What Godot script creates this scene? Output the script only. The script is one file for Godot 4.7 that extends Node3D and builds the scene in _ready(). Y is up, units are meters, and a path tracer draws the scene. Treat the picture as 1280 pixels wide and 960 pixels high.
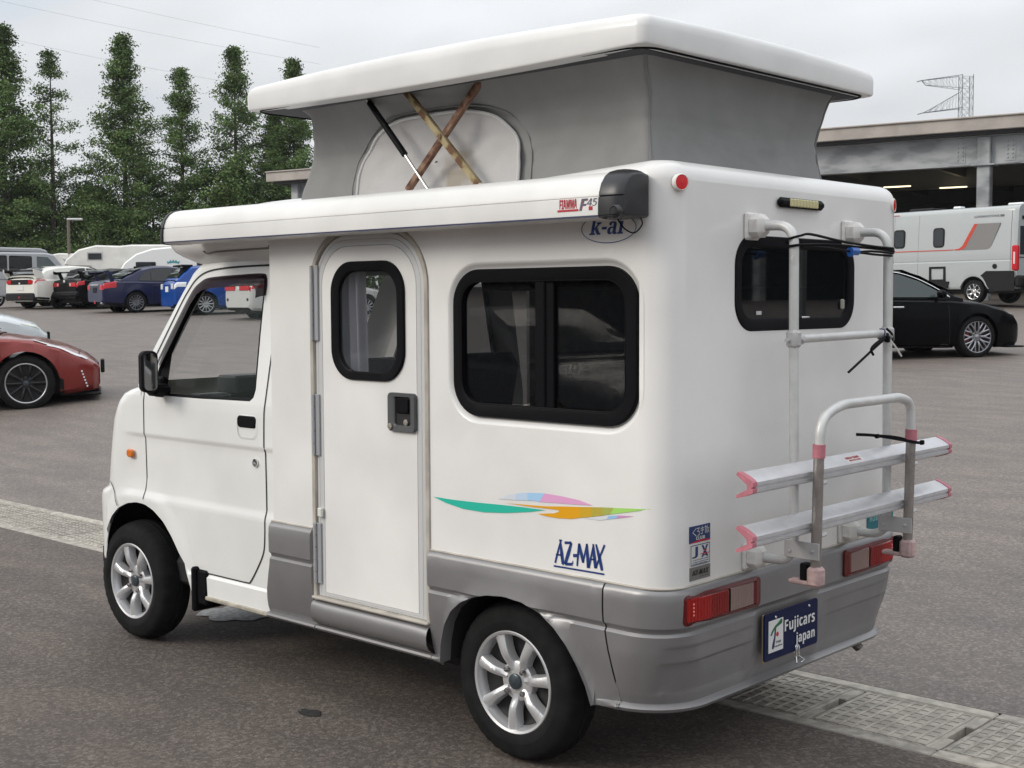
extends Node3D

# ---------------------------------------------------------------- mesh builder
class MB:
	var t := PackedVector3Array()

	func tri(a: Vector3, b: Vector3, c: Vector3):
		t.append(a); t.append(b); t.append(c)

	func quad(a: Vector3, b: Vector3, c: Vector3, d: Vector3):
		tri(a, b, c); tri(a, c, d)

	func strip(A: PackedVector3Array, B: PackedVector3Array, closed := false):
		var n := A.size()
		for i in (n if closed else n - 1):
			var j := (i + 1) % n
			if A[i].distance_squared_to(A[j]) > 1e-12: tri(A[i], A[j], B[j])
			if B[i].distance_squared_to(B[j]) > 1e-12: tri(A[i], B[j], B[i])

	func rows(R: Array, closed := false):
		for i in R.size() - 1: strip(R[i], R[i + 1], closed)

	func fan(P: PackedVector3Array, flip := false):
		var c := Vector3.ZERO
		for p in P: c += p
		c /= P.size()
		for i in P.size():
			var j := (i + 1) % P.size()
			if flip: tri(c, P[j], P[i])
			else: tri(c, P[i], P[j])

	func poly(p: PackedVector2Array, f: Callable):          # a filled outline, each 2D point placed by f
		var ix := Geometry2D.triangulate_polygon(p)
		for k in range(0, ix.size(), 3): tri(f.call(p[ix[k]]), f.call(p[ix[k + 1]]), f.call(p[ix[k + 2]]))

	func tube(path: Array, r, n := 10, closed := false, caps := true):
		var m := path.size()
		var R := []
		var u := Vector3.ZERO
		for i in m:
			var a: Vector3 = path[(i - 1 + m) % m] if (closed or i > 0) else path[i]
			var b: Vector3 = path[(i + 1) % m] if (closed or i < m - 1) else path[i]
			var d := (b - a).normalized()
			if u == Vector3.ZERO: u = d.cross(Vector3.UP if absf(d.y) < 0.9 else Vector3.RIGHT).normalized()
			u = (u - d * u.dot(d)).normalized()
			var w := d.cross(u)
			var rr: float = r[i] if r is Array else r
			var ring := PackedVector3Array()
			for k in n: ring.append(path[i] + (u * cos(TAU * k / n) + w * sin(TAU * k / n)) * rr)
			R.append(ring)
		if closed: R.append(R[0])
		rows(R, true)
		if caps and not closed: fan(R[0]); fan(R[m - 1], true)

	func lathe(prof: Array, n: int, xf := Transform3D.IDENTITY, caps := false):   # Vector2(radius, along z)
		var R := []
		for p in prof:
			var ring := PackedVector3Array()
			for k in n: ring.append(xf * Vector3(p.x * cos(TAU * k / n), p.x * sin(TAU * k / n), p.y))
			R.append(ring)
		rows(R, true)
		if caps: fan(R[0], true); fan(R[R.size() - 1])

	func box(c: Vector3, s: Vector3, b := 0.0, xf := Transform3D.IDENTITY):
		var h := s / 2
		b = minf(b, minf(h.x, minf(h.y, h.z)) * 0.95)
		var g := func(sx, sy, sz, ax):
			return xf * (c + Vector3(sx * (h.x - (0.0 if ax == 0 else b)), sy * (h.y - (0.0 if ax == 1 else b)), sz * (h.z - (0.0 if ax == 2 else b))))
		for s1 in [-1, 1]:
			quad(g.call(s1, -1, -1, 0), g.call(s1, 1, -1, 0), g.call(s1, 1, 1, 0), g.call(s1, -1, 1, 0)) if s1 < 0 else quad(g.call(s1, -1, 1, 0), g.call(s1, 1, 1, 0), g.call(s1, 1, -1, 0), g.call(s1, -1, -1, 0))
			quad(g.call(-1, s1, -1, 1), g.call(-1, s1, 1, 1), g.call(1, s1, 1, 1), g.call(1, s1, -1, 1)) if s1 < 0 else quad(g.call(1, s1, -1, 1), g.call(1, s1, 1, 1), g.call(-1, s1, 1, 1), g.call(-1, s1, -1, 1))
			quad(g.call(-1, -1, s1, 2), g.call(1, -1, s1, 2), g.call(1, 1, s1, 2), g.call(-1, 1, s1, 2)) if s1 < 0 else quad(g.call(-1, 1, s1, 2), g.call(1, 1, s1, 2), g.call(1, -1, s1, 2), g.call(-1, -1, s1, 2))
		if b <= 0.0: return
		for a in [-1, 1]:
			for e in [-1, 1]:
				var f: int = a * e
				if f > 0:
					quad(g.call(a, e, -1, 0), g.call(a, e, -1, 1), g.call(a, e, 1, 1), g.call(a, e, 1, 0))
					quad(g.call(-1, a, e, 1), g.call(-1, a, e, 2), g.call(1, a, e, 2), g.call(1, a, e, 1))
					quad(g.call(e, -1, a, 2), g.call(e, -1, a, 0), g.call(e, 1, a, 0), g.call(e, 1, a, 2))
				else:
					quad(g.call(a, e, 1, 0), g.call(a, e, 1, 1), g.call(a, e, -1, 1), g.call(a, e, -1, 0))
					quad(g.call(1, a, e, 1), g.call(1, a, e, 2), g.call(-1, a, e, 2), g.call(-1, a, e, 1))
					quad(g.call(e, 1, a, 2), g.call(e, 1, a, 0), g.call(e, -1, a, 0), g.call(e, -1, a, 2))
				for q in [-1, 1]:
					if f * q > 0: tri(g.call(a, e, q, 0), g.call(a, e, q, 1), g.call(a, e, q, 2))
					else: tri(g.call(a, e, q, 2), g.call(a, e, q, 1), g.call(a, e, q, 0))

	func prism(p: PackedVector2Array, z0: float, z1: float, xf := Transform3D.IDENTITY, bev := 0.0):   # outline in xy, thickness along z
		if Geometry2D.is_polygon_clockwise(p): p.reverse()
		var q := p
		if bev > 0.0:
			q = PackedVector2Array()
			var n := p.size()
			for i in n:
				var d1 := (p[i] - p[(i - 1 + n) % n]).normalized()
				var d2 := (p[(i + 1) % n] - p[i]).normalized()
				var nn := (Vector2(-d1.y, d1.x) + Vector2(-d2.y, d2.x))
				q.append(p[i] + nn / maxf(0.5, nn.length_squared() / 2) / 1.0 * bev)
		var ring := func(o, z):
			var r := PackedVector3Array()
			for v in o: r.append(xf * Vector3(v.x, v.y, z))
			return r
		if bev > 0.0: rows([ring.call(q, z0), ring.call(p, z0 + bev), ring.call(p, z1 - bev), ring.call(q, z1)], true)
		else: rows([ring.call(p, z0), ring.call(p, z1)], true)
		var ix := Geometry2D.triangulate_polygon(q)
		for k in range(0, ix.size(), 3):
			for z in [z0, z1]:
				var a := xf * Vector3(q[ix[k]].x, q[ix[k]].y, z)
				var b := xf * Vector3(q[ix[k + 1]].x, q[ix[k + 1]].y, z)
				var c := xf * Vector3(q[ix[k + 2]].x, q[ix[k + 2]].y, z)
				if z == z1: tri(a, c, b)
				else: tri(a, b, c)

	func mirror_z(z0: float):
		var n := t.size()
		for k in range(0, n, 3):
			for j in [0, 2, 1]: t.append(Vector3(t[k + j].x, t[k + j].y, 2 * z0 - t[k + j].z))

	func mesh(m: Material, angle := 42.0) -> ArrayMesh:
		var n := t.size() / 3
		var fn := PackedVector3Array(); fn.resize(n)
		var fu := PackedVector3Array(); fu.resize(n)
		var at := {}
		var keys := []
		for i in n:
			var a := t[3 * i]
			var v := (t[3 * i + 2] - a).cross(t[3 * i + 1] - a)
			fn[i] = v; fu[i] = v.normalized()
			for k in 3:
				var p := t[3 * i + k]
				var key := Vector3i((p * 8000.0).round())
				keys.append(key)
				if at.has(key): at[key].append(i)
				else: at[key] = [i]
		var co := cos(deg_to_rad(angle))
		var nm := PackedVector3Array(); nm.resize(3 * n)
		for i in n:
			for k in 3:
				var s := Vector3.ZERO
				var u := fu[i]
				for j in at[keys[3 * i + k]]:
					if u.dot(fu[j]) > co: s += fn[j]
				nm[3 * i + k] = s.normalized() if s.length_squared() > 0.0 else Vector3.UP
		var arr := []; arr.resize(Mesh.ARRAY_MAX)
		arr[Mesh.ARRAY_VERTEX] = t; arr[Mesh.ARRAY_NORMAL] = nm
		var am := ArrayMesh.new()
		am.add_surface_from_arrays(Mesh.PRIMITIVE_TRIANGLES, arr)
		am.surface_set_material(0, m)
		return am

# ---------------------------------------------------------------- naming and scene tree helpers
func numbered(called: String, parent: Node) -> String:
	if not parent.has_node(called): return called
	var k := 1
	while parent.has_node("%s_%03d" % [called, k]): k += 1
	return "%s_%03d" % [called, k]

func put(o: Node3D, called: String, parent: Node):
	o.name = numbered(called, parent)
	parent.add_child(o, true)
	return o

func obj(called: String, mb: MB, m: Material, parent: Node3D = self, angle := 42.0) -> MeshInstance3D:
	var o := MeshInstance3D.new()
	o.mesh = mb.mesh(m, angle)
	put(o, called, parent)
	if parent == van: o.position = -VB                              # the van's shapes are written in world metres
	return o

func tag(o: Node3D, label: String, category := "", group := "", kind := ""):
	if label: o.set_meta("label", label)
	if category: o.set_meta("category", category)
	if group: o.set_meta("group", group)
	if kind: o.set_meta("kind", kind)
	return o

func thing(called: String, label: String, category: String, at := Vector3.ZERO, turn := 0.0, group := "") -> Node3D:
	var o := Node3D.new()
	put(o, called, self)
	o.position = at; o.rotation.y = turn
	return tag(o, label, category, group)

func struct(called: String, mb: MB, m: Material, label: String, angle := 42.0) -> MeshInstance3D:
	return tag(obj(called, mb, m, self, angle), label, "", "", "structure")

# ---------------------------------------------------------------- materials (linear base colours)
func mat(r: float, g: float, b: float, rough := 0.6, metal := 0.0) -> StandardMaterial3D:
	var m := StandardMaterial3D.new()
	m.albedo_color = Color(r, g, b).linear_to_srgb()
	m.roughness = rough; m.metallic = metal
	m.cull_mode = BaseMaterial3D.CULL_DISABLED
	return m

func paint(r: float, g: float, b: float, rough := 0.3, coat := 0.5) -> StandardMaterial3D:
	var m := mat(r, g, b, rough)
	m.metallic_specular = 0.4
	m.clearcoat_enabled = true; m.clearcoat = coat; m.clearcoat_roughness = 0.08
	return m

func dull(m: StandardMaterial3D, spec: float) -> StandardMaterial3D:
	m.metallic_specular = spec
	return m

func pane(r: float, g: float, b: float, alpha: float) -> StandardMaterial3D:
	var m := mat(r, g, b, 0.02)
	m.transparency = BaseMaterial3D.TRANSPARENCY_ALPHA
	var c := m.albedo_color; c.a = alpha; m.albedo_color = c
	return m

func glow(r: float, g: float, b: float, e: float) -> StandardMaterial3D:
	var m := mat(r * 0.5, g * 0.5, b * 0.5, 0.5)
	m.emission_enabled = true; m.emission = Color(r, g, b).linear_to_srgb(); m.emission_energy_multiplier = e
	return m

func noise(freq: float, octaves := 4, sd := 1, kind := FastNoiseLite.TYPE_SIMPLEX_SMOOTH) -> FastNoiseLite:
	var n := FastNoiseLite.new()
	n.noise_type = kind; n.frequency = freq; n.seed = sd; n.fractal_octaves = octaves
	return n

func tex(n: FastNoiseLite, lo: Color, hi: Color, size := 512, mid := Color(0, 0, 0, 0), l := 0.25, h := 0.75) -> NoiseTexture2D:
	var t := NoiseTexture2D.new()
	t.width = size; t.height = size; t.seamless = true; t.noise = n
	var g := Gradient.new()
	g.offsets = PackedFloat32Array([l, h]) if mid.a == 0.0 else PackedFloat32Array([l, (l + h) / 2, h])
	g.colors = PackedColorArray([lo, hi]) if mid.a == 0.0 else PackedColorArray([lo, mid, hi])
	t.color_ramp = g
	return t

func grain(m: StandardMaterial3D, n: FastNoiseLite, lo: float, hi: float, metres: float, size := 512, l := 0.25, h := 0.75) -> StandardMaterial3D:   # tone variation over the surface
	m.albedo_texture = tex(n, Color(lo, lo, lo), Color(hi, hi, hi), size, Color(0, 0, 0, 0), l, h)
	m.uv1_triplanar = true; m.uv1_world_triplanar = true
	m.uv1_scale = Vector3.ONE / metres
	return m

func relief(m: StandardMaterial3D, n: FastNoiseLite, cm: float, size := 512) -> StandardMaterial3D:
	m.heightmap_enabled = true; m.heightmap_scale = cm
	m.heightmap_texture = tex(n, Color.BLACK, Color.WHITE, size, Color(0, 0, 0, 0), 0.0, 1.0)
	return m

var fonts := {}
func font(called: String, bold := false) -> SystemFont:
	var k := called + str(bold)
	if not fonts.has(k):
		var f := SystemFont.new()
		f.font_names = PackedStringArray([called]); f.font_weight = 700 if bold else 400
		fonts[k] = f
	return fonts[k]

# lettering whose box is w by h metres, centred at o, running along right, standing along up
func words(s: String, f: Font, w: float, h: float, o: Vector3, right: Vector3, up: Vector3, m: Material, parent: Node3D, slant := 0.0, called := "lettering") -> MeshInstance3D:
	var tm := TextMesh.new()
	tm.text = s; tm.font = f; tm.font_size = 64; tm.pixel_size = 0.01; tm.depth = 0.02; tm.curve_step = 1.0
	tm.material = m
	var n := MeshInstance3D.new()
	n.mesh = tm
	put(n, called, parent)
	var ab := tm.get_aabb()
	var sx := w / maxf(ab.size.x, 0.01)
	var sy := h / maxf(ab.size.y, 0.01)
	right = right.normalized(); up = up.normalized()
	var c := ab.get_center()
	var b := Basis(right * sx, up * sy + right * slant * sy, right.cross(up) * 0.03)
	n.transform = Transform3D(b, o - b * Vector3(c.x, c.y, 0))
	if parent == van: n.position -= VB
	return n

# ---------------------------------------------------------------- outlines
func rr(cx: float, cy: float, w: float, h: float, r: float, n := 8) -> PackedVector2Array:
	var p := PackedVector2Array()
	for q in 4:
		var c := Vector2(cx + (w / 2 - r) * [1, -1, -1, 1][q], cy + (h / 2 - r) * [1, 1, -1, -1][q])
		for k in n + 1: p.append(c + Vector2.from_angle(PI / 2 * (q + float(k) / n)) * r)
	return p

func lift(p: PackedVector2Array, f: Callable) -> PackedVector3Array:
	var r := PackedVector3Array()
	for v in p: r.append(f.call(v))
	return r

func ray_hit(p: PackedVector2Array, c: Vector2, d: Vector2) -> float:
	var best := 0.0
	for i in p.size():
		var a := p[i] - c
		var e := p[(i + 1) % p.size()] - p[i]
		var det := d.x * -e.y + e.x * d.y
		if absf(det) < 1e-12: continue
		var tt := (a.x * -e.y + e.x * a.y) / det
		var ss := (d.x * a.y - d.y * a.x) / det
		if ss >= -1e-6 and ss <= 1.000001 and tt > best: best = tt
	return best

# a panel between an outer outline and the outline of the opening in it (both star-shaped about c)
func holed(mb: MB, outer: PackedVector2Array, inner: PackedVector2Array, c: Vector2, f: Callable, steps := 1):
	var an := []
	for p in outer: an.append((p - c).angle())
	for p in inner: an.append((p - c).angle())
	an.sort()
	var R := []
	for s in steps + 1: R.append(PackedVector3Array())
	for a in an:
		var d := Vector2.from_angle(a)
		var r0 := ray_hit(outer, c, d)
		var r1 := ray_hit(inner, c, d)
		for s in steps + 1: R[s].append(f.call(c + d * lerpf(r0, r1, float(s) / steps)))
	mb.rows(R, true)

func smooth_path(p: Array, n := 6) -> Array:           # Catmull-Rom through the points
	var o := []
	for i in p.size() - 1:
		var a = p[maxi(i - 1, 0)]; var b = p[i]; var c = p[i + 1]; var d = p[mini(i + 2, p.size() - 1)]
		for k in n:
			var t := float(k) / n
			o.append(0.5 * ((2 * b) + (c - a) * t + (2 * a - 5 * b + 4 * c - d) * t * t + (3 * b - a - 3 * c + d) * t * t * t))
	o.append(p[p.size() - 1])
	return o

func bend(p: Array, r: float, n := 5) -> Array:          # a bent pipe: corners of the path rounded to radius r
	var o := [p[0]]
	for i in range(1, p.size() - 1):
		var d1: Vector3 = p[i - 1] - p[i]
		var d2: Vector3 = p[i + 1] - p[i]
		var q := minf(r, minf(d1.length(), d2.length()) * 0.49)
		var a: Vector3 = p[i] + d1.normalized() * q
		var b: Vector3 = p[i] + d2.normalized() * q
		for k in n + 1:
			var t := float(k) / n
			o.append(a.lerp(p[i], t).lerp(p[i].lerp(b, t), t))
	o.append(p[p.size() - 1])
	return o

func table(x: float, T: Array) -> float:                  # piecewise linear lookup, T = [[x, y], ...] rising in x
	if x <= T[0][0]: return T[0][1]
	for i in T.size() - 1:
		if x <= T[i + 1][0]: return lerpf(T[i][1], T[i + 1][1], (x - T[i][0]) / (T[i + 1][0] - T[i][0]))
	return T[T.size() - 1][1]

# the yard is level up to the drain and climbs gently beyond it
func ground_y(x: float, z: float) -> float:
	var d := clampf(-z - 1.62, 0.0, 45.0)
	return 0.033 * d + 0.0222 * clampf(-x - 4.0, 0.0, 36.0) * smoothstep(0.0, 5.0, d)

# ---------------------------------------------------------------- the scene
var M := {}
var van: Node3D

func _ready():
	# camera
	var cam := Camera3D.new()
	cam.name = "camera"
	cam.position = Vector3(2.2238, 1.5298, 3.0570)
	cam.basis = Basis(Vector3(0.73339644, -0.00484125, -0.67978395), Vector3(-0.0399733, 0.99793727, -0.05023293), Vector3(0.67862493, 0.06401386, 0.73169012)).orthonormalized()
	cam.fov = 32.92
	cam.near = 0.05; cam.far = 1500.0
	var at := CameraAttributesPhysical.new()
	cam.current = true
	add_child(cam)
	# overcast sky, brighter overhead than near the horizon
	var env := Environment.new()
	env.background_mode = Environment.BG_SKY
	env.sky = Sky.new()
	env.sky.sky_material = overcast()
	env.background_energy_multiplier = 1.0
	env.tonemap_mode = Environment.TONE_MAPPER_LINEAR
	env.tonemap_exposure = 1.12
	env.sdfgi_enabled = true; env.ssao_enabled = true; env.ssil_enabled = true
	env.fog_enabled = true; env.fog_density = 0.0002; env.fog_light_color = Color(0.86, 0.88, 0.9)
	var we := WorldEnvironment.new()
	we.name = "environment"; we.environment = env
	add_child(we)
	# the sun behind thick cloud
	var sun := DirectionalLight3D.new()
	sun.name = "sun"
	sun.light_color = Color(1.0, 0.97, 0.92)
	sun.light_energy = 0.5
	sun.light_angular_distance = 24.0
	sun.shadow_enabled = true
	sun.look_at_from_position(Vector3(-4.0, 4.6, 7.0), Vector3.ZERO, Vector3.UP)
	add_child(sun)

	make_materials()
	build_ground()
	build_gutter()
	build_deck()
	build_far_side()
	build_trees()
	build_pylon()
	build_van()
	build_cars()

func overcast() -> PanoramaSkyMaterial:
	var w := 1024
	var h := 512
	var img := Image.create(w, h, false, Image.FORMAT_RGBF)
	var n1 := noise(1.6, 5, 11)
	var n2 := noise(4.5, 4, 23)
	for j in h:
		var el := PI / 2 - PI * (j + 0.5) / h
		for i in w:
			var az := TAU * (i + 0.5) / w
			var d := Vector3(sin(az) * cos(el), sin(el), -cos(az) * cos(el))
			var up := maxf(d.y, 0.0)
			var l := SKY_LOW + SKY_GAIN * pow(up, 1.1)
			# cloud sheets at one height: stretched towards the horizon
			var p := d / (up + 0.16) * 0.55
			var c := n1.get_noise_3d(p.x, p.z, 3.0) + 0.45 * n2.get_noise_3d(p.x * 0.6, p.z * 1.7, 9.0)
			c = clampf(c * 1.1, -1.0, 1.0)
			l *= 1.0 + 0.17 * c
			var thin := smoothstep(0.15, 0.7, -c)          # thinner cloud lets some blue through
			var col := Color(0.955, 0.985, 1.02).lerp(Color(0.84, 0.94, 1.06), thin * 0.8) * l
			if d.y < 0.0: col = Color(0.17, 0.165, 0.16)
			img.set_pixel(i, j, Color(col.r, col.g, col.b))
	var m := PanoramaSkyMaterial.new()
	m.panorama = ImageTexture.create_from_image(img)
	return m

const SKY_LOW := 0.595
const SKY_GAIN := 0.95

func make_materials():
	for k in 2:                                            # the near lane is newer and darker than the old, worn yard beyond the drain
		var a := mat(0.200, 0.167, 0.145, 0.86) if k == 0 else mat(0.296, 0.254, 0.224, 0.62)
		var stones := noise(0.105, 2, 5, FastNoiseLite.TYPE_CELLULAR)
		stones.cellular_return_type = FastNoiseLite.RETURN_CELL_VALUE
		stones.fractal_gain = 0.6
		a.albedo_texture = tex(stones, Color(0.64, 0.632, 0.628), Color(1, 1, 1), 1024, Color(0.76, 0.752, 0.747), 0.10, 1.0)
		a.uv1_triplanar = true; a.uv1_world_triplanar = true; a.uv1_scale = Vector3.ONE / 1.4
		relief(a, noise(0.105, 3, 5), 0.2, 1024)
		# wide, soft patches of wear over the fine stone
		a.detail_enabled = true
		a.detail_blend_mode = BaseMaterial3D.BLEND_MODE_MUL
		a.detail_albedo = tex(noise(0.02, 5, 8), Color(0.89, 0.89, 0.90), Color(1, 0.995, 0.99), 1024)
		a.detail_uv_layer = BaseMaterial3D.DETAIL_UV_2
		a.uv2_triplanar = true; a.uv2_world_triplanar = true; a.uv2_scale = Vector3(1.0 / 26.0, 1.0 / 13.0, 1.0 / 9.0)
		M["asphalt" if k == 0 else "asphalt_old"] = a
	M.concrete = grain(mat(0.42, 0.385, 0.335, 0.85), noise(0.03, 5, 3), 0.84, 1.0, 1.7)
	M.concrete_b = grain(mat(0.385, 0.355, 0.31, 0.85), noise(0.03, 5, 31), 0.82, 1.0, 1.3)
	M.concrete_c = grain(mat(0.45, 0.415, 0.36, 0.85), noise(0.03, 5, 37), 0.85, 1.0, 1.1)
	M.dark = mat(0.012, 0.012, 0.013, 0.7)
	M.black = dull(mat(0.006, 0.006, 0.0075, 0.55), 0.2)
	M.rubber = dull(grain(mat(0.014, 0.014, 0.0145, 0.85), noise(0.02, 3, 6), 0.8, 1.0, 0.4, 256), 0.3)
	M.alloy = mat(0.60, 0.60, 0.61, 0.38, 0.6)
	M.alloy_dark = mat(0.10, 0.10, 0.105, 0.35, 0.8)
	M.chrome = mat(0.7, 0.7, 0.7, 0.12, 1.0)

# ---------------------------------------------------------------- ground
func build_ground():
	var xs := []
	var x := -260.0
	while x < 260.0:
		xs.append(x)
		x += 20.0 if absf(x + 20.0) > 60.0 else 2.0
	xs.append(260.0)
	for part in 2:
		var zs := [60.0, 12.0, 4.0, 0.0, -1.02] if part == 0 else [-1.62, -1.9, -2.3, -2.8, -3.4, -4.2, -5.2, -6.6, -8.5, -11.0, -14.0, -18.0, -23.0, -30.0, -38.0, -46.0, -60.0, -120.0, -320.0]
		var b := MB.new()
		var R := []
		for z in zs:
			var r := PackedVector3Array()
			for xx in xs: r.append(Vector3(xx, ground_y(xx, z), z))
			R.append(r)
		b.rows(R)
		struct("car_park_ground" if part == 0 else "car_park_slope", b, M.asphalt if part == 0 else M.asphalt_old, ["near side of the grey asphalt yard under the camper van", "grey asphalt yard rising beyond the concrete drain"][part], 60.0)
	# the dark bed of the drain under its covers
	var bed := MB.new()
	bed.quad(Vector3(-60, -0.2, -1.62), Vector3(-60, -0.2, -1.02), Vector3(30, -0.2, -1.02), Vector3(30, -0.2, -1.62))
	for z in [-1.02, -1.62]: bed.quad(Vector3(-60, -0.2, z), Vector3(30, -0.2, z), Vector3(30, 0, z), Vector3(-60, 0, z))
	struct("drain_bed", bed, M.dark, "dark channel below the drain covers")
	# marks on the asphalt
	var rng := RandomNumberGenerator.new(); rng.seed = 4
	var spots := [[Vector3(-1.56, 0.004, 0.09), 0.055, Color(0.03, 0.028, 0.027), "small round dark oil spot on the asphalt in front of the step"], [Vector3(-3.06, 0.004, -0.66), 0.22, Color(0.46, 0.47, 0.49), "pale smear on the asphalt under the cab"]]
	for s in spots:
		var b := MB.new()
		var ring := PackedVector3Array()
		for k in 26:
			var r: float = s[1] * (0.75 + 0.4 * rng.randf()) * 1.0
			var e := Vector2(cos(TAU * k / 26), 0.62 * sin(TAU * k / 26))
			if s[1] > 0.2: e = Vector2(0.8 * e.x, 1.45 * e.y)
			ring.append(Vector3(s[0].x + r * e.x, ground_y(s[0].x, s[0].z) + 0.004, s[0].z + r * e.y))
		b.fan(ring)
		tag(obj("stain", b, grain(mat(s[2].r, s[2].g, s[2].b, 0.8), noise(0.05, 4, 2), 0.8, 1.0, 0.5, 256)), s[3], "", "", "structure")

func build_gutter():
	var root := Node3D.new()
	put(root, "drain", self)
	tag(root, "long concrete drain with ribbed covers crossing the yard under the van", "", "", "structure")
	# one cover: a slab with a hand slot at one end and rows of low pads cast into its top
	var variants := []
	for v in 3:
		var b := MB.new()
		var x0 := -0.247; var x1 := 0.247; var z0 := -0.218; var z1 := 0.218
		var sl0 := -0.075; var sl1 := 0.085; var sw := 0.035
		b.box(Vector3((x0 + x1 - sw) / 2, -0.045, 0), Vector3(x1 - x0 - sw, 0.088, z1 - z0), 0.004)
		b.box(Vector3(x1 - sw / 2 - 0.001, -0.045, (sl1 + z1) / 2), Vector3(sw - 0.002, 0.088, z1 - sl1), 0.003)
		b.box(Vector3(x1 - sw / 2 - 0.001, -0.045, (z0 + sl0) / 2), Vector3(sw - 0.002, 0.088, sl0 - z0), 0.003)
		# ribs of the waffle top: the cross ribs stand a little higher than the long ones
		for i in 10: b.box(Vector3(-0.228 + i * 0.0465, 0.0008, 0), Vector3(0.013, 0.0056, 0.42), 0.002)
		for j in 9: b.box(Vector3(-0.019, 0.0, -0.2 + j * 0.05), Vector3(0.43, 0.0040, 0.011), 0.0015)
		variants.append(b.mesh([M.concrete, M.concrete_b, M.concrete_c][v], 50.0))
	var rng := RandomNumberGenerator.new(); rng.seed = 77
	for k in range(-44, 8):
		var o := MeshInstance3D.new()
		o.mesh = variants[rng.randi() % 3]
		o.position = Vector3(0.34 - 0.25 + 0.5 * k, rng.randf_range(-0.003, 0.003), -1.32)
		o.rotation.y = 0.0
		o.rotation.z = rng.randf_range(-0.004, 0.004)
		put(o, "cover", root)
	var kerb := []
	for v in 2:
		var b := MB.new()
		b.box(Vector3(0, -0.1, 0), Vector3(0.994, 0.204, 0.072), 0.006)
		kerb.append(b.mesh([M.concrete_b, M.concrete_c][v], 50.0))
	for z in [-1.058, -1.582]:
		for k in range(-22, 4):
			var o := MeshInstance3D.new()
			o.mesh = kerb[rng.randi() % 2]
			o.position = Vector3(0.34 - 0.5 + k, rng.randf_range(-0.002, 0.002), z)
			put(o, "edging_stone", root)

# ---------------------------------------------------------------- the camper van (its shapes are written in world metres)
const VB := Vector3(-1.7, 0, -0.7375)

func plan(o: float, r: float, x_left: float, x_right: float, na := 10, nb := 2) -> PackedVector3Array:
	# left side, rear left corner, rear, rear right corner, right side; o = how far outside the body line
	var p := PackedVector3Array()
	for k in nb + 1: p.append(Vector3(lerpf(x_left, -r, float(k) / (nb + 1)), 0, o))
	for k in na + 1:
		var a := PI / 2 * k / na
		p.append(Vector3(-r + (r + o) * sin(a), 0, -r + (r + o) * cos(a)))
	for k in range(1, 42): p.append(Vector3(o, 0, lerpf(-r, -1.475 + r, k / 42.0)))
	for k in na + 1:
		var a := PI / 2 * k / na
		p.append(Vector3(-r + (r + o) * cos(a), 0, -1.475 + r - (r + o) * sin(a)))
	for k in range(1, nb + 2): p.append(Vector3(lerpf(-r, x_right, float(k) / (nb + 1)), 0, -1.475 - o))
	return p

func door_line(g: float) -> PackedVector2Array:          # outline of the entry door grown by g: square foot, round head
	var p := PackedVector2Array()
	var x0 := -1.601 - g; var x1 := -1.031 + g; var y0 := 0.428 - g * 0.4; var y1 := 1.758 + g; var r := 0.175 + g
	for k in 9: p.append(Vector2(lerpf(x0, x1, k / 9.0), y0))
	for k in 9: p.append(Vector2(x1, lerpf(y0, y1 - r, k / 9.0)))
	for k in 12: p.append(Vector2(x1 - r, y1 - r) + Vector2.from_angle(PI / 2 * k / 12.0) * r)
	for k in 5: p.append(Vector2(lerpf(x1 - r, x0 + r, k / 5.0), y1))
	for k in 12: p.append(Vector2(x0 + r, y1 - r) + Vector2.from_angle(PI / 2 + PI / 2 * k / 12.0) * r)
	for k in 9: p.append(Vector2(x0, lerpf(y1 - r, y0, k / 9.0)))
	return p

func side_at(z: float) -> Callable: return func(v): return Vector3(v.x, v.y, z)
func rear_at(x: float) -> Callable: return func(v): return Vector3(x, v.y, -v.x)   # v.x runs to the right as seen from behind

# a window: black moulded frame between outline a (outer) and b (inner), then the pane
func window_frame(mb: MB, a: PackedVector2Array, b: PackedVector2Array, place: Callable, base: float, top: float, seat: float):
	var mid := PackedVector2Array(); var mid2 := PackedVector2Array()
	for i in a.size(): mid.append(a[i].lerp(b[i], 0.07)); mid2.append(a[i].lerp(b[i], 0.84))
	var R := []
	for s in [[a, base], [a, top - 0.003], [mid, top], [mid2, top - 0.001], [b, top - 0.006], [b, seat]]: R.append(lift(s[0], place.call(s[1])))
	mb.rows(R, true)

func skirt_offset(y: float) -> float:
	return table(y, [[0.285, -0.05], [0.287, -0.004], [0.296, 0.004], [0.304, 0.001], [0.309, -0.016], [0.33, -0.008], [0.40, 0.006], [0.47, 0.014], [0.528, 0.015], [0.537, 0.007], [0.546, 0.008], [0.556, 0.019], [0.62, 0.020], [0.655, 0.018], [0.668, 0.011], [0.674, 0.001]])

const SKIRT_Y := [0.285, 0.287, 0.296, 0.304, 0.309, 0.33, 0.36, 0.40, 0.44, 0.47, 0.50, 0.528, 0.537, 0.546, 0.556, 0.59, 0.62, 0.655, 0.668, 0.674]

func rear_arch_y(x: float) -> float:       # height of the rear wheel arch edge over x, 0 outside it
	if x < -0.935 or x > -0.268: return 0.0
	var A := [[-0.935, 0.285], [-0.930, 0.36], [-0.912, 0.43], [-0.880, 0.483], [-0.835, 0.519], [-0.78, 0.545], [-0.71, 0.564], [-0.63, 0.572], [-0.55, 0.565], [-0.48, 0.541], [-0.42, 0.505], [-0.37, 0.458], [-0.325, 0.401], [-0.29, 0.342], [-0.268, 0.285]]
	return table(x, A)

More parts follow.
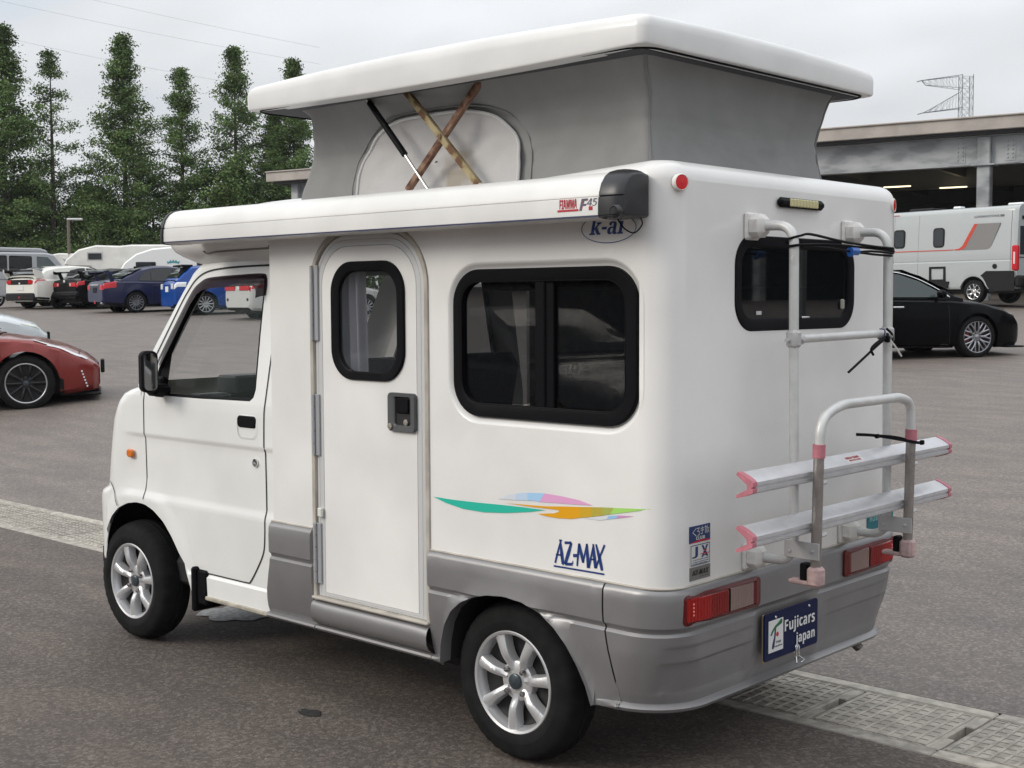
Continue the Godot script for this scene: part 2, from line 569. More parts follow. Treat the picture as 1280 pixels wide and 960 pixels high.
func front_arch_y(x: float) -> float:
	if x < -3.215 or x > -2.497: return 0.0
	return table(x, [[-3.215, 0.28], [-3.195, 0.40], [-3.165, 0.483], [-3.12, 0.555], [-3.06, 0.603], [-2.99, 0.630], [-2.91, 0.643], [-2.84, 0.641], [-2.77, 0.620], [-2.70, 0.580], [-2.64, 0.520], [-2.59, 0.452], [-2.54, 0.40], [-2.497, 0.30]])

func build_van():
	van = thing("camper_van", "white pop-top camper van with grey lower body and rear ladder in the foreground", "camper van", VB)
	M.white = grain(paint(0.80, 0.787, 0.770, 0.32), noise(0.006, 4, 14), 0.955, 1.0, 2.3)
	M.cab_white = grain(paint(0.80, 0.80, 0.785, 0.28), noise(0.006, 4, 15), 0.96, 1.0, 2.3)
	M.silver = grain(mat(0.262, 0.257, 0.262, 0.40, 0.5), noise(0.01, 4, 16), 0.96, 1.0, 1.3)
	M.gasket = grain(mat(0.50, 0.46, 0.405, 0.7), noise(0.02, 4, 17), 0.84, 1.0, 0.9, 256)
	M.trim = mat(0.60, 0.60, 0.60, 0.35, 0.2)
	M.frame = dull(mat(0.005, 0.005, 0.0065, 0.5), 0.2)
	M.pane = dull(pane(0.006, 0.0065, 0.0075, 0.84), 0.3)
	M.pane_clear = dull(pane(0.045, 0.085, 0.07, 0.10), 0.25)
	M.inside = grain(mat(0.16, 0.13, 0.10, 0.8), noise(0.02, 4, 18), 0.6, 1.0, 1.0)
	M.cloth = mat(0.62, 0.62, 0.68, 0.9)
	van_shell()
	van_skirts()
	van_side_openings()
	van_rear()
	van_cab()
	van_roof()
	van_awning()
	van_ladder_and_rack()
	van_decals()
	van_inside()
	van_wheels()

func van_shell():
	var b := MB.new()
	var lay := side_at(0.0)
	var W := 1.475
	# left side: plain strip, door bay, window bay
	b.quad(Vector3(-1.885, 0.66, 0), Vector3(-1.885, 1.88, 0), Vector3(-1.66, 1.88, 0), Vector3(-1.66, 0.66, 0))
	var bay := PackedVector2Array([Vector2(-1.66, 0.40), Vector2(-1.66, 1.88), Vector2(-0.972, 1.88), Vector2(-0.972, 0.40)])
	holed(b, bay, door_line(0.036), Vector2(-1.316, 1.1), lay)
	var bay2 := PackedVector2Array([Vector2(-0.972, 0.66), Vector2(-0.972, 1.88), Vector2(-0.1, 1.88), Vector2(-0.1, 0.66)])
	var wo := rr(-0.4955, 1.391, 0.771, 0.484, 0.115, 10)
	var wlip := rr(-0.4955, 1.391, 0.771 + 0.052, 0.484 + 0.052, 0.141, 10)
	holed(b, bay2, wlip, Vector2(-0.4955, 1.391), lay)
	# moulded recess round the side window
	var lip := []
	for k in 6:
		var u := k / 5.0
		var o := PackedVector2Array()
		for i in wo.size(): o.append(wlip[i].lerp(wo[i], u))
		lip.append(lift(o, side_at(-0.017 * smoothstep(0.0, 1.0, u))))
	lip.append(lift(wo, side_at(-0.05)))
	b.rows(lip, true)
	# rear with its window, both rounded corners, right side
	var rb := PackedVector2Array([Vector2(0.1, 0.66), Vector2(0.1, 1.88), Vector2(1.375, 1.88), Vector2(1.375, 0.66)])
	var rw := rr(0.726, 1.580, 0.752, 0.300, 0.095, 10)
	holed(b, rb, rw, Vector2(0.726, 1.58), rear_at(0.0))
	b.rows([lift(rw, rear_at(0.0)), lift(rw, rear_at(-0.04))], true)
	for s in 2:
		var A := PackedVector3Array(); var B := PackedVector3Array()
		for k in 13:
			var a := PI / 2 * k / 12
			var z := -0.1 + 0.1 * cos(a)
			if s == 1: z = -W - z
			A.append(Vector3(-0.1 + 0.1 * sin(a), 0.66, z)); B.append(Vector3(-0.1 + 0.1 * sin(a), 1.88, z))
		b.strip(A, B)
	b.quad(Vector3(-1.885, 0.66, -W), Vector3(-0.1, 0.66, -W), Vector3(-0.1, 1.88, -W), Vector3(-1.885, 1.88, -W))
	# the rolled edge into the roof
	var R := []
	for k in 9:
		var a := PI / 2 * k / 8
		var ins := 0.062 * (1 - cos(a))
		var p := plan(-ins, 0.1, -1.885, -1.885, 12, 2)
		# keep the corner concentric while the line moves in
		for i in p.size(): p[i].y = 1.88 + 0.060 * sin(a) - 0.034 * sin(a) * smoothstep(-0.12, -0.45, p[i].x)
		R.append(p)
	var inner := plan(-0.40, 0.1, -1.885, -1.885, 12, 2)
	for i in inner.size():
		inner[i] = R[8][i].lerp(Vector3(R[8][i].x, 0, -0.7375), 0.5)
		inner[i].x = minf(inner[i].x, -0.3)
		inner[i].y = R[8][i].y - 0.004
	R.append(inner)
	b.rows(R)
	# thickness where the shell ends at the cab
	b.quad(Vector3(-1.885, 0.40, 0), Vector3(-1.885, 1.9, 0), Vector3(-1.885, 1.9, -0.06), Vector3(-1.885, 0.40, -0.06))
	obj("camper_shell", b, M.white, van)

func van_skirts():
	# side skirt in three pieces: ahead of the door, the step below it, and the quarter with the wheel arch
	var face := func(b: MB, xs: Array, arch: Callable, edge := 0.0):
		var R := []
		for y in SKIRT_Y:
			var r := PackedVector3Array()
			for x in xs:
				var ay: float = arch.call(x)
				var yy: float = maxf(y, ay) if ay > 0.0 else y
				var z := skirt_offset(yy)
				if edge == 0.0 and x > -0.98:
					var far := clampf(maxf(-0.935 - x, x + 0.268) / 0.041, 0.0, 1.0)
					z = lerpf(skirt_offset(maxf(yy, 0.38)), z, far)
				if ay > 0.0: z += 0.008 * exp(-pow((yy - ay) / 0.03, 2))
				var xx: float = x
				if edge > 0.0 and x == xs[0]: xx = x - 0.045 * smoothstep(0.54, 0.33, y)
				if edge == 0.0 and x > -0.2679: xx = x + 0.042 * smoothstep(0.60, 0.30, y) * clampf((x + 0.2679) / 0.0414, 0.0, 1.0)
				r.append(Vector3(xx, yy, z))
			R.append(r)
		b.rows(R)
	var none := func(_x): return 0.0
	var b := MB.new()
	face.call(b, [-1.895, -1.86, -1.80, -1.72, -1.665, -1.645, -1.638], none, 1.0)
	# returns at both ends
	for e in [-1.638]:
		var A := PackedVector3Array(); var B := PackedVector3Array()
		for y in SKIRT_Y: A.append(Vector3(e, y, skirt_offset(y))); B.append(Vector3(e + 0.012, y, -0.04))
		b.strip(A, B)
	obj("front_skirt", b, M.silver, van)
	b = MB.new()
	# rounded step bar under the door
	var R := []
	var prof := [[0.404, -0.03], [0.404, 0.002], [0.400, 0.012], [0.390, 0.020], [0.37, 0.024], [0.345, 0.022], [0.325, 0.012], [0.313, -0.004], [0.308, -0.016], [0.304, 0.0], [0.296, 0.003], [0.287, -0.004], [0.285, -0.05]]
	for q in prof:
		var r := PackedVector3Array()
		for k in 9: r.append(Vector3(lerpf(-1.634, -1.0, k / 8.0), q[0] - 0.012 * 0.0, q[1]))
		R.append(r)
	b.rows(R)
	obj("door_step", b, M.silver, van)
	b = MB.new()
	var xs := [-0.996, -0.985, -0.96, -0.942, -0.9351, -0.935]
	for k in 61:
		var a := PI * k / 60
		xs.append(-0.6015 - 0.3335 * cos(a))
	xs.append_array([-0.2679, -0.262, -0.25, -0.235, -0.2265])
	face.call(b, xs, rear_arch_y)
	var A := PackedVector3Array(); var B := PackedVector3Array()
	for y in SKIRT_Y: A.append(Vector3(-0.996, y, skirt_offset(y))); B.append(Vector3(-1.008, y, -0.04))
	b.strip(A, B)
	obj("rear_quarter_skirt", b, M.silver, van)
	# arch lip turned inwards, and the dark well behind it
	b = MB.new()
	A = PackedVector3Array(); B = PackedVector3Array()
	var C := PackedVector3Array()
	for k in 61:
		var x := -0.6015 - 0.333 * cos(PI * k / 60)
		var y := rear_arch_y(x)
		A.append(Vector3(x, y, 0.022)); B.append(Vector3(x, y + 0.003, -0.03)); C.append(Vector3(x, y + 0.02, -0.42))
	b.strip(A, B); 
	obj("rear_arch_lip", b, M.silver, van)
	b = MB.new()
	b.strip(B, C); b.fan(C)
	b.box(Vector3(-1.7, 0.34, -0.74), Vector3(2.7, 0.12, 1.25), 0.02)
	b.box(Vector3(-0.25, 0.40, -0.74), Vector3(0.4, 0.16, 1.3), 0.02)
	b.box(Vector3(-1.3, 0.255, -0.3), Vector3(0.5, 0.1, 0.2), 0.02)
	b.tube([Vector3(-0.65, 0.27, -0.1), Vector3(-0.65, 0.27, -1.37)], 0.035, 8)
	b.tube([Vector3(-3.0, 0.27, -0.1), Vector3(-3.0, 0.27, -1.37)], 0.03, 8)
	obj("underbody", b, M.dark, van)
	# bumper wrapped round the rear
	b = MB.new()
	R = []
	var ys := [0.285, 0.287, 0.298, 0.306, 0.311, 0.33, 0.345, 0.355, 0.38, 0.41, 0.438, 0.444, 0.45, 0.47, 0.487, 0.493, 0.499, 0.506, 0.528, 0.537, 0.546, 0.556, 0.575, 0.60, 0.63, 0.655, 0.668, 0.674]
	for y in ys:
		var r := table(y, [[0.30, 0.21], [0.54, 0.135], [0.67, 0.115]])
		var o := skirt_offset(y)
		var p := plan(o, r, -0.2205 + 0.042 * smoothstep(0.60, 0.30, y), -0.5, 12, 2)
		for i in p.size():
			p[i].y = y
			var u := -p[i].z
			if p[i].x > -0.06:
				var blk := 0.0
				for q in [[0.02, 0.455], [0.88, 1.40]]: blk = maxf(blk, smoothstep(q[0], q[0] + 0.035, u) * smoothstep(q[1], q[1] - 0.03, u))
				var d := table(y, [[0.308, 0.0], [0.355, -0.010], [0.438, -0.011], [0.444, -0.005], [0.487, -0.005], [0.499, 0.0]])
				p[i].x += d * blk
				if y < 0.535 and y > 0.30: p[i].x -= 0.008 * smoothstep(0.47, 0.49, u) * smoothstep(0.865, 0.845, u) * smoothstep(0.535, 0.525, y)
		R.append(p)
	b.rows(R)
	obj("rear_bumper", b, M.silver, van)
	# dark seam between quarter and bumper
	b = MB.new()
	A = PackedVector3Array(); B = PackedVector3Array()
	for y in SKIRT_Y:
		var x := -0.2235 + 0.042 * smoothstep(0.60, 0.30, y)
		A.append(Vector3(x - 0.005, y, skirt_offset(y) - 0.004)); B.append(Vector3(x + 0.005, y, skirt_offset(y) - 0.004))
	b.strip(A, B)
	obj("bumper_seam", b, M.dark, van)
	# beige sealant along the top of the grey panels
	b = MB.new()
	for q in [[-1.895, -1.64], [-0.995, -0.1]]: b.tube([Vector3(q[0], 0.675, 0.002), Vector3(q[1], 0.675, 0.002)], 0.004, 6)
	var cs := []
	for p in plan(0.002, 0.1, -0.1, -0.5, 10, 1): cs.append(p + Vector3(0, 0.675, 0))
	b.tube(cs, 0.004, 6)
	obj("sealant_line", b, M.gasket, van)

func van_side_openings():
	# big sliding side window
	var a := rr(-0.4955, 1.391, 0.771, 0.484, 0.115, 10)
	var i := rr(-0.500, 1.3915, 0.686, 0.397, 0.075, 10)
	var b := MB.new()
	window_frame(b, a, i, side_at, -0.02, 0.0, -0.03)
	var fr := obj("side_window", b, M.frame, van)
	fr.set_meta("label", "large black framed sliding window")
	var sub := func(called, mb, m):
		var o := MeshInstance3D.new(); o.mesh = mb.mesh(m); put(o, called, fr); return o
	b = MB.new(); b.box(Vector3(-0.497, 1.3915, -0.016), Vector3(0.042, 0.40, 0.022), 0.004); b.box(Vector3(-0.461, 1.3915, -0.022), Vector3(0.034, 0.40, 0.02), 0.003)
	sub.call("mullion", b, M.frame)
	b = MB.new(); b.box(Vector3(-0.5, 1.189, -0.014), Vector3(0.60, 0.008, 0.02), 0.002)
	sub.call("slide_track", b, M.trim if false else M.black)
	b = MB.new(); b.fan(lift(rr(-0.678, 1.3915, 0.328, 0.392, 0.07, 8), side_at(-0.020)))
	sub.call("pane", b, M.pane)
	b = MB.new(); b.fan(lift(rr(-0.306, 1.3915, 0.30, 0.392, 0.07, 8), side_at(-0.026)))
	sub.call("pane", b, M.pane)
	# the rubber beading inside the frame
	b = MB.new()
	var tr := []
	for v in rr(-0.500, 1.3915, 0.690, 0.401, 0.077, 10): tr.append(Vector3(v.x, v.y, -0.006))
	b.tube(tr, 0.0035, 6, true)
	sub.call("beading", b, M.black)
	# entry door
	b = MB.new()
	var R := []
	for q in [[0.036, 0.0], [0.034, 0.006], [0.026, 0.009], [0.017, 0.006], [0.015, -0.012]]: R.append(lift(door_line(q[0]), side_at(q[1])))
	b.rows(R, true)
	obj("door_gasket", b, M.gasket, van)
	b = MB.new()
	R = []
	for q in [[0.015, -0.03], [0.012, -0.006], [0.010, -0.003], [-0.002, -0.002], [-0.004, -0.004], [-0.006, -0.004], [-0.008, -0.002], [-0.028, -0.002], [-0.029, -0.007], [-0.031, -0.007]]: R.append(lift(door_line(q[0]), side_at(q[1])))
	b.rows(R, true)
	obj("door_frame", b, M.trim, van)
	b = MB.new()
	var hole := rr(-1.3145, 1.46, 0.395, 0.427, 0.11, 10)
	var dl := door_line(-0.031)
	holed(b, dl, hole, Vector2(-1.3145, 1.40), side_at(-0.002))
	b.rows([lift(dl, side_at(-0.009)), lift(dl, side_at(-0.002))], true)
	b.rows([lift(hole, side_at(-0.002)), lift(hole, side_at(-0.035))], true)
	var door := obj("entry_door", b, M.white, van)
	var dsub := func(called, mb, m):
		var o := MeshInstance3D.new(); o.mesh = mb.mesh(m); put(o, called, door); return o
	b = MB.new()
	window_frame(b, rr(-1.3145, 1.46, 0.395, 0.427, 0.112, 10), rr(-1.3135, 1.457, 0.312, 0.36, 0.085, 10), side_at, -0.004, 0.008, -0.012)
	dsub.call("window_frame", b, M.frame)
	b = MB.new(); b.fan(lift(rr(-1.3135, 1.457, 0.318, 0.366, 0.087, 10), side_at(-0.004)))
	dsub.call("pane", b, pane(0.03, 0.033, 0.036, 0.42))
	b = MB.new()
	var hb := rr(-1.1305, 1.1425, 0.141, 0.136, 0.016, 4)
	var hi := rr(-1.126, 1.146, 0.082, 0.098, 0.010, 4)
	window_frame(b, hb, hi, side_at, -0.004, 0.012, 0.0)
	dsub.call("handle_plate", b, mat(0.075, 0.078, 0.082, 0.45))
	b = MB.new(); b.fan(lift(rr(-1.126, 1.146, 0.084, 0.10, 0.01, 3), side_at(0.0005)))
	dsub.call("handle_recess", b, M.dark)
	b = MB.new(); b.box(Vector3(-1.128, 1.165, 0.005), Vector3(0.06, 0.05, 0.008), 0.003)
	dsub.call("handle_paddle", b, M.black)
	for q in [Vector3(-1.112, 1.108, 0.002), Vector3(-1.184, 1.092, 0.012)]:
		b = MB.new(); b.lathe([Vector2(0.011, 0), Vector2(0.011, 0.005), Vector2(0.003, 0.006)], 12, Transform3D(Basis(), q), true)
		dsub.call("lock", b, mat(0.45, 0.42, 0.36, 0.35, 0.7))
	# hinges on the left edge of the door
	for y in [[1.385, 1.665], [0.955, 1.185], [0.47, 0.70]]:
		b = MB.new()
		var h: float = (y[1] - y[0]) / 5
		for k in 5: b.tube([Vector3(-1.617, y[0] + k * h + 0.002, 0.010), Vector3(-1.617, y[0] + (k + 1) * h - 0.002, 0.010)], 0.007, 8)
		b.box(Vector3(-1.600, (y[0] + y[1]) / 2, 0.003), Vector3(0.022, y[1] - y[0], 0.006), 0.001)
		dsub.call("hinge", b, mat(0.42, 0.43, 0.45, 0.4, 0.4))
	b = MB.new(); b.box(Vector3(-1.585, 0.742, 0.008), Vector3(0.024, 0.034, 0.014), 0.003)
	dsub.call("stop_block", b, mat(0.66, 0.65, 0.6, 0.5))
	# sill moulding below the door
	b = MB.new()
	b.box(Vector3(-1.316, 0.4165, 0.006), Vector3(0.636, 0.012, 0.028), 0.004)
	obj("door_sill", b, M.gasket, van)

func van_rear():
	var b := MB.new()
	window_frame(b, rr(0.726, 1.580, 0.752, 0.300, 0.095, 10), rr(0.726, 1.582, 0.668, 0.222, 0.06, 10), rear_at, -0.01, 0.004, -0.012)
	var fr := obj("rear_window", b, M.frame, van)
	fr.set_meta("label", "black framed rear window behind the ladder")
	var sub := func(par, called, mb, m):
		var o := MeshInstance3D.new(); o.mesh = mb.mesh(m); put(o, called, par); return o
	b = MB.new(); b.fan(lift(rr(0.726, 1.582, 0.672, 0.226, 0.06, 10), rear_at(-0.004)))
	sub.call(fr, "pane", b, pane(0.006, 0.007, 0.008, 0.93))
	b = MB.new(); b.box(Vector3(0.001, 1.512, -1.02), Vector3(0.01, 0.035, 0.022), 0.004)
	sub.call(fr, "latch", b, mat(0.30, 0.29, 0.25, 0.4))
	b = MB.new(); b.box(Vector3(-0.002, 1.487, -0.492), Vector3(0.002, 0.012, 0.03), 0.0005)
	sub.call(fr, "maker_label", b, mat(0.5, 0.5, 0.5, 0.5))
	b = MB.new(); b.box(Vector3(0.003, 1.470, -0.77), Vector3(0.008, 0.006, 0.05), 0.002)
	sub.call(fr, "wire_clip", b, M.chrome)
	# round red reflectors
	for z in [-0.063, -1.392]:
		b = MB.new()
		var q := Transform3D(Basis(Vector3(0, 0, -1), Vector3(0, 1, 0), Vector3(1, 0, 0)), Vector3(-0.001 if z > -1 else -0.006, 1.870, z))
		if z > -0.5: q = q.rotated_local(Vector3.UP, -0.35)
		if z < -1.0: q = q.rotated_local(Vector3.UP, 0.25)
		b.lathe([Vector2(0.0255, -0.006), Vector2(0.0255, 0.008), Vector2(0.0225, 0.011), Vector2(0.0205, 0.008)], 24, q)
		var o := obj("reflector", b, mat(0.72, 0.70, 0.66, 0.4), van)
		b = MB.new(); b.lathe([Vector2(0.0215, 0.008), Vector2(0.0195, 0.0105), Vector2(0.001, 0.0115)], 24, q)
		sub.call(o, "lens", b, mat(0.62, 0.006, 0.012, 0.25))
	# high light bar
	b = MB.new(); b.box(Vector3(0.010, 1.8405, -0.724), Vector3(0.024, 0.032, 0.282), 0.012)
	var bar := obj("high_light_bar", b, M.black, van)
	for k in 9:
		b = MB.new(); b.box(Vector3(0.0225, 1.8405, -0.644 - k * 0.0198), Vector3(0.006, 0.026, 0.0185), 0.003)
		sub.call(bar, "light_cell", b, mat(0.55, 0.50, 0.27, 0.3))
	# tail lamps
	for side in 2:
		var z0 := -0.072 if side == 0 else -1.405
		var sg := -1.0 if side == 0 else 1.0
		var L := 0.395
		b = MB.new()
		var f := func(v): return Vector3(0.0, v.y, z0 + sg * v.x)
		var out := rr(L / 2, 0.607, L, 0.094, 0.016, 4)
		var inn := rr(L / 2 - 0.008, 0.607, L - 0.034, 0.074, 0.01, 4)
		var place := func(x): return func(v): return Vector3(x - 0.03 * pow(maxf(0.0, 1.0 - v.x / 0.10), 2) * 0.6, v.y, z0 + sg * v.x)
		var R := []
		for q in [[out, 0.012], [out, 0.028], [inn, 0.031], [inn, 0.027]]: R.append(lift(q[0], place.call(q[1])))
		b.rows(R, true)
		var lamp := obj("tail_lamp", b, mat(0.10, 0.004, 0.006, 0.25), van)
		var lens := func(called, x0, x1, m, ribs):
			var mb := MB.new()
			var A := []
			for y in [0.571, 0.573, 0.589, 0.607, 0.625, 0.641, 0.643]:
				var r := PackedVector3Array()
				var n: int = ribs * 4
				for k in n + 1:
					var x: float = lerpf(x0, x1, float(k) / n)
					var p: Vector3 = place.call(0.030 + (0.0022 * absf(sin(PI * k / 4.0)) if y > 0.572 and y < 0.642 else -0.004)).call(Vector2(x, y))
					r.append(p)
				A.append(r)
			mb.rows(A)
			sub.call(lamp, called, mb, m)
		lens.call("red_lens", 0.008, 0.118, mat(0.29, 0.005, 0.005, 0.12), 8)
		lens.call("dark_red_lens", 0.118, 0.212, mat(0.19, 0.003, 0.003, 0.10), 7)
		lens.call("clear_lens", 0.222, 0.352, mat(0.24, 0.165, 0.15, 0.10), 9)
		lens.call("red_end_lens", 0.353, 0.379, mat(0.12, 0.004, 0.005, 0.10), 1)
		b = MB.new()
		for k in 4: b.lathe([Vector2(0.004, 0), Vector2(0.0005, 0.003)], 8, Transform3D(Basis(Vector3(0, 0, -1), Vector3(0, 1, 0), Vector3(1, 0, 0)), place.call(0.032).call(Vector2(0.034, 0.592 + k * 0.011))))
		sub.call(lamp, "lens_dimples", b, mat(0.9, 0.25, 0.2, 0.1))
	# dealer plate in place of the number plate
	b = MB.new()
	b.prism(rr(0.653, 0.4475, 0.334, 0.155, 0.012, 4), 0.0, 0.006, Transform3D(Basis(Vector3(0, 0, -1), Vector3(0, 1, 0), Vector3(1, 0, 0)), Vector3(0.026, 0, 0)), 0.001)
	var plate := obj("dealer_plate", b, dull(mat(0.005, 0.010, 0.050, 0.45), 0.3), van)
	plate.set_meta("label", "dark blue dealer plate with white lettering")
	var X := 0.0335
	b = MB.new(); b.box(Vector3(0.0225, 0.444, -0.652), Vector3(0.006, 0.158, 0.33), 0.002)
	sub.call(plate, "backing_board", b, mat(0.30, 0.22, 0.14, 0.7))
	b = MB.new(); b.box(Vector3(X - 0.001, 0.447, -0.553), Vector3(0.002, 0.104, 0.088), 0.0005)
	sub.call(plate, "white_panel", b, mat(0.66, 0.66, 0.66, 0.5))
	var flat := func(pts, x, called, m):
		var mb := MB.new()
		var pp := PackedVector2Array()
		for q in pts: pp.append(Vector2(q[0], q[1]))
		mb.prism(pp, 0.0, 0.0012, Transform3D(Basis(Vector3(0, 0, -1), Vector3(0, 1, 0), Vector3(1, 0, 0)), Vector3(x, 0, 0)))
		sub.call(plate, called, mb, m)
	flat.call([[0.518, 0.453], [0.528, 0.466], [0.545, 0.479], [0.562, 0.486], [0.582, 0.497], [0.590, 0.493], [0.588, 0.482], [0.572, 0.478], [0.556, 0.474], [0.538, 0.464], [0.524, 0.450]], X, "green_stroke", mat(0.01, 0.12, 0.045, 0.5))
	flat.call([[0.545, 0.470], [0.551, 0.471], [0.549, 0.445], [0.541, 0.412], [0.534, 0.404], [0.528, 0.408], [0.530, 0.420], [0.541, 0.444]], X, "navy_stroke", mat(0.01, 0.02, 0.08, 0.5))
	b = MB.new(); b.lathe([Vector2(0.008, 0), Vector2(0.007, 0.001)], 16, Transform3D(Basis(Vector3(0, 0, -1), Vector3(0, 1, 0), Vector3(1, 0, 0)), Vector3(X, 0.450, -0.561)), true)
	sub.call(plate, "red_dot", b, mat(0.5, 0.01, 0.03, 0.5))
	var ink := mat(0.66, 0.66, 0.67, 0.5)
	var right := Vector3(0, 0, -1)
	for w in [["Fujicars", 0.192, 0.052, Vector3(X + 0.001, 0.4635, -0.700)], ["japan", 0.122, 0.047, Vector3(X + 0.001, 0.409, -0.735)]]:
		words(w[0], font("Droid Sans", true), w[1], w[2], w[3], right, Vector3.UP, ink, plate)
	for w in [["FUJI", 0.03, 0.009, Vector3(X + 0.001, 0.424, -0.567)], ["CARS JAPAN", 0.046, 0.006, Vector3(X + 0.001, 0.411, -0.566)]]:
		words(w[0], font("Droid Sans", true), w[1], w[2], w[3], right, Vector3.UP, mat(0.12, 0.12, 0.14, 0.5), plate)
	for z in [-0.553, -0.763]:
		b = MB.new(); b.lathe([Vector2(0.005, 0), Vector2(0.004, 0.003), Vector2(0.0005, 0.004)], 10, Transform3D(Basis(Vector3(0, 0, -1), Vector3(0, 1, 0), Vector3(1, 0, 0)), Vector3(X - 0.002, 0.507, z)))
		sub.call(plate, "plate_screw", b, M.chrome)
	b = MB.new()
	for k in 3:
		var z := -0.672 - 0.010 * k
		var loop := []
		for j in 9: loop.append(Vector3(0.034 + 0.006 * sin(TAU * j / 9), 0.367 + 0.021 * cos(TAU * j / 9), z + 0.004 * sin(TAU * j / 9)))
		b.tube(loop, 0.0017, 5, true)
	b.tube([Vector3(0.036, 0.352, -0.694), Vector3(0.045, 0.337, -0.712), Vector3(0.040, 0.330, -0.70)], 0.0015, 5)
	b.tube([Vector3(0.036, 0.352, -0.676), Vector3(0.045, 0.336, -0.664), Vector3(0.040, 0.330, -0.67)], 0.0015, 5)
	sub.call(plate, "wire_tie", b, M.chrome)
	# tail pipe
	b = MB.new()
	b.tube(bend([Vector3(-0.30, 0.34, -1.20), Vector3(-0.12, 0.335, -1.20), Vector3(-0.02, 0.262, -1.215)], 0.06), 0.017, 12, false, false)
	b.tube([Vector3(-0.10, 0.322, -1.203), Vector3(-0.016, 0.262, -1.216)], 0.013, 10, false, false)
	obj("tail_pipe", b, grain(mat(0.22, 0.20, 0.185, 0.5, 0.5), noise(0.05, 3, 3), 0.8, 1.0, 0.2, 256), van)
	# stickers left of the lamp
	var card := func(y, h, z, w, m, called, x := 0.0015):
		var mb := MB.new(); mb.box(Vector3(x, y, z), Vector3(0.002, h, w), 0.0)
		return obj(called, mb, m, van)
	var blue := mat(0.012, 0.035, 0.13, 0.4)
	var wht := mat(0.62, 0.62, 0.60, 0.5)
	var s1: MeshInstance3D = card.call(0.828, 0.104 * 0.46 * 1.06, -0.167, 0.108, blue, "club_sticker")
	s1.set_meta("label", "blue club sticker with white lettering")
	strokes(s1, 0.0032, [[[0.146, 0.846], [0.128, 0.835], [0.146, 0.823]], [[0.151, 0.845], [0.163, 0.846], [0.152, 0.836], [0.163, 0.835], [0.163, 0.825], [0.154, 0.824]], [[0.170, 0.843], [0.186, 0.843]], [[0.170, 0.837], [0.185, 0.837]], [[0.178, 0.848], [0.178, 0.826], [0.171, 0.827]], [[0.191, 0.845], [0.203, 0.845]], [[0.195, 0.849], [0.194, 0.828]], [[0.199, 0.841], [0.199, 0.827]], [[0.205, 0.848], [0.203, 0.840], [0.214, 0.839]], [[0.208, 0.836], [0.205, 0.826]], [[0.209, 0.834], [0.214, 0.827]]], 0.0022, wht)
	words("CLUB", font("Droid Sans", true), 0.046, 0.010, Vector3(0.0035, 0.8155, -0.168), right, Vector3.UP, wht, s1)
	var s1b := MB.new()
	s1b.prism(PackedVector2Array([Vector2(0.1131, 0.8036), Vector2(0.2209, 0.8036), Vector2(0.2209, 0.806), Vector2(0.19, 0.8085), Vector2(0.167, 0.809), Vector2(0.14, 0.8075)]), 0, 0.0008, Transform3D(Basis(Vector3(0, 0, -1), Vector3(0, 1, 0), Vector3(1, 0, 0)), Vector3(0.0026, 0, 0)))
	sub.call(s1, "red_band", s1b, mat(0.5, 0.01, 0.03, 0.5))
	var s2: MeshInstance3D = card.call(0.765, 0.065, -0.169, 0.103, wht, "association_sticker")
	s2.set_meta("label", "white square sticker with large navy letters")
	var s2b := MB.new()
	var fo := rr(0.169, 0.765, 0.100, 0.062, 0.002, 1); var fi := rr(0.169, 0.765, 0.095, 0.0575, 0.002, 1)
	s2b.rows([lift(fo, rear_at(0.0030)), lift(fi, rear_at(0.0030))], true)
	sub.call(s2, "sticker_border", s2b, blue)
	words("J", font("Droid Sans", true), 0.028, 0.034, Vector3(0.0035, 0.7735, -0.141), right, Vector3.UP, blue, s2)
	words("V", font("Droid Sans", true), 0.034, 0.018, Vector3(0.0035, 0.782, -0.192), right, Vector3.UP, blue, s2)
	words("A", font("Droid Sans", true), 0.036, 0.017, Vector3(0.0035, 0.7635, -0.192), right, Vector3.UP, blue, s2)
	strokes(s2, 0.0045, [[[0.170, 0.7655], [0.214, 0.7655]], [[0.184, 0.7765], [0.200, 0.7735]]], 0.0026, mat(0.55, 0.01, 0.02, 0.5))
	strokes(s2, 0.0035, [[[0.126, 0.750], [0.212, 0.750]], [[0.126, 0.7435], [0.212, 0.7435]], [[0.126, 0.7385], [0.205, 0.7385]]], 0.0017, blue, true)
	var s3: MeshInstance3D = card.call(0.709, 0.040, -0.169, 0.106, mat(0.20, 0.195, 0.19, 0.35, 0.4), "grey_name_sticker")
	words("AZ-MAX", font("Droid Serif", true), 0.085, 0.015, Vector3(0.0035, 0.712, -0.169), right, Vector3.UP, mat(0.01, 0.01, 0.012, 0.4), s3, 0.25)
	strokes(s3, 0.0030, [[[0.165, 0.698], [0.212, 0.698]]], 0.0012, M.dark)
	# partly hidden sticker at the right edge, behind the rack
	var s4: MeshInstance3D = card.call(0.718, 0.092, -1.318, 0.20, mat(0.01, 0.16, 0.20, 0.45), "teal_sticker")
	words("HUB", font("Droid Sans", true), 0.06, 0.022, Vector3(0.0035, 0.735, -1.265), right, Vector3.UP, mat(0.25, 0.5, 0.52, 0.5), s4)
	var s5 := MB.new(); s5.box(Vector3(0.002, 0.786, -1.325), Vector3(0.002, 0.03, 0.18), 0.0)
	sub.call(s4, "red_header", s5, mat(0.5, 0.02, 0.02, 0.5))

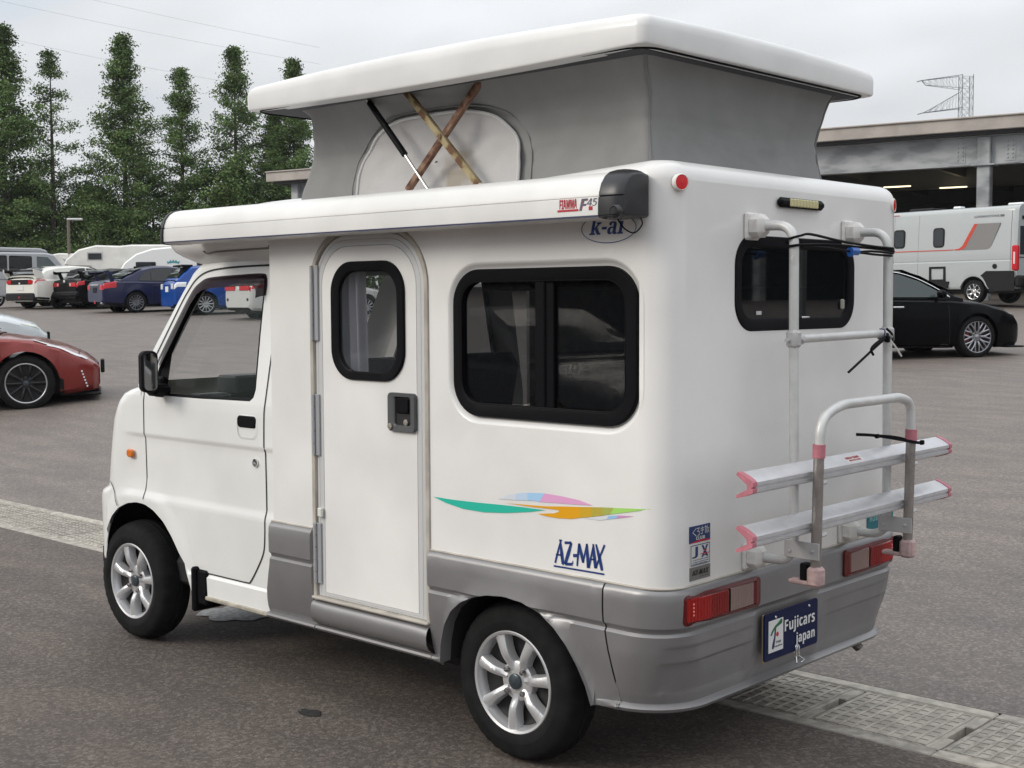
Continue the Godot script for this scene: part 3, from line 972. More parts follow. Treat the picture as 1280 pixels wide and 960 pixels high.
# flat brush strokes on the rear face: [[u, y], ...] with u = distance from the left side
func strokes(par: Node3D, x: float, S: Array, w: float, m: Material, wavy := false):
	var b := MB.new()
	for s in S:
		for k in s.size() - 1:
			var a := Vector2(s[k][0], s[k][1]); var e := Vector2(s[k + 1][0], s[k + 1][1])
			if wavy:
				var n := 9
				for j in n: b.box(Vector3(x, a.y, -lerpf(a.x, e.x, (j + 0.5) / n)), Vector3(0.0006, w, (e.x - a.x) / n * (0.85 if j % 3 else 0.5)))
				continue
			var d := (e - a).normalized() * w * 0.5
			var nn := Vector2(-d.y, d.x)
			var f := func(v: Vector2): return Vector3(x, v.y, -v.x)
			b.quad(f.call(a - d + nn), f.call(e + d + nn), f.call(e + d - nn), f.call(a - d - nn))
	var o := MeshInstance3D.new(); o.mesh = b.mesh(m); put(o, "brush_strokes", par)

func cab_z(y: float) -> float: return -0.02 - 0.16 * maxf(0.0, y - 1.1)

func cab_front(y: float) -> float:
	return -table(y, [[0.28, 3.33], [0.34, 3.356], [0.64, 3.362], [0.662, 3.35], [0.69, 3.292], [0.87, 3.264], [1.0, 3.236], [1.06, 3.205], [1.09, 3.18], [1.12, 3.145], [1.14, 3.09], [1.155, 3.02], [1.167, 2.96], [1.178, 2.93]])

func van_cab():
	var zm := -0.7375
	# ---- lower cab: left side, rounded corner, half the front; then the same mirrored
	var b := MB.new()
	var ys := [0.285, 0.30, 0.335, 0.372, 0.383, 0.394, 0.43, 0.48, 0.54, 0.60, 0.630, 0.650, 0.662, 0.675, 0.69, 0.705, 0.76, 0.83, 0.90, 0.930, 0.942, 0.950, 0.96, 1.0, 1.04, 1.07, 1.09, 1.12]
	var R := []
	for y in ys:
		var r := PackedVector3Array()
		for k in 121:
			var s := k / 120.0
			var xf := cab_front(y)
			var p := Vector3.ZERO
			if k <= 84:
				var x := lerpf(-1.89, xf + 0.2, k / 84.0)
				var ay := front_arch_y(x)
				var yy := maxf(y, ay)
				var z := cab_z(yy)
				# pressed creases of the door
				var fade := smoothstep(xf + 0.2, xf + 0.34, x)
				z += fade * table(yy, [[0.30, -0.012], [0.378, -0.010], [0.384, -0.022], [0.392, -0.018], [0.60, -0.006], [0.665, -0.003], [0.700, -0.013], [0.90, -0.009], [0.938, -0.008], [0.950, 0.0], [1.1, 0.0]])
				if ay > 0.0 and yy - ay < 0.13: z += 0.012 * smoothstep(0.12, 0.03, yy - ay)
				elif x > -2.62 and x < -2.40 and yy < 0.5: z += 0.010 * smoothstep(-2.47, -2.53, x)
				p = Vector3(x, yy, z)
			else:
				var u := (k - 84) / 36.0
				if u < 0.7:
					var a := PI / 2 * u / 0.7
					p = Vector3(xf + 0.2 - 0.2 * sin(a), y, cab_z(y) - 0.2 + 0.2 * cos(a))
				else:
					p = Vector3(xf - 0.02 * sin((u - 0.7) / 0.3 * PI / 2), y, lerpf(cab_z(y) - 0.2, zm, (u - 0.7) / 0.3))
				var ay := front_arch_y(p.x) if p.z > -0.2 else 0.0
				p.y = maxf(p.y, ay)
			r.append(p)
		R.append(r)
	b.rows(R)
	# cowl between the lower cab and the windscreen
	R = []
	for y in [1.12, 1.14, 1.155, 1.167, 1.178]:
		var r := PackedVector3Array()
		var xf := cab_front(y)
		var rad := 0.2 if y < 1.16 else 0.12
		r.append(Vector3(-2.86, y, cab_z(y)))
		for k in 13:
			var a := PI / 2 * k / 12
			r.append(Vector3(xf + rad - rad * sin(a), y, cab_z(y) - rad + rad * cos(a)))
		r.append(Vector3(xf - 0.02, y, zm))
		R.append(r)
	b.rows(R)
	# ---- side frame round the door glass
	var outer := PackedVector2Array([Vector2(-1.89, 1.12), Vector2(-1.89, 1.70), Vector2(-2.10, 1.703), Vector2(-2.30, 1.700), Vector2(-2.42, 1.692), Vector2(-2.50, 1.672), Vector2(-2.555, 1.635), Vector2(-2.615, 1.556), Vector2(-2.690, 1.453), Vector2(-2.785, 1.323), Vector2(-2.85, 1.235), Vector2(-2.865, 1.20), Vector2(-2.87, 1.12)])
	var glass := PackedVector2Array([Vector2(-2.065, 1.136), Vector2(-2.045, 1.150), Vector2(-2.036, 1.18), Vector2(-2.046, 1.40), Vector2(-2.050, 1.60), Vector2(-2.056, 1.625), Vector2(-2.075, 1.634), Vector2(-2.2, 1.634), Vector2(-2.34, 1.630), Vector2(-2.44, 1.615), Vector2(-2.51, 1.575), Vector2(-2.565, 1.515), Vector2(-2.66, 1.37), Vector2(-2.745, 1.24), Vector2(-2.76, 1.16), Vector2(-2.74, 1.130), Vector2(-2.4, 1.130)])
	var on := func(v): return Vector3(v.x, v.y, cab_z(v.y))
	holed(b, outer, glass, Vector2(-2.33, 1.36), on, 4)
	b.rows([lift(glass, on), lift(glass, func(v): return Vector3(v.x, v.y, cab_z(v.y) - 0.03))], true)
	# ---- A pillar, rolled from the side frame to the edge of the windscreen, and the rail over the door
	var P0 := PackedVector3Array(); var P1 := PackedVector3Array(); var P2 := PackedVector3Array(); var P3 := PackedVector3Array()
	for v in [Vector2(-1.89, 1.70), Vector2(-2.10, 1.703), Vector2(-2.30, 1.700), Vector2(-2.42, 1.692), Vector2(-2.50, 1.672), Vector2(-2.555, 1.635), Vector2(-2.615, 1.556), Vector2(-2.690, 1.453), Vector2(-2.785, 1.323), Vector2(-2.85, 1.225), Vector2(-2.885, 1.15)]:
		var f := smoothstep(-2.40, -2.60, v.x)
		P0.append(Vector3(v.x, v.y, cab_z(v.y)))
		P1.append(Vector3(v.x - 0.030 * f, v.y + lerpf(0.028, 0.014, f), cab_z(v.y) - 0.012))
		P2.append(Vector3(v.x - 0.062 * f, v.y + lerpf(0.050, 0.030, f), cab_z(v.y) - 0.045))
		P3.append(Vector3(v.x - 0.085 * f, v.y + lerpf(0.062, 0.045, f), cab_z(v.y) - 0.10))
	b.rows([P0, P1, P2, P3])
	b.mirror_z(zm)
	# roof skin over the cab
	R = []
	for k in 5:
		var p := P3[k]
		R.append(PackedVector3Array([p, Vector3(p.x - 0.03, p.y + 0.02, zm), Vector3(p.x, p.y, 2 * zm - p.z)]))
	b.rows(R)
	obj("cab_body", b, M.cab_white, van)
	# windscreen
	b = MB.new()
	R = []
	for k in range(4, 11):
		var r := PackedVector3Array()
		for j in 13:
			var u := j / 12.0
			var p := P3[k]
			r.append(Vector3(p.x - 0.10 * sin(PI * u), p.y + 0.004 * sin(PI * u), lerpf(p.z, 2 * zm - p.z, u)))
		R.append(r)
	b.rows(R)
	obj("windscreen", b, M.pane_clear, van)
	# door glass both sides
	b = MB.new()
	b.fan(lift(glass, func(v): return Vector3(v.x, v.y, cab_z(v.y) - 0.018)))
	var dg := obj("cab_door_window", b, M.pane_clear, van)
	dg.set_meta("label", "clear cab door window with a smoked visor")
	b = MB.new()
	b.fan(lift(glass, func(v): return Vector3(v.x, v.y, 2 * zm - cab_z(v.y) + 0.018)))
	obj("cab_door_window", b, M.pane_clear, van)
	# black run channel round the glass
	b = MB.new()
	var ch := []
	for v in glass: ch.append(Vector3(v.x, v.y, cab_z(v.y) - 0.008))
	b.tube(ch, 0.010, 6, true)
	obj("window_channel", b, M.black, van)
	var b2 := MB.new()
	b2.t = b.t.duplicate()
	b2.mirror_z(zm)
	b2.t = b2.t.slice(b.t.size())
	obj("window_channel", b2, M.black, van)
	b = MB.new()
	b.poly(PackedVector2Array([Vector2(-2.765, 1.128), Vector2(-2.752, 1.235), Vector2(-2.66, 1.38), Vector2(-2.575, 1.51), Vector2(-2.52, 1.575), Vector2(-2.505, 1.555), Vector2(-2.60, 1.43), Vector2(-2.668, 1.31), Vector2(-2.676, 1.128)]), func(v): return Vector3(v.x, v.y, cab_z(v.y) - 0.006))
	b.box(Vector3(-2.72, 1.165, -0.028), Vector3(0.08, 0.09, 0.03), 0.01)
	obj("mirror_sail", b, M.black, van)
	# smoked visor over the door glass
	b = MB.new()
	var vo := smooth_path([Vector2(-2.755, 1.26), Vector2(-2.715, 1.335), Vector2(-2.625, 1.475), Vector2(-2.55, 1.580), Vector2(-2.50, 1.617), Vector2(-2.43, 1.634), Vector2(-2.22, 1.642), Vector2(-2.075, 1.644), Vector2(-2.044, 1.632), Vector2(-2.034, 1.60), Vector2(-2.034, 1.555)], 5)
	var vi := smooth_path([Vector2(-2.715, 1.25), Vector2(-2.672, 1.315), Vector2(-2.585, 1.435), Vector2(-2.515, 1.530), Vector2(-2.46, 1.570), Vector2(-2.40, 1.585), Vector2(-2.22, 1.592), Vector2(-2.10, 1.594), Vector2(-2.072, 1.585), Vector2(-2.062, 1.57), Vector2(-2.060, 1.545)], 5)
	var A := []
	for q in [[0.0, 0.002], [0.12, 0.012], [0.4, 0.024], [1.0, 0.034]]:
		var r := PackedVector3Array()
		for i in vo.size():
			var v: Vector2 = vo[i].lerp(vi[i], q[0])
			r.append(Vector3(v.x, v.y, cab_z(v.y) + q[1]))
		A.append(r)
	b.rows(A)
	var smoke := pane(0.020, 0.010, 0.014, 0.92)
	smoke.roughness = 0.3; smoke.metallic_specular = 0.15
	obj("door_visor", b, smoke, van)
	# shut lines: door edge, bonnet side line
	var line := func(pts: Array, w: float, off: float):
		var L := PackedVector3Array(); var Q := PackedVector3Array()
		for i in pts.size():
			var d: Vector2 = (pts[mini(i + 1, pts.size() - 1)] - pts[maxi(i - 1, 0)]).normalized()
			var n := Vector2(-d.y, d.x) * w * 0.5
			for e in 2:
				var v: Vector2 = pts[i] + n * (1 if e else -1)
				var z := cab_z(v.y) + off
				if v.y < 1.1:
					z += table(v.y, [[0.30, -0.012], [0.378, -0.010], [0.384, -0.022], [0.392, -0.018], [0.60, -0.006], [0.665, -0.003], [0.700, -0.013], [0.90, -0.009], [0.938, -0.008], [0.950, 0.0], [1.1, 0.0]]) * smoothstep(-3.1, -2.95, v.x)
					var ay := front_arch_y(v.x)
					if ay > 0.0 and v.y - ay < 0.13: z += 0.012 * smoothstep(0.12, 0.03, v.y - ay)
				(L if e else Q).append(Vector3(v.x, v.y, z))
		b = MB.new()
		b.strip(L, Q)
		obj("shut_line", b, M.dark, van)
	var dense := func(pts: Array):
		var o := []
		for i in pts.size() - 1:
			var n := maxi(1, int(pts[i].distance_to(pts[i + 1]) / 0.012))
			for k in n: o.append(pts[i].lerp(pts[i + 1], float(k) / n))
		o.append(pts[-1])
		return o
	line.call(dense.call([Vector2(-2.845, 1.19), Vector2(-2.84, 1.12), Vector2(-2.842, 0.94), Vector2(-2.845, 0.71), Vector2(-2.848, 0.662)]), 0.006, 0.0015)
	line.call(dense.call(smooth_path([Vector2(-2.80, 1.272), Vector2(-2.765, 1.322), Vector2(-2.640, 1.512), Vector2(-2.585, 1.583), Vector2(-2.53, 1.632), Vector2(-2.45, 1.660), Vector2(-2.30, 1.672), Vector2(-2.1, 1.676), Vector2(-1.90, 1.676)], 4)), 0.008, 0.0015)
	line.call(dense.call(smooth_path([Vector2(-1.945, 1.52), Vector2(-1.952, 1.40), Vector2(-1.960, 1.15), Vector2(-1.966, 1.0), Vector2(-1.972, 0.70), Vector2(-1.982, 0.58), Vector2(-2.0, 0.52), Vector2(-2.05, 0.45), Vector2(-2.095, 0.398), Vector2(-2.115, 0.390), Vector2(-2.20, 0.389), Vector2(-2.46, 0.389)], 4)), 0.007, 0.0018)
	line.call(dense.call([Vector2(-3.13, 0.716), Vector2(-3.09, 0.662), Vector2(-3.06, 0.612)]), 0.005, 0.003)
	# mirror
	b = MB.new()
	var mx := Transform3D(Basis(Vector3.UP, -0.25), Vector3(-2.625, 1.238, 0.085))
	b.prism(rr(0, 0, 0.072, 0.176, 0.026, 5), -0.030, 0.03, mx * Transform3D(Basis(Vector3.UP, PI / 2), Vector3.ZERO), 0.012)
	b.box(Vector3(-2.67, 1.155, 0.01), Vector3(0.08, 0.05, 0.09), 0.015)
	var mir := obj("door_mirror", b, M.black, van)
	b = MB.new()
	b.prism(rr(0, 0, 0.056, 0.155, 0.02, 5), 0.0305, 0.0325, mx * Transform3D(Basis(Vector3.UP, PI / 2), Vector3.ZERO))
	var g := MeshInstance3D.new(); g.mesh = b.mesh(mat(0.25, 0.26, 0.27, 0.03, 1.0)); put(g, "mirror_glass", mir)
	# handle, lock, side repeater
	b = MB.new()
	b.prism(rr(-2.078, 1.051, 0.125, 0.048, 0.018, 5), -0.026, -0.014, Transform3D.IDENTITY, 0.004)
	obj("cab_door_handle", b, M.black, van)
	b = MB.new()
	var hr := rr(-2.078, 1.03, 0.138, 0.10, 0.035, 6); var hr2 := rr(-2.078, 1.03, 0.122, 0.084, 0.030, 6)
	b.rows([lift(hr, side_at(-0.0195)), lift(hr2, side_at(-0.0175))], true)
	obj("handle_recess_rim", b, M.cab_white, van)
	b = MB.new(); b.lathe([Vector2(0.017, 0), Vector2(0.016, 0.006), Vector2(0.007, 0.007), Vector2(0.006, 0.002)], 14, Transform3D(Basis(), Vector3(-2.033, 0.889, -0.027)), true)
	obj("door_lock", b, M.chrome, van)
	b = MB.new(); b.prism(rr(-2.955, 0.858, 0.050, 0.036, 0.012, 4), -0.024, -0.010, Transform3D.IDENTITY, 0.005)
	obj("side_repeater", b, mat(0.62, 0.16, 0.02, 0.15), van)
	# headlamp edge just showing round the corner
	b = MB.new(); b.box(Vector3(-3.20, 0.80, -0.15), Vector3(0.09, 0.2, 0.12), 0.03)
	obj("headlamp", b, mat(0.5, 0.46, 0.36, 0.2), van)
	# mud flap and arch liner
	b = MB.new()
	b.box(Vector3(-2.475, 0.315, -0.11), Vector3(0.03, 0.19, 0.20), 0.008)
	b.box(Vector3(-2.44, 0.325, -0.04), Vector3(0.09, 0.15, 0.03), 0.008)
	A = PackedVector3Array() as Array
	var C0 := PackedVector3Array(); var C1 := PackedVector3Array()
	for k in 41:
		var x := -2.856 - 0.355 * cos(PI * k / 40)
		C0.append(Vector3(x, maxf(front_arch_y(x), 0.29) + 0.002, -0.026)); C1.append(Vector3(x, maxf(front_arch_y(x), 0.29) + 0.03, -0.42))
	b.strip(C0, C1); b.fan(C1)
	b.box(Vector3(-3.25, 0.36, -0.14), Vector3(0.10, 0.13, 0.18), 0.03)
	obj("front_wheel_arch", b, M.black, van)
	b = MB.new(); b.box(Vector3(-2.17, 0.285, -0.05), Vector3(0.52, 0.018, 0.05), 0.004)
	obj("sill_seam", b, grain(mat(0.5, 0.46, 0.38, 0.7), noise(0.03, 4, 9), 0.8, 1.0, 0.6, 256), van)
	# fibreglass fairing over the cab
	b = MB.new()
	R = []
	for q in [[1.655, 0.20, -2.58, 0.2], [1.68, 0.15, -2.66, 0.25], [1.70, 0.105, -2.73, 0.28], [1.725, 0.068, -2.79, 0.3], [1.745, 0.048, -2.82, 0.3], [1.77, 0.038, -2.84, 0.3], [1.81, 0.034, -2.845, 0.3], [1.85, 0.04, -2.83, 0.3], [1.88, 0.06, -2.79, 0.3], [1.90, 0.11, -2.72, 0.28], [1.912, 0.22, -2.60, 0.2], [1.93, 0.45, -2.4, 0.1]]:
		var r := PackedVector3Array()
		r.append(Vector3(-1.884, q[0], -q[1])); r.append(Vector3(-2.2, q[0], -q[1]))
		for k in 13:
			var a := PI / 2 * k / 12
			r.append(Vector3(q[2] + q[3] - q[3] * sin(a), q[0], -q[1] - q[3] + q[3] * cos(a)))
		for k in range(1, 4): r.append(Vector3(q[2], q[0], lerpf(-q[1] - q[3], -0.7375, k / 3.0)))
		R.append(r)
	b.rows(R)
	b.mirror_z(zm)
	obj("cab_fairing", b, M.white, van)
	b = MB.new()
	b.tube(smooth_path([Vector3(-2.40, 1.742, -0.048), Vector3(-2.385, 1.731, -0.058), Vector3(-2.31, 1.735, -0.053), Vector3(-2.14, 1.738, -0.051), Vector3(-1.955, 1.740, -0.050), Vector3(-1.95, 1.748, -0.046)], 4), 0.004, 6)
	obj("fairing_groove", b, mat(0.22, 0.21, 0.2, 0.6), van)

func canvas_inset(y: float) -> float:
	var p := [[1.93, 0.228], [1.97, 0.232], [2.03, 0.246], [2.10, 0.252], [2.16, 0.235], [2.21, 0.205], [2.25, 0.175], [2.29, 0.140]]
	return table(y, p)

func canvas_inset_right(y: float) -> float:
	return table(y, [[1.93, 0.178], [2.0, 0.182], [2.10, 0.190], [2.18, 0.187], [2.25, 0.175], [2.29, 0.160]])

func van_roof():
	# pop-top lid
	var b := MB.new()
	var cx := -1.084; var cz := -0.7375
	var HX := 0.982; var HZ := 0.712
	var R := []
	for q in [[2.279, 0.07], [2.279, 0.012], [2.281, 0.003], [2.286, 0.0], [2.330, -0.001], [2.347, 0.002], [2.359, 0.009], [2.367, 0.020], [2.371, 0.036], [2.375, 0.08], [2.380, 0.3], [2.385, 0.55]]:
		var r := PackedVector3Array()
		var rad: float = maxf(0.036 - q[1] * 0.3, 0.015)
		var w: float = HX - q[1]; var d: float = HZ - q[1]
		for s in 4:
			var sx: float = [1, -1, -1, 1][s]; var sz: float = [1, 1, -1, -1][s]
			var c := Vector2(sx * (w - rad), sz * (d - rad))
			for k in 9: 
				var v := c + Vector2.from_angle(PI / 2 * (s + k / 8.0)) * rad
				r.append(Vector3(cx + v.x, q[0], cz + v.y))
			var nx := Vector2([-(w - rad), -w, w - rad, w][s], [d, -(d - rad), -d, d - rad][s])
			var last := r[r.size() - 1]
			for k in range(1, 12): r.append(last.lerp(Vector3(cx + nx.x, q[0], cz + nx.y), k / 12.0))
		for i in r.size():
			var u := (r[i].x - cx) / HX; var v := (r[i].z - cz) / HZ
			r[i].y += (0.014 * (1.0 - v * v) + 0.020 * (1.0 - u * u)) * smoothstep(2.30, 2.36, q[0]) - 0.013 * (1.0 - u * u) * smoothstep(2.33, 2.28, q[0])
		R.append(r)
	b.rows(R, true); b.fan(R[R.size() - 1])
	var lid := obj("pop_top_lid", b, grain(paint(0.74, 0.735, 0.725, 0.38, 0.3), noise(0.008, 4, 44), 0.95, 1.0, 1.6), van)
	b = MB.new()
	b.box(Vector3(cx, 2.2775, cz), Vector3(2 * HX - 0.10, 0.006, 2 * HZ - 0.10), 0.0)
	var sub := func(par, called, mb, m):
		var o := MeshInstance3D.new(); o.mesh = mb.mesh(m); put(o, called, par); return o
	sub.call(lid, "lid_underside", b, mat(0.05, 0.05, 0.055, 0.8))
	b = MB.new()
	var ring := []
	for v in rr(cx, cz, 2 * HX - 0.045, 2 * HZ - 0.045, 0.08, 6): ring.append(Vector3(v.x, 2.2775, v.y))
	b.tube(ring, 0.005, 6, true)
	sub.call(lid, "lid_seal", b, M.black)
	# canvas wall, waisted between roof and lid
	b = MB.new()
	var wr := noise(1.0, 3, 61)
	R = []
	var ys := []
	for k in 41: ys.append(lerpf(1.895, 2.29, k / 40.0))
	for y in ys:
		var ins := canvas_inset(y)
		var x1 := -ins + 0.02 * smoothstep(2.1, 2.29, y) * 0.0
		if y > 2.15: x1 = -ins - 0.04 * smoothstep(2.15, 2.29, y)
		var x0 := table(y, [[1.93, -2.0], [2.02, -1.975], [2.10, -1.945], [2.18, -1.90], [2.25, -1.86], [2.29, -1.90]])
		var z1 := -ins; var z0 := -1.475 + canvas_inset_right(y)
		var rad := 0.035
		var r := PackedVector3Array()
		for s in 4:
			var c := Vector2([x1 - rad, x0 + rad, x0 + rad, x1 - rad][s], [z1 - rad, z1 - rad, z0 + rad, z0 + rad][s])
			for k in 5:
				var v := c + Vector2.from_angle(PI / 2 * (s + k / 4.0)) * rad
				r.append(Vector3(v.x, y, v.y))
			var e := Vector2([x0 + rad, x0, x1 - rad, x1][s], [z1, z0 + rad, z0, z1 - rad][s])
			var l := r[r.size() - 1]
			var n := 80 if s % 2 == 0 else 50
			for k in range(1, n): r.append(l.lerp(Vector3(e.x, y, e.y), float(k) / n))
		var amp := 0.016 * sin(PI * clampf((y - 1.93) / 0.36, 0, 1))
		for i in r.size():
			var nrm := Vector3(r[i].x + 1.08, 0, r[i].z + 0.7375).normalized()
			var ridge := wr.get_noise_3d(r[i].x * 1.6 + y * 1.2, y * 5.0 - r[i].x * 1.5, r[i].z * 1.6)
			var w := wr.get_noise_3d(r[i].x * 0.9, y * 2.4, r[i].z * 0.9) + 0.55 * (1.0 - 4.0 * absf(ridge)) * float(absf(ridge) < 0.25) + 0.35 * sin(8.0 * (y - 1.93) / 0.36 + 2.0 * sin(r[i].x * 2.0 + r[i].z * 2.3))
			r[i] += nrm * amp * w * 0.55
		R.append(r)
	b.rows(R, true)
	var cm := grain(mat(0.235, 0.235, 0.232, 0.8), noise(0.012, 5, 52), 0.93, 1.0, 2.1)
	relief(cm, noise(0.06, 3, 53), 0.05)
	var canvas := obj("pop_top_canvas", b, cm, van, 60.0)
	canvas.set_meta("label", "grey canvas wall of the raised roof")
	b = MB.new()
	for side in 2:
		var p := []
		for y in ys:
			var ins := canvas_inset(y)
			var x1 := -ins - (0.04 * smoothstep(2.15, 2.29, y) if y > 2.15 else 0.0)
			p.append(Vector3(x1 - 0.008, y, (-ins - 0.008) if side == 0 else (-1.475 + canvas_inset_right(y) + 0.008)))
		b = MB.new()
		b.tube(p, 0.006, 6)
		sub.call(canvas, "corner_seam", b, mat(0.17, 0.17, 0.172, 0.8))
	# mesh window in the left wall
	var out := PackedVector2Array()
	for v in smooth_path([Vector2(-1.612, 1.935), Vector2(-1.606, 2.03), Vector2(-1.578, 2.085), Vector2(-1.495, 2.150), Vector2(-1.400, 2.183), Vector2(-1.275, 2.194), Vector2(-1.03, 2.192), Vector2(-0.90, 2.168), Vector2(-0.834, 2.125), Vector2(-0.797, 2.070), Vector2(-0.780, 2.0), Vector2(-0.778, 1.935)], 4): out.append(v)
	var on := func(v): return Vector3(v.x, v.y, -canvas_inset(v.y) + 0.014 + 0.005 * sin(v.x * 31.0 + 3.0 * sin(v.y * 17.0)) * sin(PI * clampf((v.y - 1.93) / 0.26, 0, 1)))
	b = MB.new()
	var c2 := Vector2(-1.19, 2.03)
	R = []
	for k in 13:
		var r := PackedVector3Array()
		for i in out.size(): r.append(on.call(c2.lerp(out[i], maxf(0.02, k / 12.0))))
		r.append(on.call(c2.lerp(Vector2(-1.2, 1.935), maxf(0.02, k / 12.0))))
		R.append(r)
	b.rows(R, true)
	var mm := grain(mat(0.47, 0.462, 0.462, 0.9), noise(0.010, 4, 71), 0.84, 1.0, 1.3)
	mm.albedo_texture = tex(noise(0.006, 4, 74), Color(0.84, 0.80, 0.74), Color(1, 1, 1), 512, Color(0.975, 0.97, 0.965), 0.2, 0.55)
	mm.uv1_scale = Vector3.ONE / 1.2
	relief(mm, noise(0.35, 1, 72), 0.05)
	var mw := obj("mesh_window", b, mm, van, 60.0)
	mw.set_meta("label", "pale mesh window stained in its upper right")
	b = MB.new()
	var pp := []
	for v in out: pp.append(on.call(v) + Vector3(0, 0, 0.002))
	b.tube(pp, 0.006, 6)
	sub.call(mw, "window_piping", b, mat(0.55, 0.54, 0.54, 0.8))
	# stitched hem of the canvas round the mesh
	for g in [1.11]:
		b = MB.new()
		pp = []
		for v in out:
			var e := Vector2(c2.x + (v.x - c2.x) * g, minf(c2.y + (v.y - c2.y) * g, 2.245))
			if e.y > 1.90: pp.append(Vector3(e.x, e.y, -canvas_inset(e.y) + 0.002))
		b.tube(pp, 0.0035, 5)
		sub.call(canvas, "hem_seam", b, mat(0.215, 0.215, 0.213, 0.8))
	# scissor stays and gas strut
	var rust := mat(0.36, 0.33, 0.25, 0.75, 0.1)
	rust.albedo_texture = tex(noise(0.012, 5, 81), Color(0.62, 0.46, 0.36), Color(1, 0.96, 0.86), 512, Color(0.92, 0.86, 0.72), 0.3, 0.7)
	rust.uv1_triplanar = true; rust.uv1_world_triplanar = true; rust.uv1_scale = Vector3.ONE / 0.5
	var rust2 := mat(0.25, 0.19, 0.155, 0.8, 0.1)
	rust2.albedo_texture = tex(noise(0.012, 5, 82), Color(0.62, 0.46, 0.40), Color(1, 0.92, 0.84), 512, Color(0.85, 0.72, 0.64), 0.3, 0.7)
	rust2.uv1_triplanar = true; rust2.uv1_world_triplanar = true; rust2.uv1_scale = Vector3.ONE / 0.4
	var stay := func(a: Vector3, e: Vector3, m, called):
		var mb := MB.new()
		var d: Vector3 = (e - a).normalized()
		var bs := Basis(d, Vector3(0, 0, 1).cross(d).normalized(), Vector3(0, 0, 1))
		var L: float = a.distance_to(e)
		mb.box(Vector3(L / 2, 0, 0), Vector3(L, 0.024, 0.006), 0.002, Transform3D(bs, a))
		mb.box(Vector3(L / 2, 0.0105, -0.008), Vector3(L, 0.004, 0.014), 0.001, Transform3D(bs, a))
		return obj(called, mb, m, van)
	stay.call(Vector3(-0.892, 2.288, -0.158), Vector3(-1.274, 1.930, -0.158), rust2, "scissor_stay")
	stay.call(Vector3(-1.281, 2.295, -0.148), Vector3(-0.905, 1.926, -0.148), rust, "scissor_stay")
	b = MB.new(); b.lathe([Vector2(0.009, 0), Vector2(0.009, 0.008), Vector2(0.001, 0.010)], 10, Transform3D(Basis(), Vector3(-1.085, 2.105, -0.147)))
	obj("stay_pivot", b, rust2, van)
	b = MB.new(); b.tube([Vector3(-1.462, 2.262, -0.15), Vector3(-1.272, 2.057, -0.15)], 0.012, 12)
	var st := obj("gas_strut", b, M.black, van)
	b = MB.new(); b.tube([Vector3(-1.272, 2.057, -0.15), Vector3(-1.150, 1.922, -0.15)], 0.0055, 8)
	sub.call(st, "strut_rod", b, mat(0.45, 0.45, 0.46, 0.3, 0.7))
	b = MB.new(); b.tube([Vector3(-1.480, 2.283, -0.15), Vector3(-1.460, 2.261, -0.15)], 0.006, 8)
	sub.call(st, "strut_end", b, M.chrome)
	# roof deck and front hump
	b = MB.new()
	b.box(Vector3(-1.35, 1.885, -0.7375), Vector3(2.3, 0.02, 1.1), 0.0)
	obj("roof_deck", b, M.inside, van)
	b = MB.new()
	R = []
	for k in 9:
		var u := k / 8.0
		var r := PackedVector3Array()
		for j in 9:
			var v := j / 8.0
			r.append(Vector3(lerpf(-2.84, -2.1, u), 1.915 + 0.085 * pow(sin(PI * minf(u * 1.1, 1.0)), 0.7) * sin(PI * v), lerpf(-0.25, -1.2, v)))
		R.append(r)
	b.rows(R)
	obj("roof_hump", b, M.white, van)

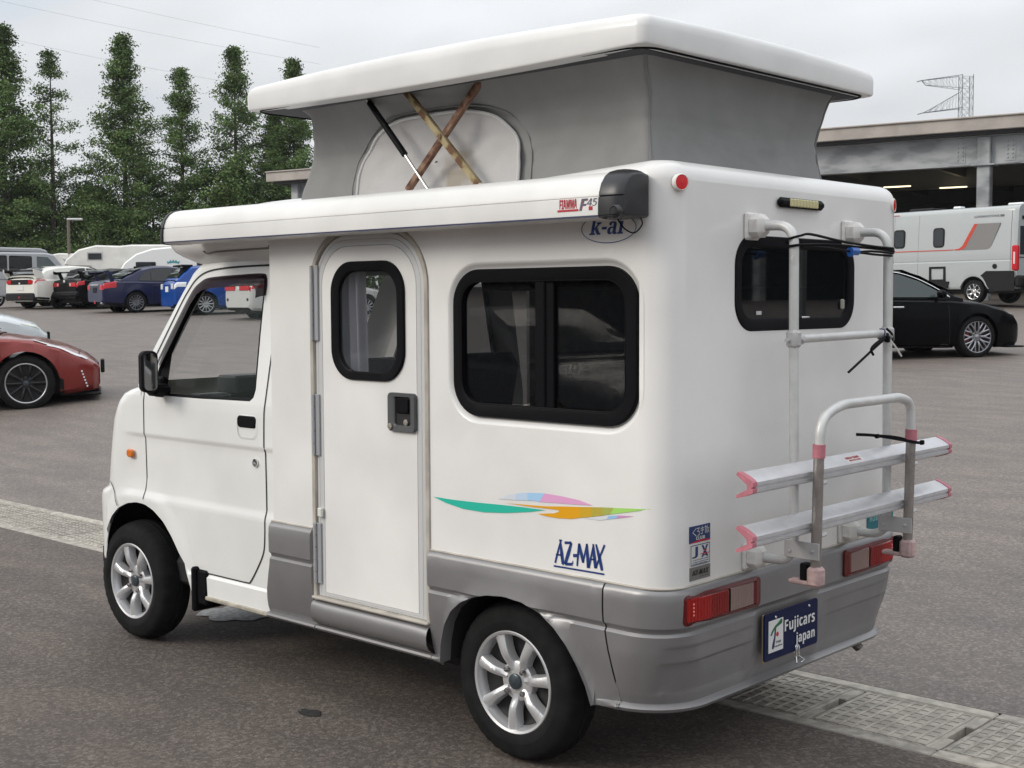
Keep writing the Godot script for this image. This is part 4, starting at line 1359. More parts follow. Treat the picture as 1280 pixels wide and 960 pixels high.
func van_awning():
	var sub := func(par, called, mb, m):
		var o := MeshInstance3D.new(); o.mesh = mb.mesh(m); put(o, called, par); return o
	var prof := [[0.0, 1.895], [0.03, 1.902], [0.06, 1.902], [0.088, 1.895], [0.108, 1.882], [0.124, 1.862], [0.133, 1.838], [0.134, 1.829], [0.131, 1.8265], [0.136, 1.824], [0.138, 1.80], [0.138, 1.774], [0.135, 1.772], [0.135, 1.7695], [0.137, 1.769], [0.128, 1.765], [0.10, 1.763], [0.05, 1.764], [0.0, 1.768]]
	var b := MB.new()
	var R := []
	for x in [-2.405, -2.402, -1.7, -1.0, -0.135]:
		var r := PackedVector3Array()
		for q in prof: r.append(Vector3(x, q[1], q[0]))
		R.append(r)
	b.rows(R)
	var aw := obj("awning", b, grain(paint(0.75, 0.74, 0.72, 0.38, 0.3), noise(0.007, 4, 91), 0.95, 1.0, 2.0), van, 30.0)
	aw.set_meta("label", "rolled awning in a long white case with black ends")
	b = MB.new()
	b.box(Vector3(-1.27, 1.771, 0.1362), Vector3(2.27, 0.0035, 0.002), 0.0)
	sub.call(aw, "pinstripe", b, mat(0.02, 0.03, 0.10, 0.5))
	# black end caps
	for e in 2:
		b = MB.new()
		R = []
		var xs := [-0.137, -0.130, -0.105, -0.085, -0.070, -0.060, -0.057] if e == 0 else [-2.403, -2.410, -2.418, -2.421]
		var sc := [1.06, 1.07, 1.07, 1.04, 0.98, 0.90, 0.82] if e == 0 else [1.02, 1.03, 1.02, 0.99]
		for i in xs.size():
			var r := PackedVector3Array()
			for q in prof: r.append(Vector3(xs[i], 1.828 + (q[1] - 1.828) * (sc[i] if q[1] > 1.828 else minf(sc[i], 1.02)), 0.055 + (q[0] - 0.055) * sc[i] + 0.004))
			R.append(r)
		b.rows(R, true); b.fan(R[R.size() - 1])
		if e == 0:
			b.box(Vector3(-0.118, 1.792, 0.139), Vector3(0.020, 0.062, 0.012), 0.004)
		var cap: MeshInstance3D = sub.call(aw, "end_cap", b, mat(0.014, 0.014, 0.017, 0.35))
		if e == 0:
			b = MB.new()
			b.lathe([Vector2(0.021, 0.0), Vector2(0.021, 0.012), Vector2(0.014, 0.020), Vector2(0.011, 0.012), Vector2(0.001, 0.010)], 16, Transform3D(Basis(), Vector3(-0.080, 1.782, 0.128)))
			sub.call(aw, "crank_socket", b, mat(0.03, 0.03, 0.033, 0.3))
	var red := mat(0.42, 0.012, 0.03, 0.5)
	var grey := mat(0.10, 0.10, 0.15, 0.5)
	var R1 := Vector3.RIGHT
	words("FIAMMA", font("Droid Sans", true), 0.066, 0.028, Vector3(-0.256, 1.8105, 0.1385), R1, Vector3.UP, red, aw)
	b = MB.new(); b.box(Vector3(-0.257, 1.7915, 0.1385), Vector3(0.080, 0.006, 0.001), 0.0)
	sub.call(aw, "red_underline", b, red)
	words("F", font("Droid Sans", true), 0.020, 0.035, Vector3(-0.199, 1.806, 0.1385), R1, Vector3.UP, grey, aw, 0.28)
	words("F", font("Droid Sans", true), 0.020, 0.035, Vector3(-0.1965, 1.806, 0.1381), R1, Vector3.UP, red, aw, 0.28)
	words("45", font("Droid Sans", false), 0.036, 0.022, Vector3(-0.166, 1.812, 0.1385), R1, Vector3.UP, grey, aw, 0.25)
	b = MB.new(); b.box(Vector3(-0.171, 1.7945, 0.1385), Vector3(0.014, 0.011, 0.001), 0.0)
	sub.call(aw, "red_mark", b, red)
	# brackets and little cord hanging by the cap
	b = MB.new()
	b.tube(smooth_path([Vector3(-0.105, 1.765, 0.10), Vector3(-0.09, 1.735, 0.085), Vector3(-0.065, 1.722, 0.07), Vector3(-0.045, 1.745, 0.06), Vector3(-0.05, 1.765, 0.06)], 4), 0.0022, 5)
	sub.call(aw, "loose_cord", b, M.black)

func van_ladder_and_rack():
	var sub := func(par, called, mb, m, lbl := ""):
		var o := MeshInstance3D.new(); o.mesh = mb.mesh(m); put(o, called, par)
		if lbl: o.set_meta("label", lbl)
		return o
	var tube_m := grain(mat(0.62, 0.62, 0.61, 0.42, 0.25), noise(0.02, 4, 33), 0.94, 1.0, 0.8)
	var white_p := grain(mat(0.72, 0.70, 0.67, 0.6), noise(0.02, 4, 34), 0.92, 1.0, 0.5)
	var joint := mat(0.46, 0.45, 0.45, 0.5, 0.2)
	var b := MB.new()
	b.tube([Vector3(0.159, 1.408, -0.46), Vector3(0.159, 1.414, -1.02)], 0.0135, 14)
	var lad := obj("rear_ladder", b, tube_m, van)
	lad.set_meta("label", "pale tube ladder with one remaining crossbar")
	for z in [-0.432, -1.040]:
		b = MB.new()
		b.tube(bend([Vector3(0.03, 1.757, z - 0.004), Vector3(0.158, 1.755, z), Vector3(0.160, 1.41, z), Vector3(0.168, 0.722, z), Vector3(0.03, 0.722, z - 0.006)], 0.085, 9), 0.0150, 16)
		sub.call(lad, "rail", b, tube_m)
		for y in [1.757, 0.722]:
			b = MB.new()
			b.box(Vector3(0.030, y, z - 0.004), Vector3(0.062, 0.072, 0.064), 0.017)
			b.box(Vector3(0.006, y, z - 0.004), Vector3(0.016, 0.086, 0.080), 0.007)
			b.lathe([Vector2(0.006, 0), Vector2(0.005, 0.003), Vector2(0.0005, 0.003)], 8, Transform3D(Basis(Vector3(1, 0, 0), Vector3(0, 0, -1), Vector3(0, 1, 0)), Vector3(0.036, y + 0.036, z)))
			sub.call(lad, "mount", b, white_p)
		b = MB.new()
		b.box(Vector3(0.160, 1.409, z), Vector3(0.042, 0.062, 0.042), 0.012)
		b.lathe([Vector2(0.019, 0), Vector2(0.018, 0.028), Vector2(0.0155, 0.030)], 14, Transform3D(Basis(Vector3(1, 0, 0), Vector3(0, 1, 0), Vector3(0, 0, -1.0 if z > -0.7 else 1.0)), Vector3(0.159, 1.408, z + (-0.015 if z > -0.7 else 0.015))))
		b.lathe([Vector2(0.006, 0), Vector2(0.006, 0.012), Vector2(0.0005, 0.014)], 8, Transform3D(Basis(Vector3(0, 0, -1), Vector3(0, 1, 0), Vector3(1, 0, 0)), Vector3(0.176, 1.405, z + (-0.018 if z > -0.7 else 0.018))))
		b.tube([Vector3(0.155, 1.405, z + 0.02), Vector3(0.155, 1.405, z + 0.036)], 0.006, 8)
		sub.call(lad, "joint", b, joint)
	b = MB.new(); b.prism(PackedVector2Array([Vector2(-0.404, 1.655), Vector2(-0.437, 1.672), Vector2(-0.437, 1.640), Vector2(-0.412, 1.637)]), 0.0, 0.002, Transform3D(Basis(Vector3(0, 0, 1), Vector3(0, 1, 0), Vector3(-1, 0, 0)), Vector3(0.165, 0, 0)))
	sub.call(lad, "paper_tag", b, white_p)
	# cord strung between the rails, blue toggle
	b = MB.new()
	var cords := [
		[Vector3(0.142, 1.69, -0.452), Vector3(0.132, 1.706, -0.43), Vector3(0.150, 1.712, -0.411), Vector3(0.176, 1.722, -0.44), Vector3(0.177, 1.728, -0.50), Vector3(0.175, 1.712, -0.70), Vector3(0.177, 1.702, -0.90), Vector3(0.178, 1.699, -1.03), Vector3(0.165, 1.697, -1.060)],
		[Vector3(0.142, 1.69, -0.43), Vector3(0.155, 1.690, -0.413), Vector3(0.178, 1.694, -0.44), Vector3(0.172, 1.700, -0.60), Vector3(0.170, 1.697, -0.85), Vector3(0.178, 1.691, -1.03), Vector3(0.162, 1.689, -1.062)],
		[Vector3(0.176, 1.691, -0.45), Vector3(0.172, 1.690, -0.60), Vector3(0.170, 1.682, -0.78), Vector3(0.172, 1.686, -0.90), Vector3(0.178, 1.683, -1.03), Vector3(0.160, 1.684, -1.062)],
		[Vector3(0.172, 1.681, -0.80), Vector3(0.172, 1.676, -0.92), Vector3(0.178, 1.674, -1.03)]]
	for c in cords: b.tube(smooth_path(c, 5), 0.0042, 6)
	sub.call(lad, "black_cord", b, M.black)
	b = MB.new(); b.tube([Vector3(0.172, 1.683, -0.752), Vector3(0.172, 1.683, -0.80)], 0.013, 10); b.box(Vector3(0.172, 1.680, -0.757), Vector3(0.02, 0.03, 0.012), 0.004)
	sub.call(lad, "cord_toggle", b, mat(0.01, 0.10, 0.38, 0.3))
	b = MB.new()
	b.tube(smooth_path([Vector3(0.145, 1.405, -1.02), Vector3(0.18, 1.412, -1.002), Vector3(0.183, 1.40, -0.985), Vector3(0.180, 1.365, -0.905), Vector3(0.182, 1.335, -0.83), Vector3(0.184, 1.295, -0.73)], 5), 0.0042, 6)
	b.tube(smooth_path([Vector3(0.178, 1.40, -0.99), Vector3(0.18, 1.385, -0.93), Vector3(0.182, 1.365, -0.885), Vector3(0.182, 1.345, -0.90)], 4), 0.0045, 6)
	b.tube(smooth_path([Vector3(0.183, 1.43, -0.99), Vector3(0.188, 1.41, -1.02), Vector3(0.180, 1.39, -1.04)], 4), 0.004, 6)
	b.box(Vector3(0.186, 1.395, -0.99), Vector3(0.016, 0.022, 0.016), 0.003)
	sub.call(lad, "black_cable_tie", b, M.black)
	b = MB.new()
	b.tube(smooth_path([Vector3(0.184, 1.40, -0.99), Vector3(0.190, 1.375, -1.03), Vector3(0.19, 1.335, -1.085)], 4), 0.0032, 6)
	sub.call(lad, "white_cable_tie", b, white_p)
	b = MB.new()
	b.tube(smooth_path([Vector3(0.181, 1.43, -0.945), Vector3(0.184, 1.425, -0.975), Vector3(0.18, 1.395, -0.975)], 4), 0.0022, 6)
	sub.call(lad, "blue_wire", b, mat(0.01, 0.02, 0.09, 0.4))
	# folded cycle rack
	var steel := grain(mat(0.36, 0.33, 0.31, 0.35, 0.7), noise(0.02, 4, 36), 0.88, 1.0, 0.6)
	var pink := grain(mat(0.50, 0.17, 0.21, 0.6), noise(0.02, 4, 37), 0.92, 1.0, 0.4)
	var faded := grain(mat(0.50, 0.35, 0.34, 0.7), noise(0.02, 4, 38), 0.86, 1.0, 0.4)
	var alu := grain(mat(0.60, 0.60, 0.62, 0.38, 0.45), noise(0.02, 4, 39), 0.95, 1.0, 0.9)
	b = MB.new()
	b.tube(bend([Vector3(0.252, 1.06, -0.43), Vector3(0.252, 1.168, -0.436), Vector3(0.252, 1.205, -0.55), Vector3(0.250, 1.205, -0.96), Vector3(0.250, 1.182, -1.036), Vector3(0.250, 1.06, -1.04)], 0.075, 8), 0.0155, 16)
	var rack := obj("cycle_rack", b, tube_m, van)
	rack.set_meta("label", "folded cycle rack with pink end caps")
	for z in [-0.43, -1.04]:
		b = MB.new(); b.tube([Vector3(0.243, 0.672, z), Vector3(0.251, 1.075, z)], 0.0162, 16)
		sub.call(rack, "leg", b, steel)
		b = MB.new(); b.tube([Vector3(0.2505, 1.052, z), Vector3(0.2515, 1.093, z)], 0.0195, 16)
		sub.call(rack, "collar", b, pink)
		b = MB.new()
		b.box(Vector3(0.245, 0.688, z), Vector3(0.046, 0.062, 0.046), 0.009)
		b.box(Vector3(0.195, 0.667, z), Vector3(0.075, 0.014, 0.036), 0.004)
		sub.call(rack, "foot", b, faded)
		b = MB.new(); b.box(Vector3(0.208, 0.700, z), Vector3(0.022, 0.054, 0.034), 0.004)
		sub.call(rack, "foot_rubber", b, M.black)
		b = MB.new(); b.box(Vector3(0.206, 0.768, z + 0.019), Vector3(0.120, 0.052, 0.004), 0.001)
		b.lathe([Vector2(0.006, 0), Vector2(0.005, 0.005), Vector2(0.0005, 0.006)], 8, Transform3D(Basis(), Vector3(0.243, 0.768, z + 0.020)))
		b.lathe([Vector2(0.007, 0), Vector2(0.006, 0.005), Vector2(0.0005, 0.006)], 8, Transform3D(Basis(), Vector3(0.165, 0.762, z + 0.020)))
		sub.call(rack, "bracket_plate", b, joint)
		for y in [0.995, 0.835]:
			b = MB.new(); b.tube([Vector3(0.249, y - 0.024, z - 0.015), Vector3(0.249, y - 0.022, z - 0.045)], 0.007, 8)
			sub.call(rack, "clamp_knob", b, joint)
	var section := [[-0.045, 0.034], [-0.02, 0.024], [0.0, 0.012], [0.004, 0.008], [0.004, -0.002], [-0.002, -0.004], [-0.002, -0.009], [0.004, -0.011], [0.003, -0.020], [-0.02, -0.030], [-0.047, -0.038], [-0.048, -0.032], [-0.012, -0.014], [-0.012, 0.002], [-0.048, 0.028]]
	for y in [1.000, 0.843]:
		var o: MeshInstance3D
		for part in 3:
			b = MB.new()
			var p := PackedVector2Array()
			for q in section: p.append(Vector2(q[0], q[1]))
			if part > 0:
				p = Geometry2D.offset_polygon(p, 0.002)[0]
			var z0: float = [-1.395, -0.121, -1.410][part]; var z1: float = [-0.115, -0.098, -1.388][part]
			b.prism(p, z0, z1, Transform3D(Basis(), Vector3(0.224, y, 0)))
			if part == 0: o = sub.call(rack, "wheel_rail", b, alu)
			else: sub.call(rack, "end_cap", b, pink)
	b = MB.new(); b.box(Vector3(0, 0, 0), Vector3(0.026, 0.001, 0.105), 0.0, Transform3D(Basis(Vector3(0, 0, 1), -0.52), Vector3(0.2105, 1.0195, -0.72)))
	var lab: MeshInstance3D = sub.call(rack, "rail_label", b, white_p)
	for q in [["HOLD TIGHT", 0.085, 0.010, 0.006], ["BICYCLE RACK", 0.075, 0.007, -0.007]]:
		var up := Vector3(-0.868, 0.497, 0)
		words(q[0], font("Droid Sans", true), q[1], q[2], Vector3(0.2112, 1.0205, -0.72) + up * q[3], Vector3(0, 0, -1), up, mat(0.4, 0.03, 0.04, 0.5), lab)
	b = MB.new()
	for c in [[Vector3(0.205, 1.095, -0.745), Vector3(0.225, 1.085, -0.84), Vector3(0.262, 1.065, -0.95), Vector3(0.275, 1.050, -1.03), Vector3(0.272, 1.045, -1.085)], [Vector3(0.225, 1.083, -0.855), Vector3(0.23, 1.072, -0.95), Vector3(0.232, 1.058, -1.03)]]:
		var L := PackedVector3Array(); var Q := PackedVector3Array(); var L2 := PackedVector3Array(); var Q2 := PackedVector3Array()
		for v in smooth_path(c, 6):
			L.append(v + Vector3(0, 0.005, 0)); Q.append(v - Vector3(0, 0.005, 0)); L2.append(v + Vector3(0.002, 0.005, 0)); Q2.append(v + Vector3(0.002, -0.005, 0))
		b.rows([Q, L, L2, Q2, Q])
	b.box(Vector3(0.276, 1.047, -1.07), Vector3(0.012, 0.016, 0.02), 0.003)
	b.box(Vector3(0.228, 1.083, -0.845), Vector3(0.012, 0.014, 0.02), 0.003)
	sub.call(rack, "black_cable_tie", b, M.black)

# a thin sticker on the left side, following the rounded rear corner
func decal(called: String, pts: Array, m: Material, par: Node3D = null, off := 0.0016):
	var b := MB.new()
	var p := PackedVector2Array()
	for i in pts.size():
		var a := Vector2(pts[i][0], pts[i][1]); var c := Vector2(pts[(i + 1) % pts.size()][0], pts[(i + 1) % pts.size()][1])
		var n := maxi(1, int(a.distance_to(c) / 0.03)) if maxf(a.x, c.x) > -0.12 else 1
		for k in n: p.append(a.lerp(c, float(k) / n))
	b.poly(p, func(v):
		if v.x <= -0.1: return Vector3(v.x, v.y, off)
		var an: float = (v.x + 0.1) / 0.1
		return Vector3(-0.1 + (0.1 + off) * sin(an), v.y, -0.1 + (0.1 + off) * cos(an)))
	if par == null: return obj(called, b, m, van)
	var o := MeshInstance3D.new(); o.mesh = b.mesh(m); put(o, called, par)
	return o

func van_decals():
	var f := func(r, g, bb): return mat(r, g, bb, 0.4)
	var s: MeshInstance3D = decal("swoosh", [[-0.981, 0.861], [-0.886, 0.860], [-0.778, 0.862], [-0.658, 0.866], [-0.566, 0.868], [-0.469, 0.869], [-0.536, 0.856], [-0.643, 0.841], [-0.738, 0.833], [-0.836, 0.834], [-0.920, 0.846]], f.call(0.02, 0.46, 0.34))
	s.set_meta("label", "multicoloured swoosh in teal, orange and pink")
	decal("pale_stripe", [[-0.674, 0.884], [-0.650, 0.894], [-0.627, 0.902], [-0.597, 0.909], [-0.597, 0.888], [-0.604, 0.888]], f.call(0.62, 0.66, 0.72), s)
	decal("pale_blue_stripe", [[-0.597, 0.909], [-0.566, 0.914], [-0.545, 0.917], [-0.545, 0.892], [-0.597, 0.888]], f.call(0.50, 0.62, 0.78), s)
	decal("light_blue_stripe", [[-0.545, 0.917], [-0.520, 0.919], [-0.472, 0.922], [-0.494, 0.893], [-0.521, 0.894], [-0.545, 0.892]], f.call(0.36, 0.58, 0.82), s)
	decal("pink_stripe", [[-0.472, 0.922], [-0.403, 0.920], [-0.332, 0.915], [-0.276, 0.904], [-0.360, 0.899], [-0.494, 0.893]], f.call(0.72, 0.36, 0.60), s)
	decal("orange_stripe", [[-0.639, 0.874], [-0.566, 0.877], [-0.469, 0.881], [-0.389, 0.889], [-0.328, 0.894], [-0.328, 0.860], [-0.360, 0.853], [-0.418, 0.849], [-0.469, 0.850], [-0.502, 0.854], [-0.432, 0.863], [-0.412, 0.870], [-0.416, 0.875], [-0.439, 0.875], [-0.536, 0.873]], f.call(0.72, 0.34, 0.005), s)
	decal("ochre_stripe", [[-0.328, 0.894], [-0.282, 0.898], [-0.282, 0.868], [-0.328, 0.860]], f.call(0.60, 0.36, 0.02), s)
	decal("olive_stripe", [[-0.282, 0.898], [-0.238, 0.902], [-0.238, 0.877], [-0.282, 0.868]], f.call(0.46, 0.37, 0.05), s)
	decal("moss_stripe", [[-0.238, 0.902], [-0.195, 0.905], [-0.208, 0.884], [-0.238, 0.877]], f.call(0.38, 0.42, 0.09), s)
	decal("green_stripe", [[-0.195, 0.905], [-0.057, 0.915], [-0.135, 0.899], [-0.208, 0.884]], f.call(0.36, 0.66, 0.14), s)
	decal("lower_pale_stripe", [[-0.311, 0.861], [-0.215, 0.878], [-0.222, 0.867], [-0.249, 0.861]], f.call(0.66, 0.68, 0.72), s)
	decal("lower_blue_stripe", [[-0.215, 0.878], [-0.178, 0.884], [-0.185, 0.874], [-0.222, 0.867]], f.call(0.30, 0.52, 0.78), s)
	decal("lower_pink_stripe", [[-0.178, 0.884], [-0.118, 0.888], [-0.155, 0.880], [-0.185, 0.874]], f.call(0.60, 0.28, 0.52), s)
	var navy := mat(0.010, 0.035, 0.17, 0.4)
	# model name: tall brush-like capitals, drawn with tapered strokes
	var b := MB.new()
	var strokeset := [
		[[-0.429, 0.706, 0.007], [-0.417, 0.745, 0.007], [-0.406, 0.779, 0.004]], [[-0.408, 0.781, 0.005], [-0.402, 0.74, 0.013], [-0.397, 0.709, 0.012], [-0.393, 0.706, 0.008]], [[-0.426, 0.733, 0.005], [-0.399, 0.734, 0.005]], [[-0.412, 0.780, 0.006], [-0.401, 0.780, 0.006]],
		[[-0.390, 0.775, 0.008], [-0.362, 0.778, 0.008]], [[-0.362, 0.778, 0.008], [-0.375, 0.742, 0.013], [-0.388, 0.708, 0.010]], [[-0.388, 0.708, 0.009], [-0.358, 0.711, 0.009]], [[-0.358, 0.711, 0.005], [-0.356, 0.722, 0.003]],
		[[-0.355, 0.739, 0.010], [-0.338, 0.741, 0.010]],
		[[-0.339, 0.708, 0.006], [-0.335, 0.745, 0.008], [-0.331, 0.779, 0.008]], [[-0.331, 0.780, 0.008], [-0.321, 0.745, 0.012], [-0.315, 0.722, 0.008]], [[-0.315, 0.722, 0.006], [-0.307, 0.755, 0.006], [-0.300, 0.782, 0.006]], [[-0.300, 0.783, 0.007], [-0.297, 0.745, 0.012], [-0.294, 0.708, 0.012]],
		[[-0.292, 0.708, 0.006], [-0.282, 0.748, 0.007], [-0.274, 0.784, 0.004]], [[-0.275, 0.785, 0.006], [-0.270, 0.745, 0.012], [-0.265, 0.711, 0.012]], [[-0.289, 0.736, 0.005], [-0.267, 0.738, 0.005]],
		[[-0.264, 0.786, 0.006], [-0.250, 0.745, 0.013], [-0.240, 0.708, 0.010]], [[-0.230, 0.788, 0.007], [-0.249, 0.748, 0.006], [-0.265, 0.712, 0.007]]]
	for s2 in strokeset:
		var L := PackedVector3Array(); var Q := PackedVector3Array()
		for i in s2.size():
			var v := Vector2(s2[i][0], s2[i][1])
			var a := Vector2(s2[maxi(i - 1, 0)][0], s2[maxi(i - 1, 0)][1]); var c := Vector2(s2[mini(i + 1, s2.size() - 1)][0], s2[mini(i + 1, s2.size() - 1)][1])
			var d := (c - a).normalized()
			var n: Vector2 = Vector2(-d.y, d.x) * s2[i][2] * 0.5
			L.append(Vector3(v.x + n.x, v.y + n.y, 0.0016)); Q.append(Vector3(v.x - n.x, v.y - n.y, 0.0016))
		b.strip(L, Q)
	b.quad(Vector3(-0.435, 0.6985, 0.0016), Vector3(-0.435, 0.693, 0.0016), Vector3(-0.231, 0.6945, 0.0016), Vector3(-0.231, 0.700, 0.0016))
	var az := obj("model_name_lettering", b, navy, van)
	az.set_meta("label", "navy AZ-MAX lettering underlined")
	# maker badge: k-ai in an oval, its top hidden by the awning
	b = MB.new()
	var o1 := PackedVector3Array(); var o2 := PackedVector3Array()
	for k in 49:
		var a := TAU * k / 48
		o1.append(Vector3(-0.215 + 0.105 * cos(a), 1.744 + 0.0445 * sin(a), 0.0016)); o2.append(Vector3(-0.215 + 0.1025 * cos(a), 1.744 + 0.042 * sin(a), 0.0016))
	b.strip(o1, o2)
	var badge := obj("oval_badge", b, navy, van)
	badge.set_meta("label", "navy oval badge reading k-ai")
	words("k-ai", font("Droid Serif", true), 0.128, 0.053, Vector3(-0.219, 1.7525, 0.0018), Vector3.RIGHT, Vector3.UP, navy, badge, 0.22)

func van_inside():
	var zm := -0.7375
	var b := MB.new()
	b.box(Vector3(-2.25, 0.69, zm), Vector3(0.7, 0.04, 1.36), 0.0)
	b.box(Vector3(-1.0, 0.67, zm), Vector3(1.75, 0.03, 1.40), 0.0)
	b.box(Vector3(-1.35, 0.85, -1.25), Vector3(0.9, 0.32, 0.40), 0.01)
	b.box(Vector3(-0.45, 0.80, zm), Vector3(0.7, 0.22, 1.38), 0.01)
	b.box(Vector3(-1.0, 1.70, -1.30), Vector3(1.7, 0.25, 0.30), 0.01)
	b.box(Vector3(-0.95, 1.2, -1.462), Vector3(1.8, 1.4, 0.01), 0.0)
	obj("interior_fittings", b, M.inside, van)
	# dashboard, wheel, seats
	b = MB.new()
	var R := []
	for k in 9:
		var u := k / 8.0
		var z := lerpf(-0.07, -1.405, u)
		R.append(PackedVector3Array([Vector3(-2.98, 1.10, z), Vector3(-2.80, 1.105, z), Vector3(-2.66, 1.09, z), Vector3(-2.58, 1.05, z), Vector3(-2.57, 0.98, z), Vector3(-2.62, 0.86, z), Vector3(-2.70, 0.75, z)]))
	b.rows(R)
	b.box(Vector3(-2.60, 1.095, -0.20), Vector3(0.10, 0.075, 0.17), 0.015)
	b.box(Vector3(-2.63, 1.095, -1.05), Vector3(0.2, 0.08, 0.36), 0.03)
	b.box(Vector3(-2.735, 1.155, -0.50), Vector3(0.15, 0.085, 0.24), 0.01)
	obj("dashboard", b, mat(0.045, 0.046, 0.045, 0.6), van)
	b = MB.new()
	for k in 4: b.box(Vector3(-2.546, 1.068 + 0.016 * k, -0.20), Vector3(0.006, 0.005, 0.14), 0.001)
	obj("air_vent", b, M.black, van)
	b = MB.new()
	var wring := []
	var wt := Transform3D(Basis(Vector3(0, 0, 1), 0.55), Vector3(-2.42, 1.04, -1.05))
	for k in 24: wring.append(wt * Vector3(0, 0.18 * sin(TAU * k / 24), 0.18 * cos(TAU * k / 24)))
	b.tube(wring, 0.014, 8, true)
	for k in 3: b.tube([wt * Vector3(0, 0, 0), wt * Vector3(0, 0.18 * sin(TAU * k / 3 + 0.5), 0.18 * cos(TAU * k / 3 + 0.5))], 0.014, 6)
	b.tube([wt * Vector3(0, 0, 0), wt * Vector3(-0.3, -0.02, 0)], 0.03, 8)
	obj("steering_wheel", b, M.black, van)
	for z in [-0.37, -1.08]:
		b = MB.new()
		b.box(Vector3(-2.16, 0.80, z), Vector3(0.44, 0.12, 0.48), 0.05)
		b.box(Vector3(0, 0.24, 0), Vector3(0.12, 0.54, 0.46), 0.05, Transform3D(Basis(Vector3(0, 0, 1), -0.22), Vector3(-1.90, 0.80, z)))
		obj("cab_seat", b, grain(mat(0.045, 0.045, 0.05, 0.9), noise(0.05, 3, 12), 0.7, 1.0, 0.3, 256), van)
	# far side door mirror seen through the cab
	b = MB.new()
	b.prism(rr(0, 0, 0.12, 0.19, 0.03, 5), -0.03, 0.03, Transform3D(Basis(Vector3.UP, PI / 2 + 0.3), Vector3(-2.72, 1.24, -1.57)), 0.012)
	b.box(Vector3(-2.72, 1.17, -1.48), Vector3(0.08, 0.05, 0.08), 0.01)
	obj("far_door_mirror", b, M.black, van)
	# curtains behind the door window
	for c in [[-1.545, -1.405], [-1.20, -1.10]]:
		b = MB.new()
		R = []
		for y in [1.22, 1.35, 1.5, 1.7]:
			var r := PackedVector3Array()
			for k in 41:
				var u := k / 40.0
				r.append(Vector3(lerpf(c[0], c[1], u) + (0.03 * (1.7 - y) if c[0] < -1.3 else -0.0) * u, y, -0.055 + 0.016 * sin(u * 22.0 + y)))
			R.append(r)
		b.rows(R)
		obj("curtain", b, M.cloth, van, 70.0)

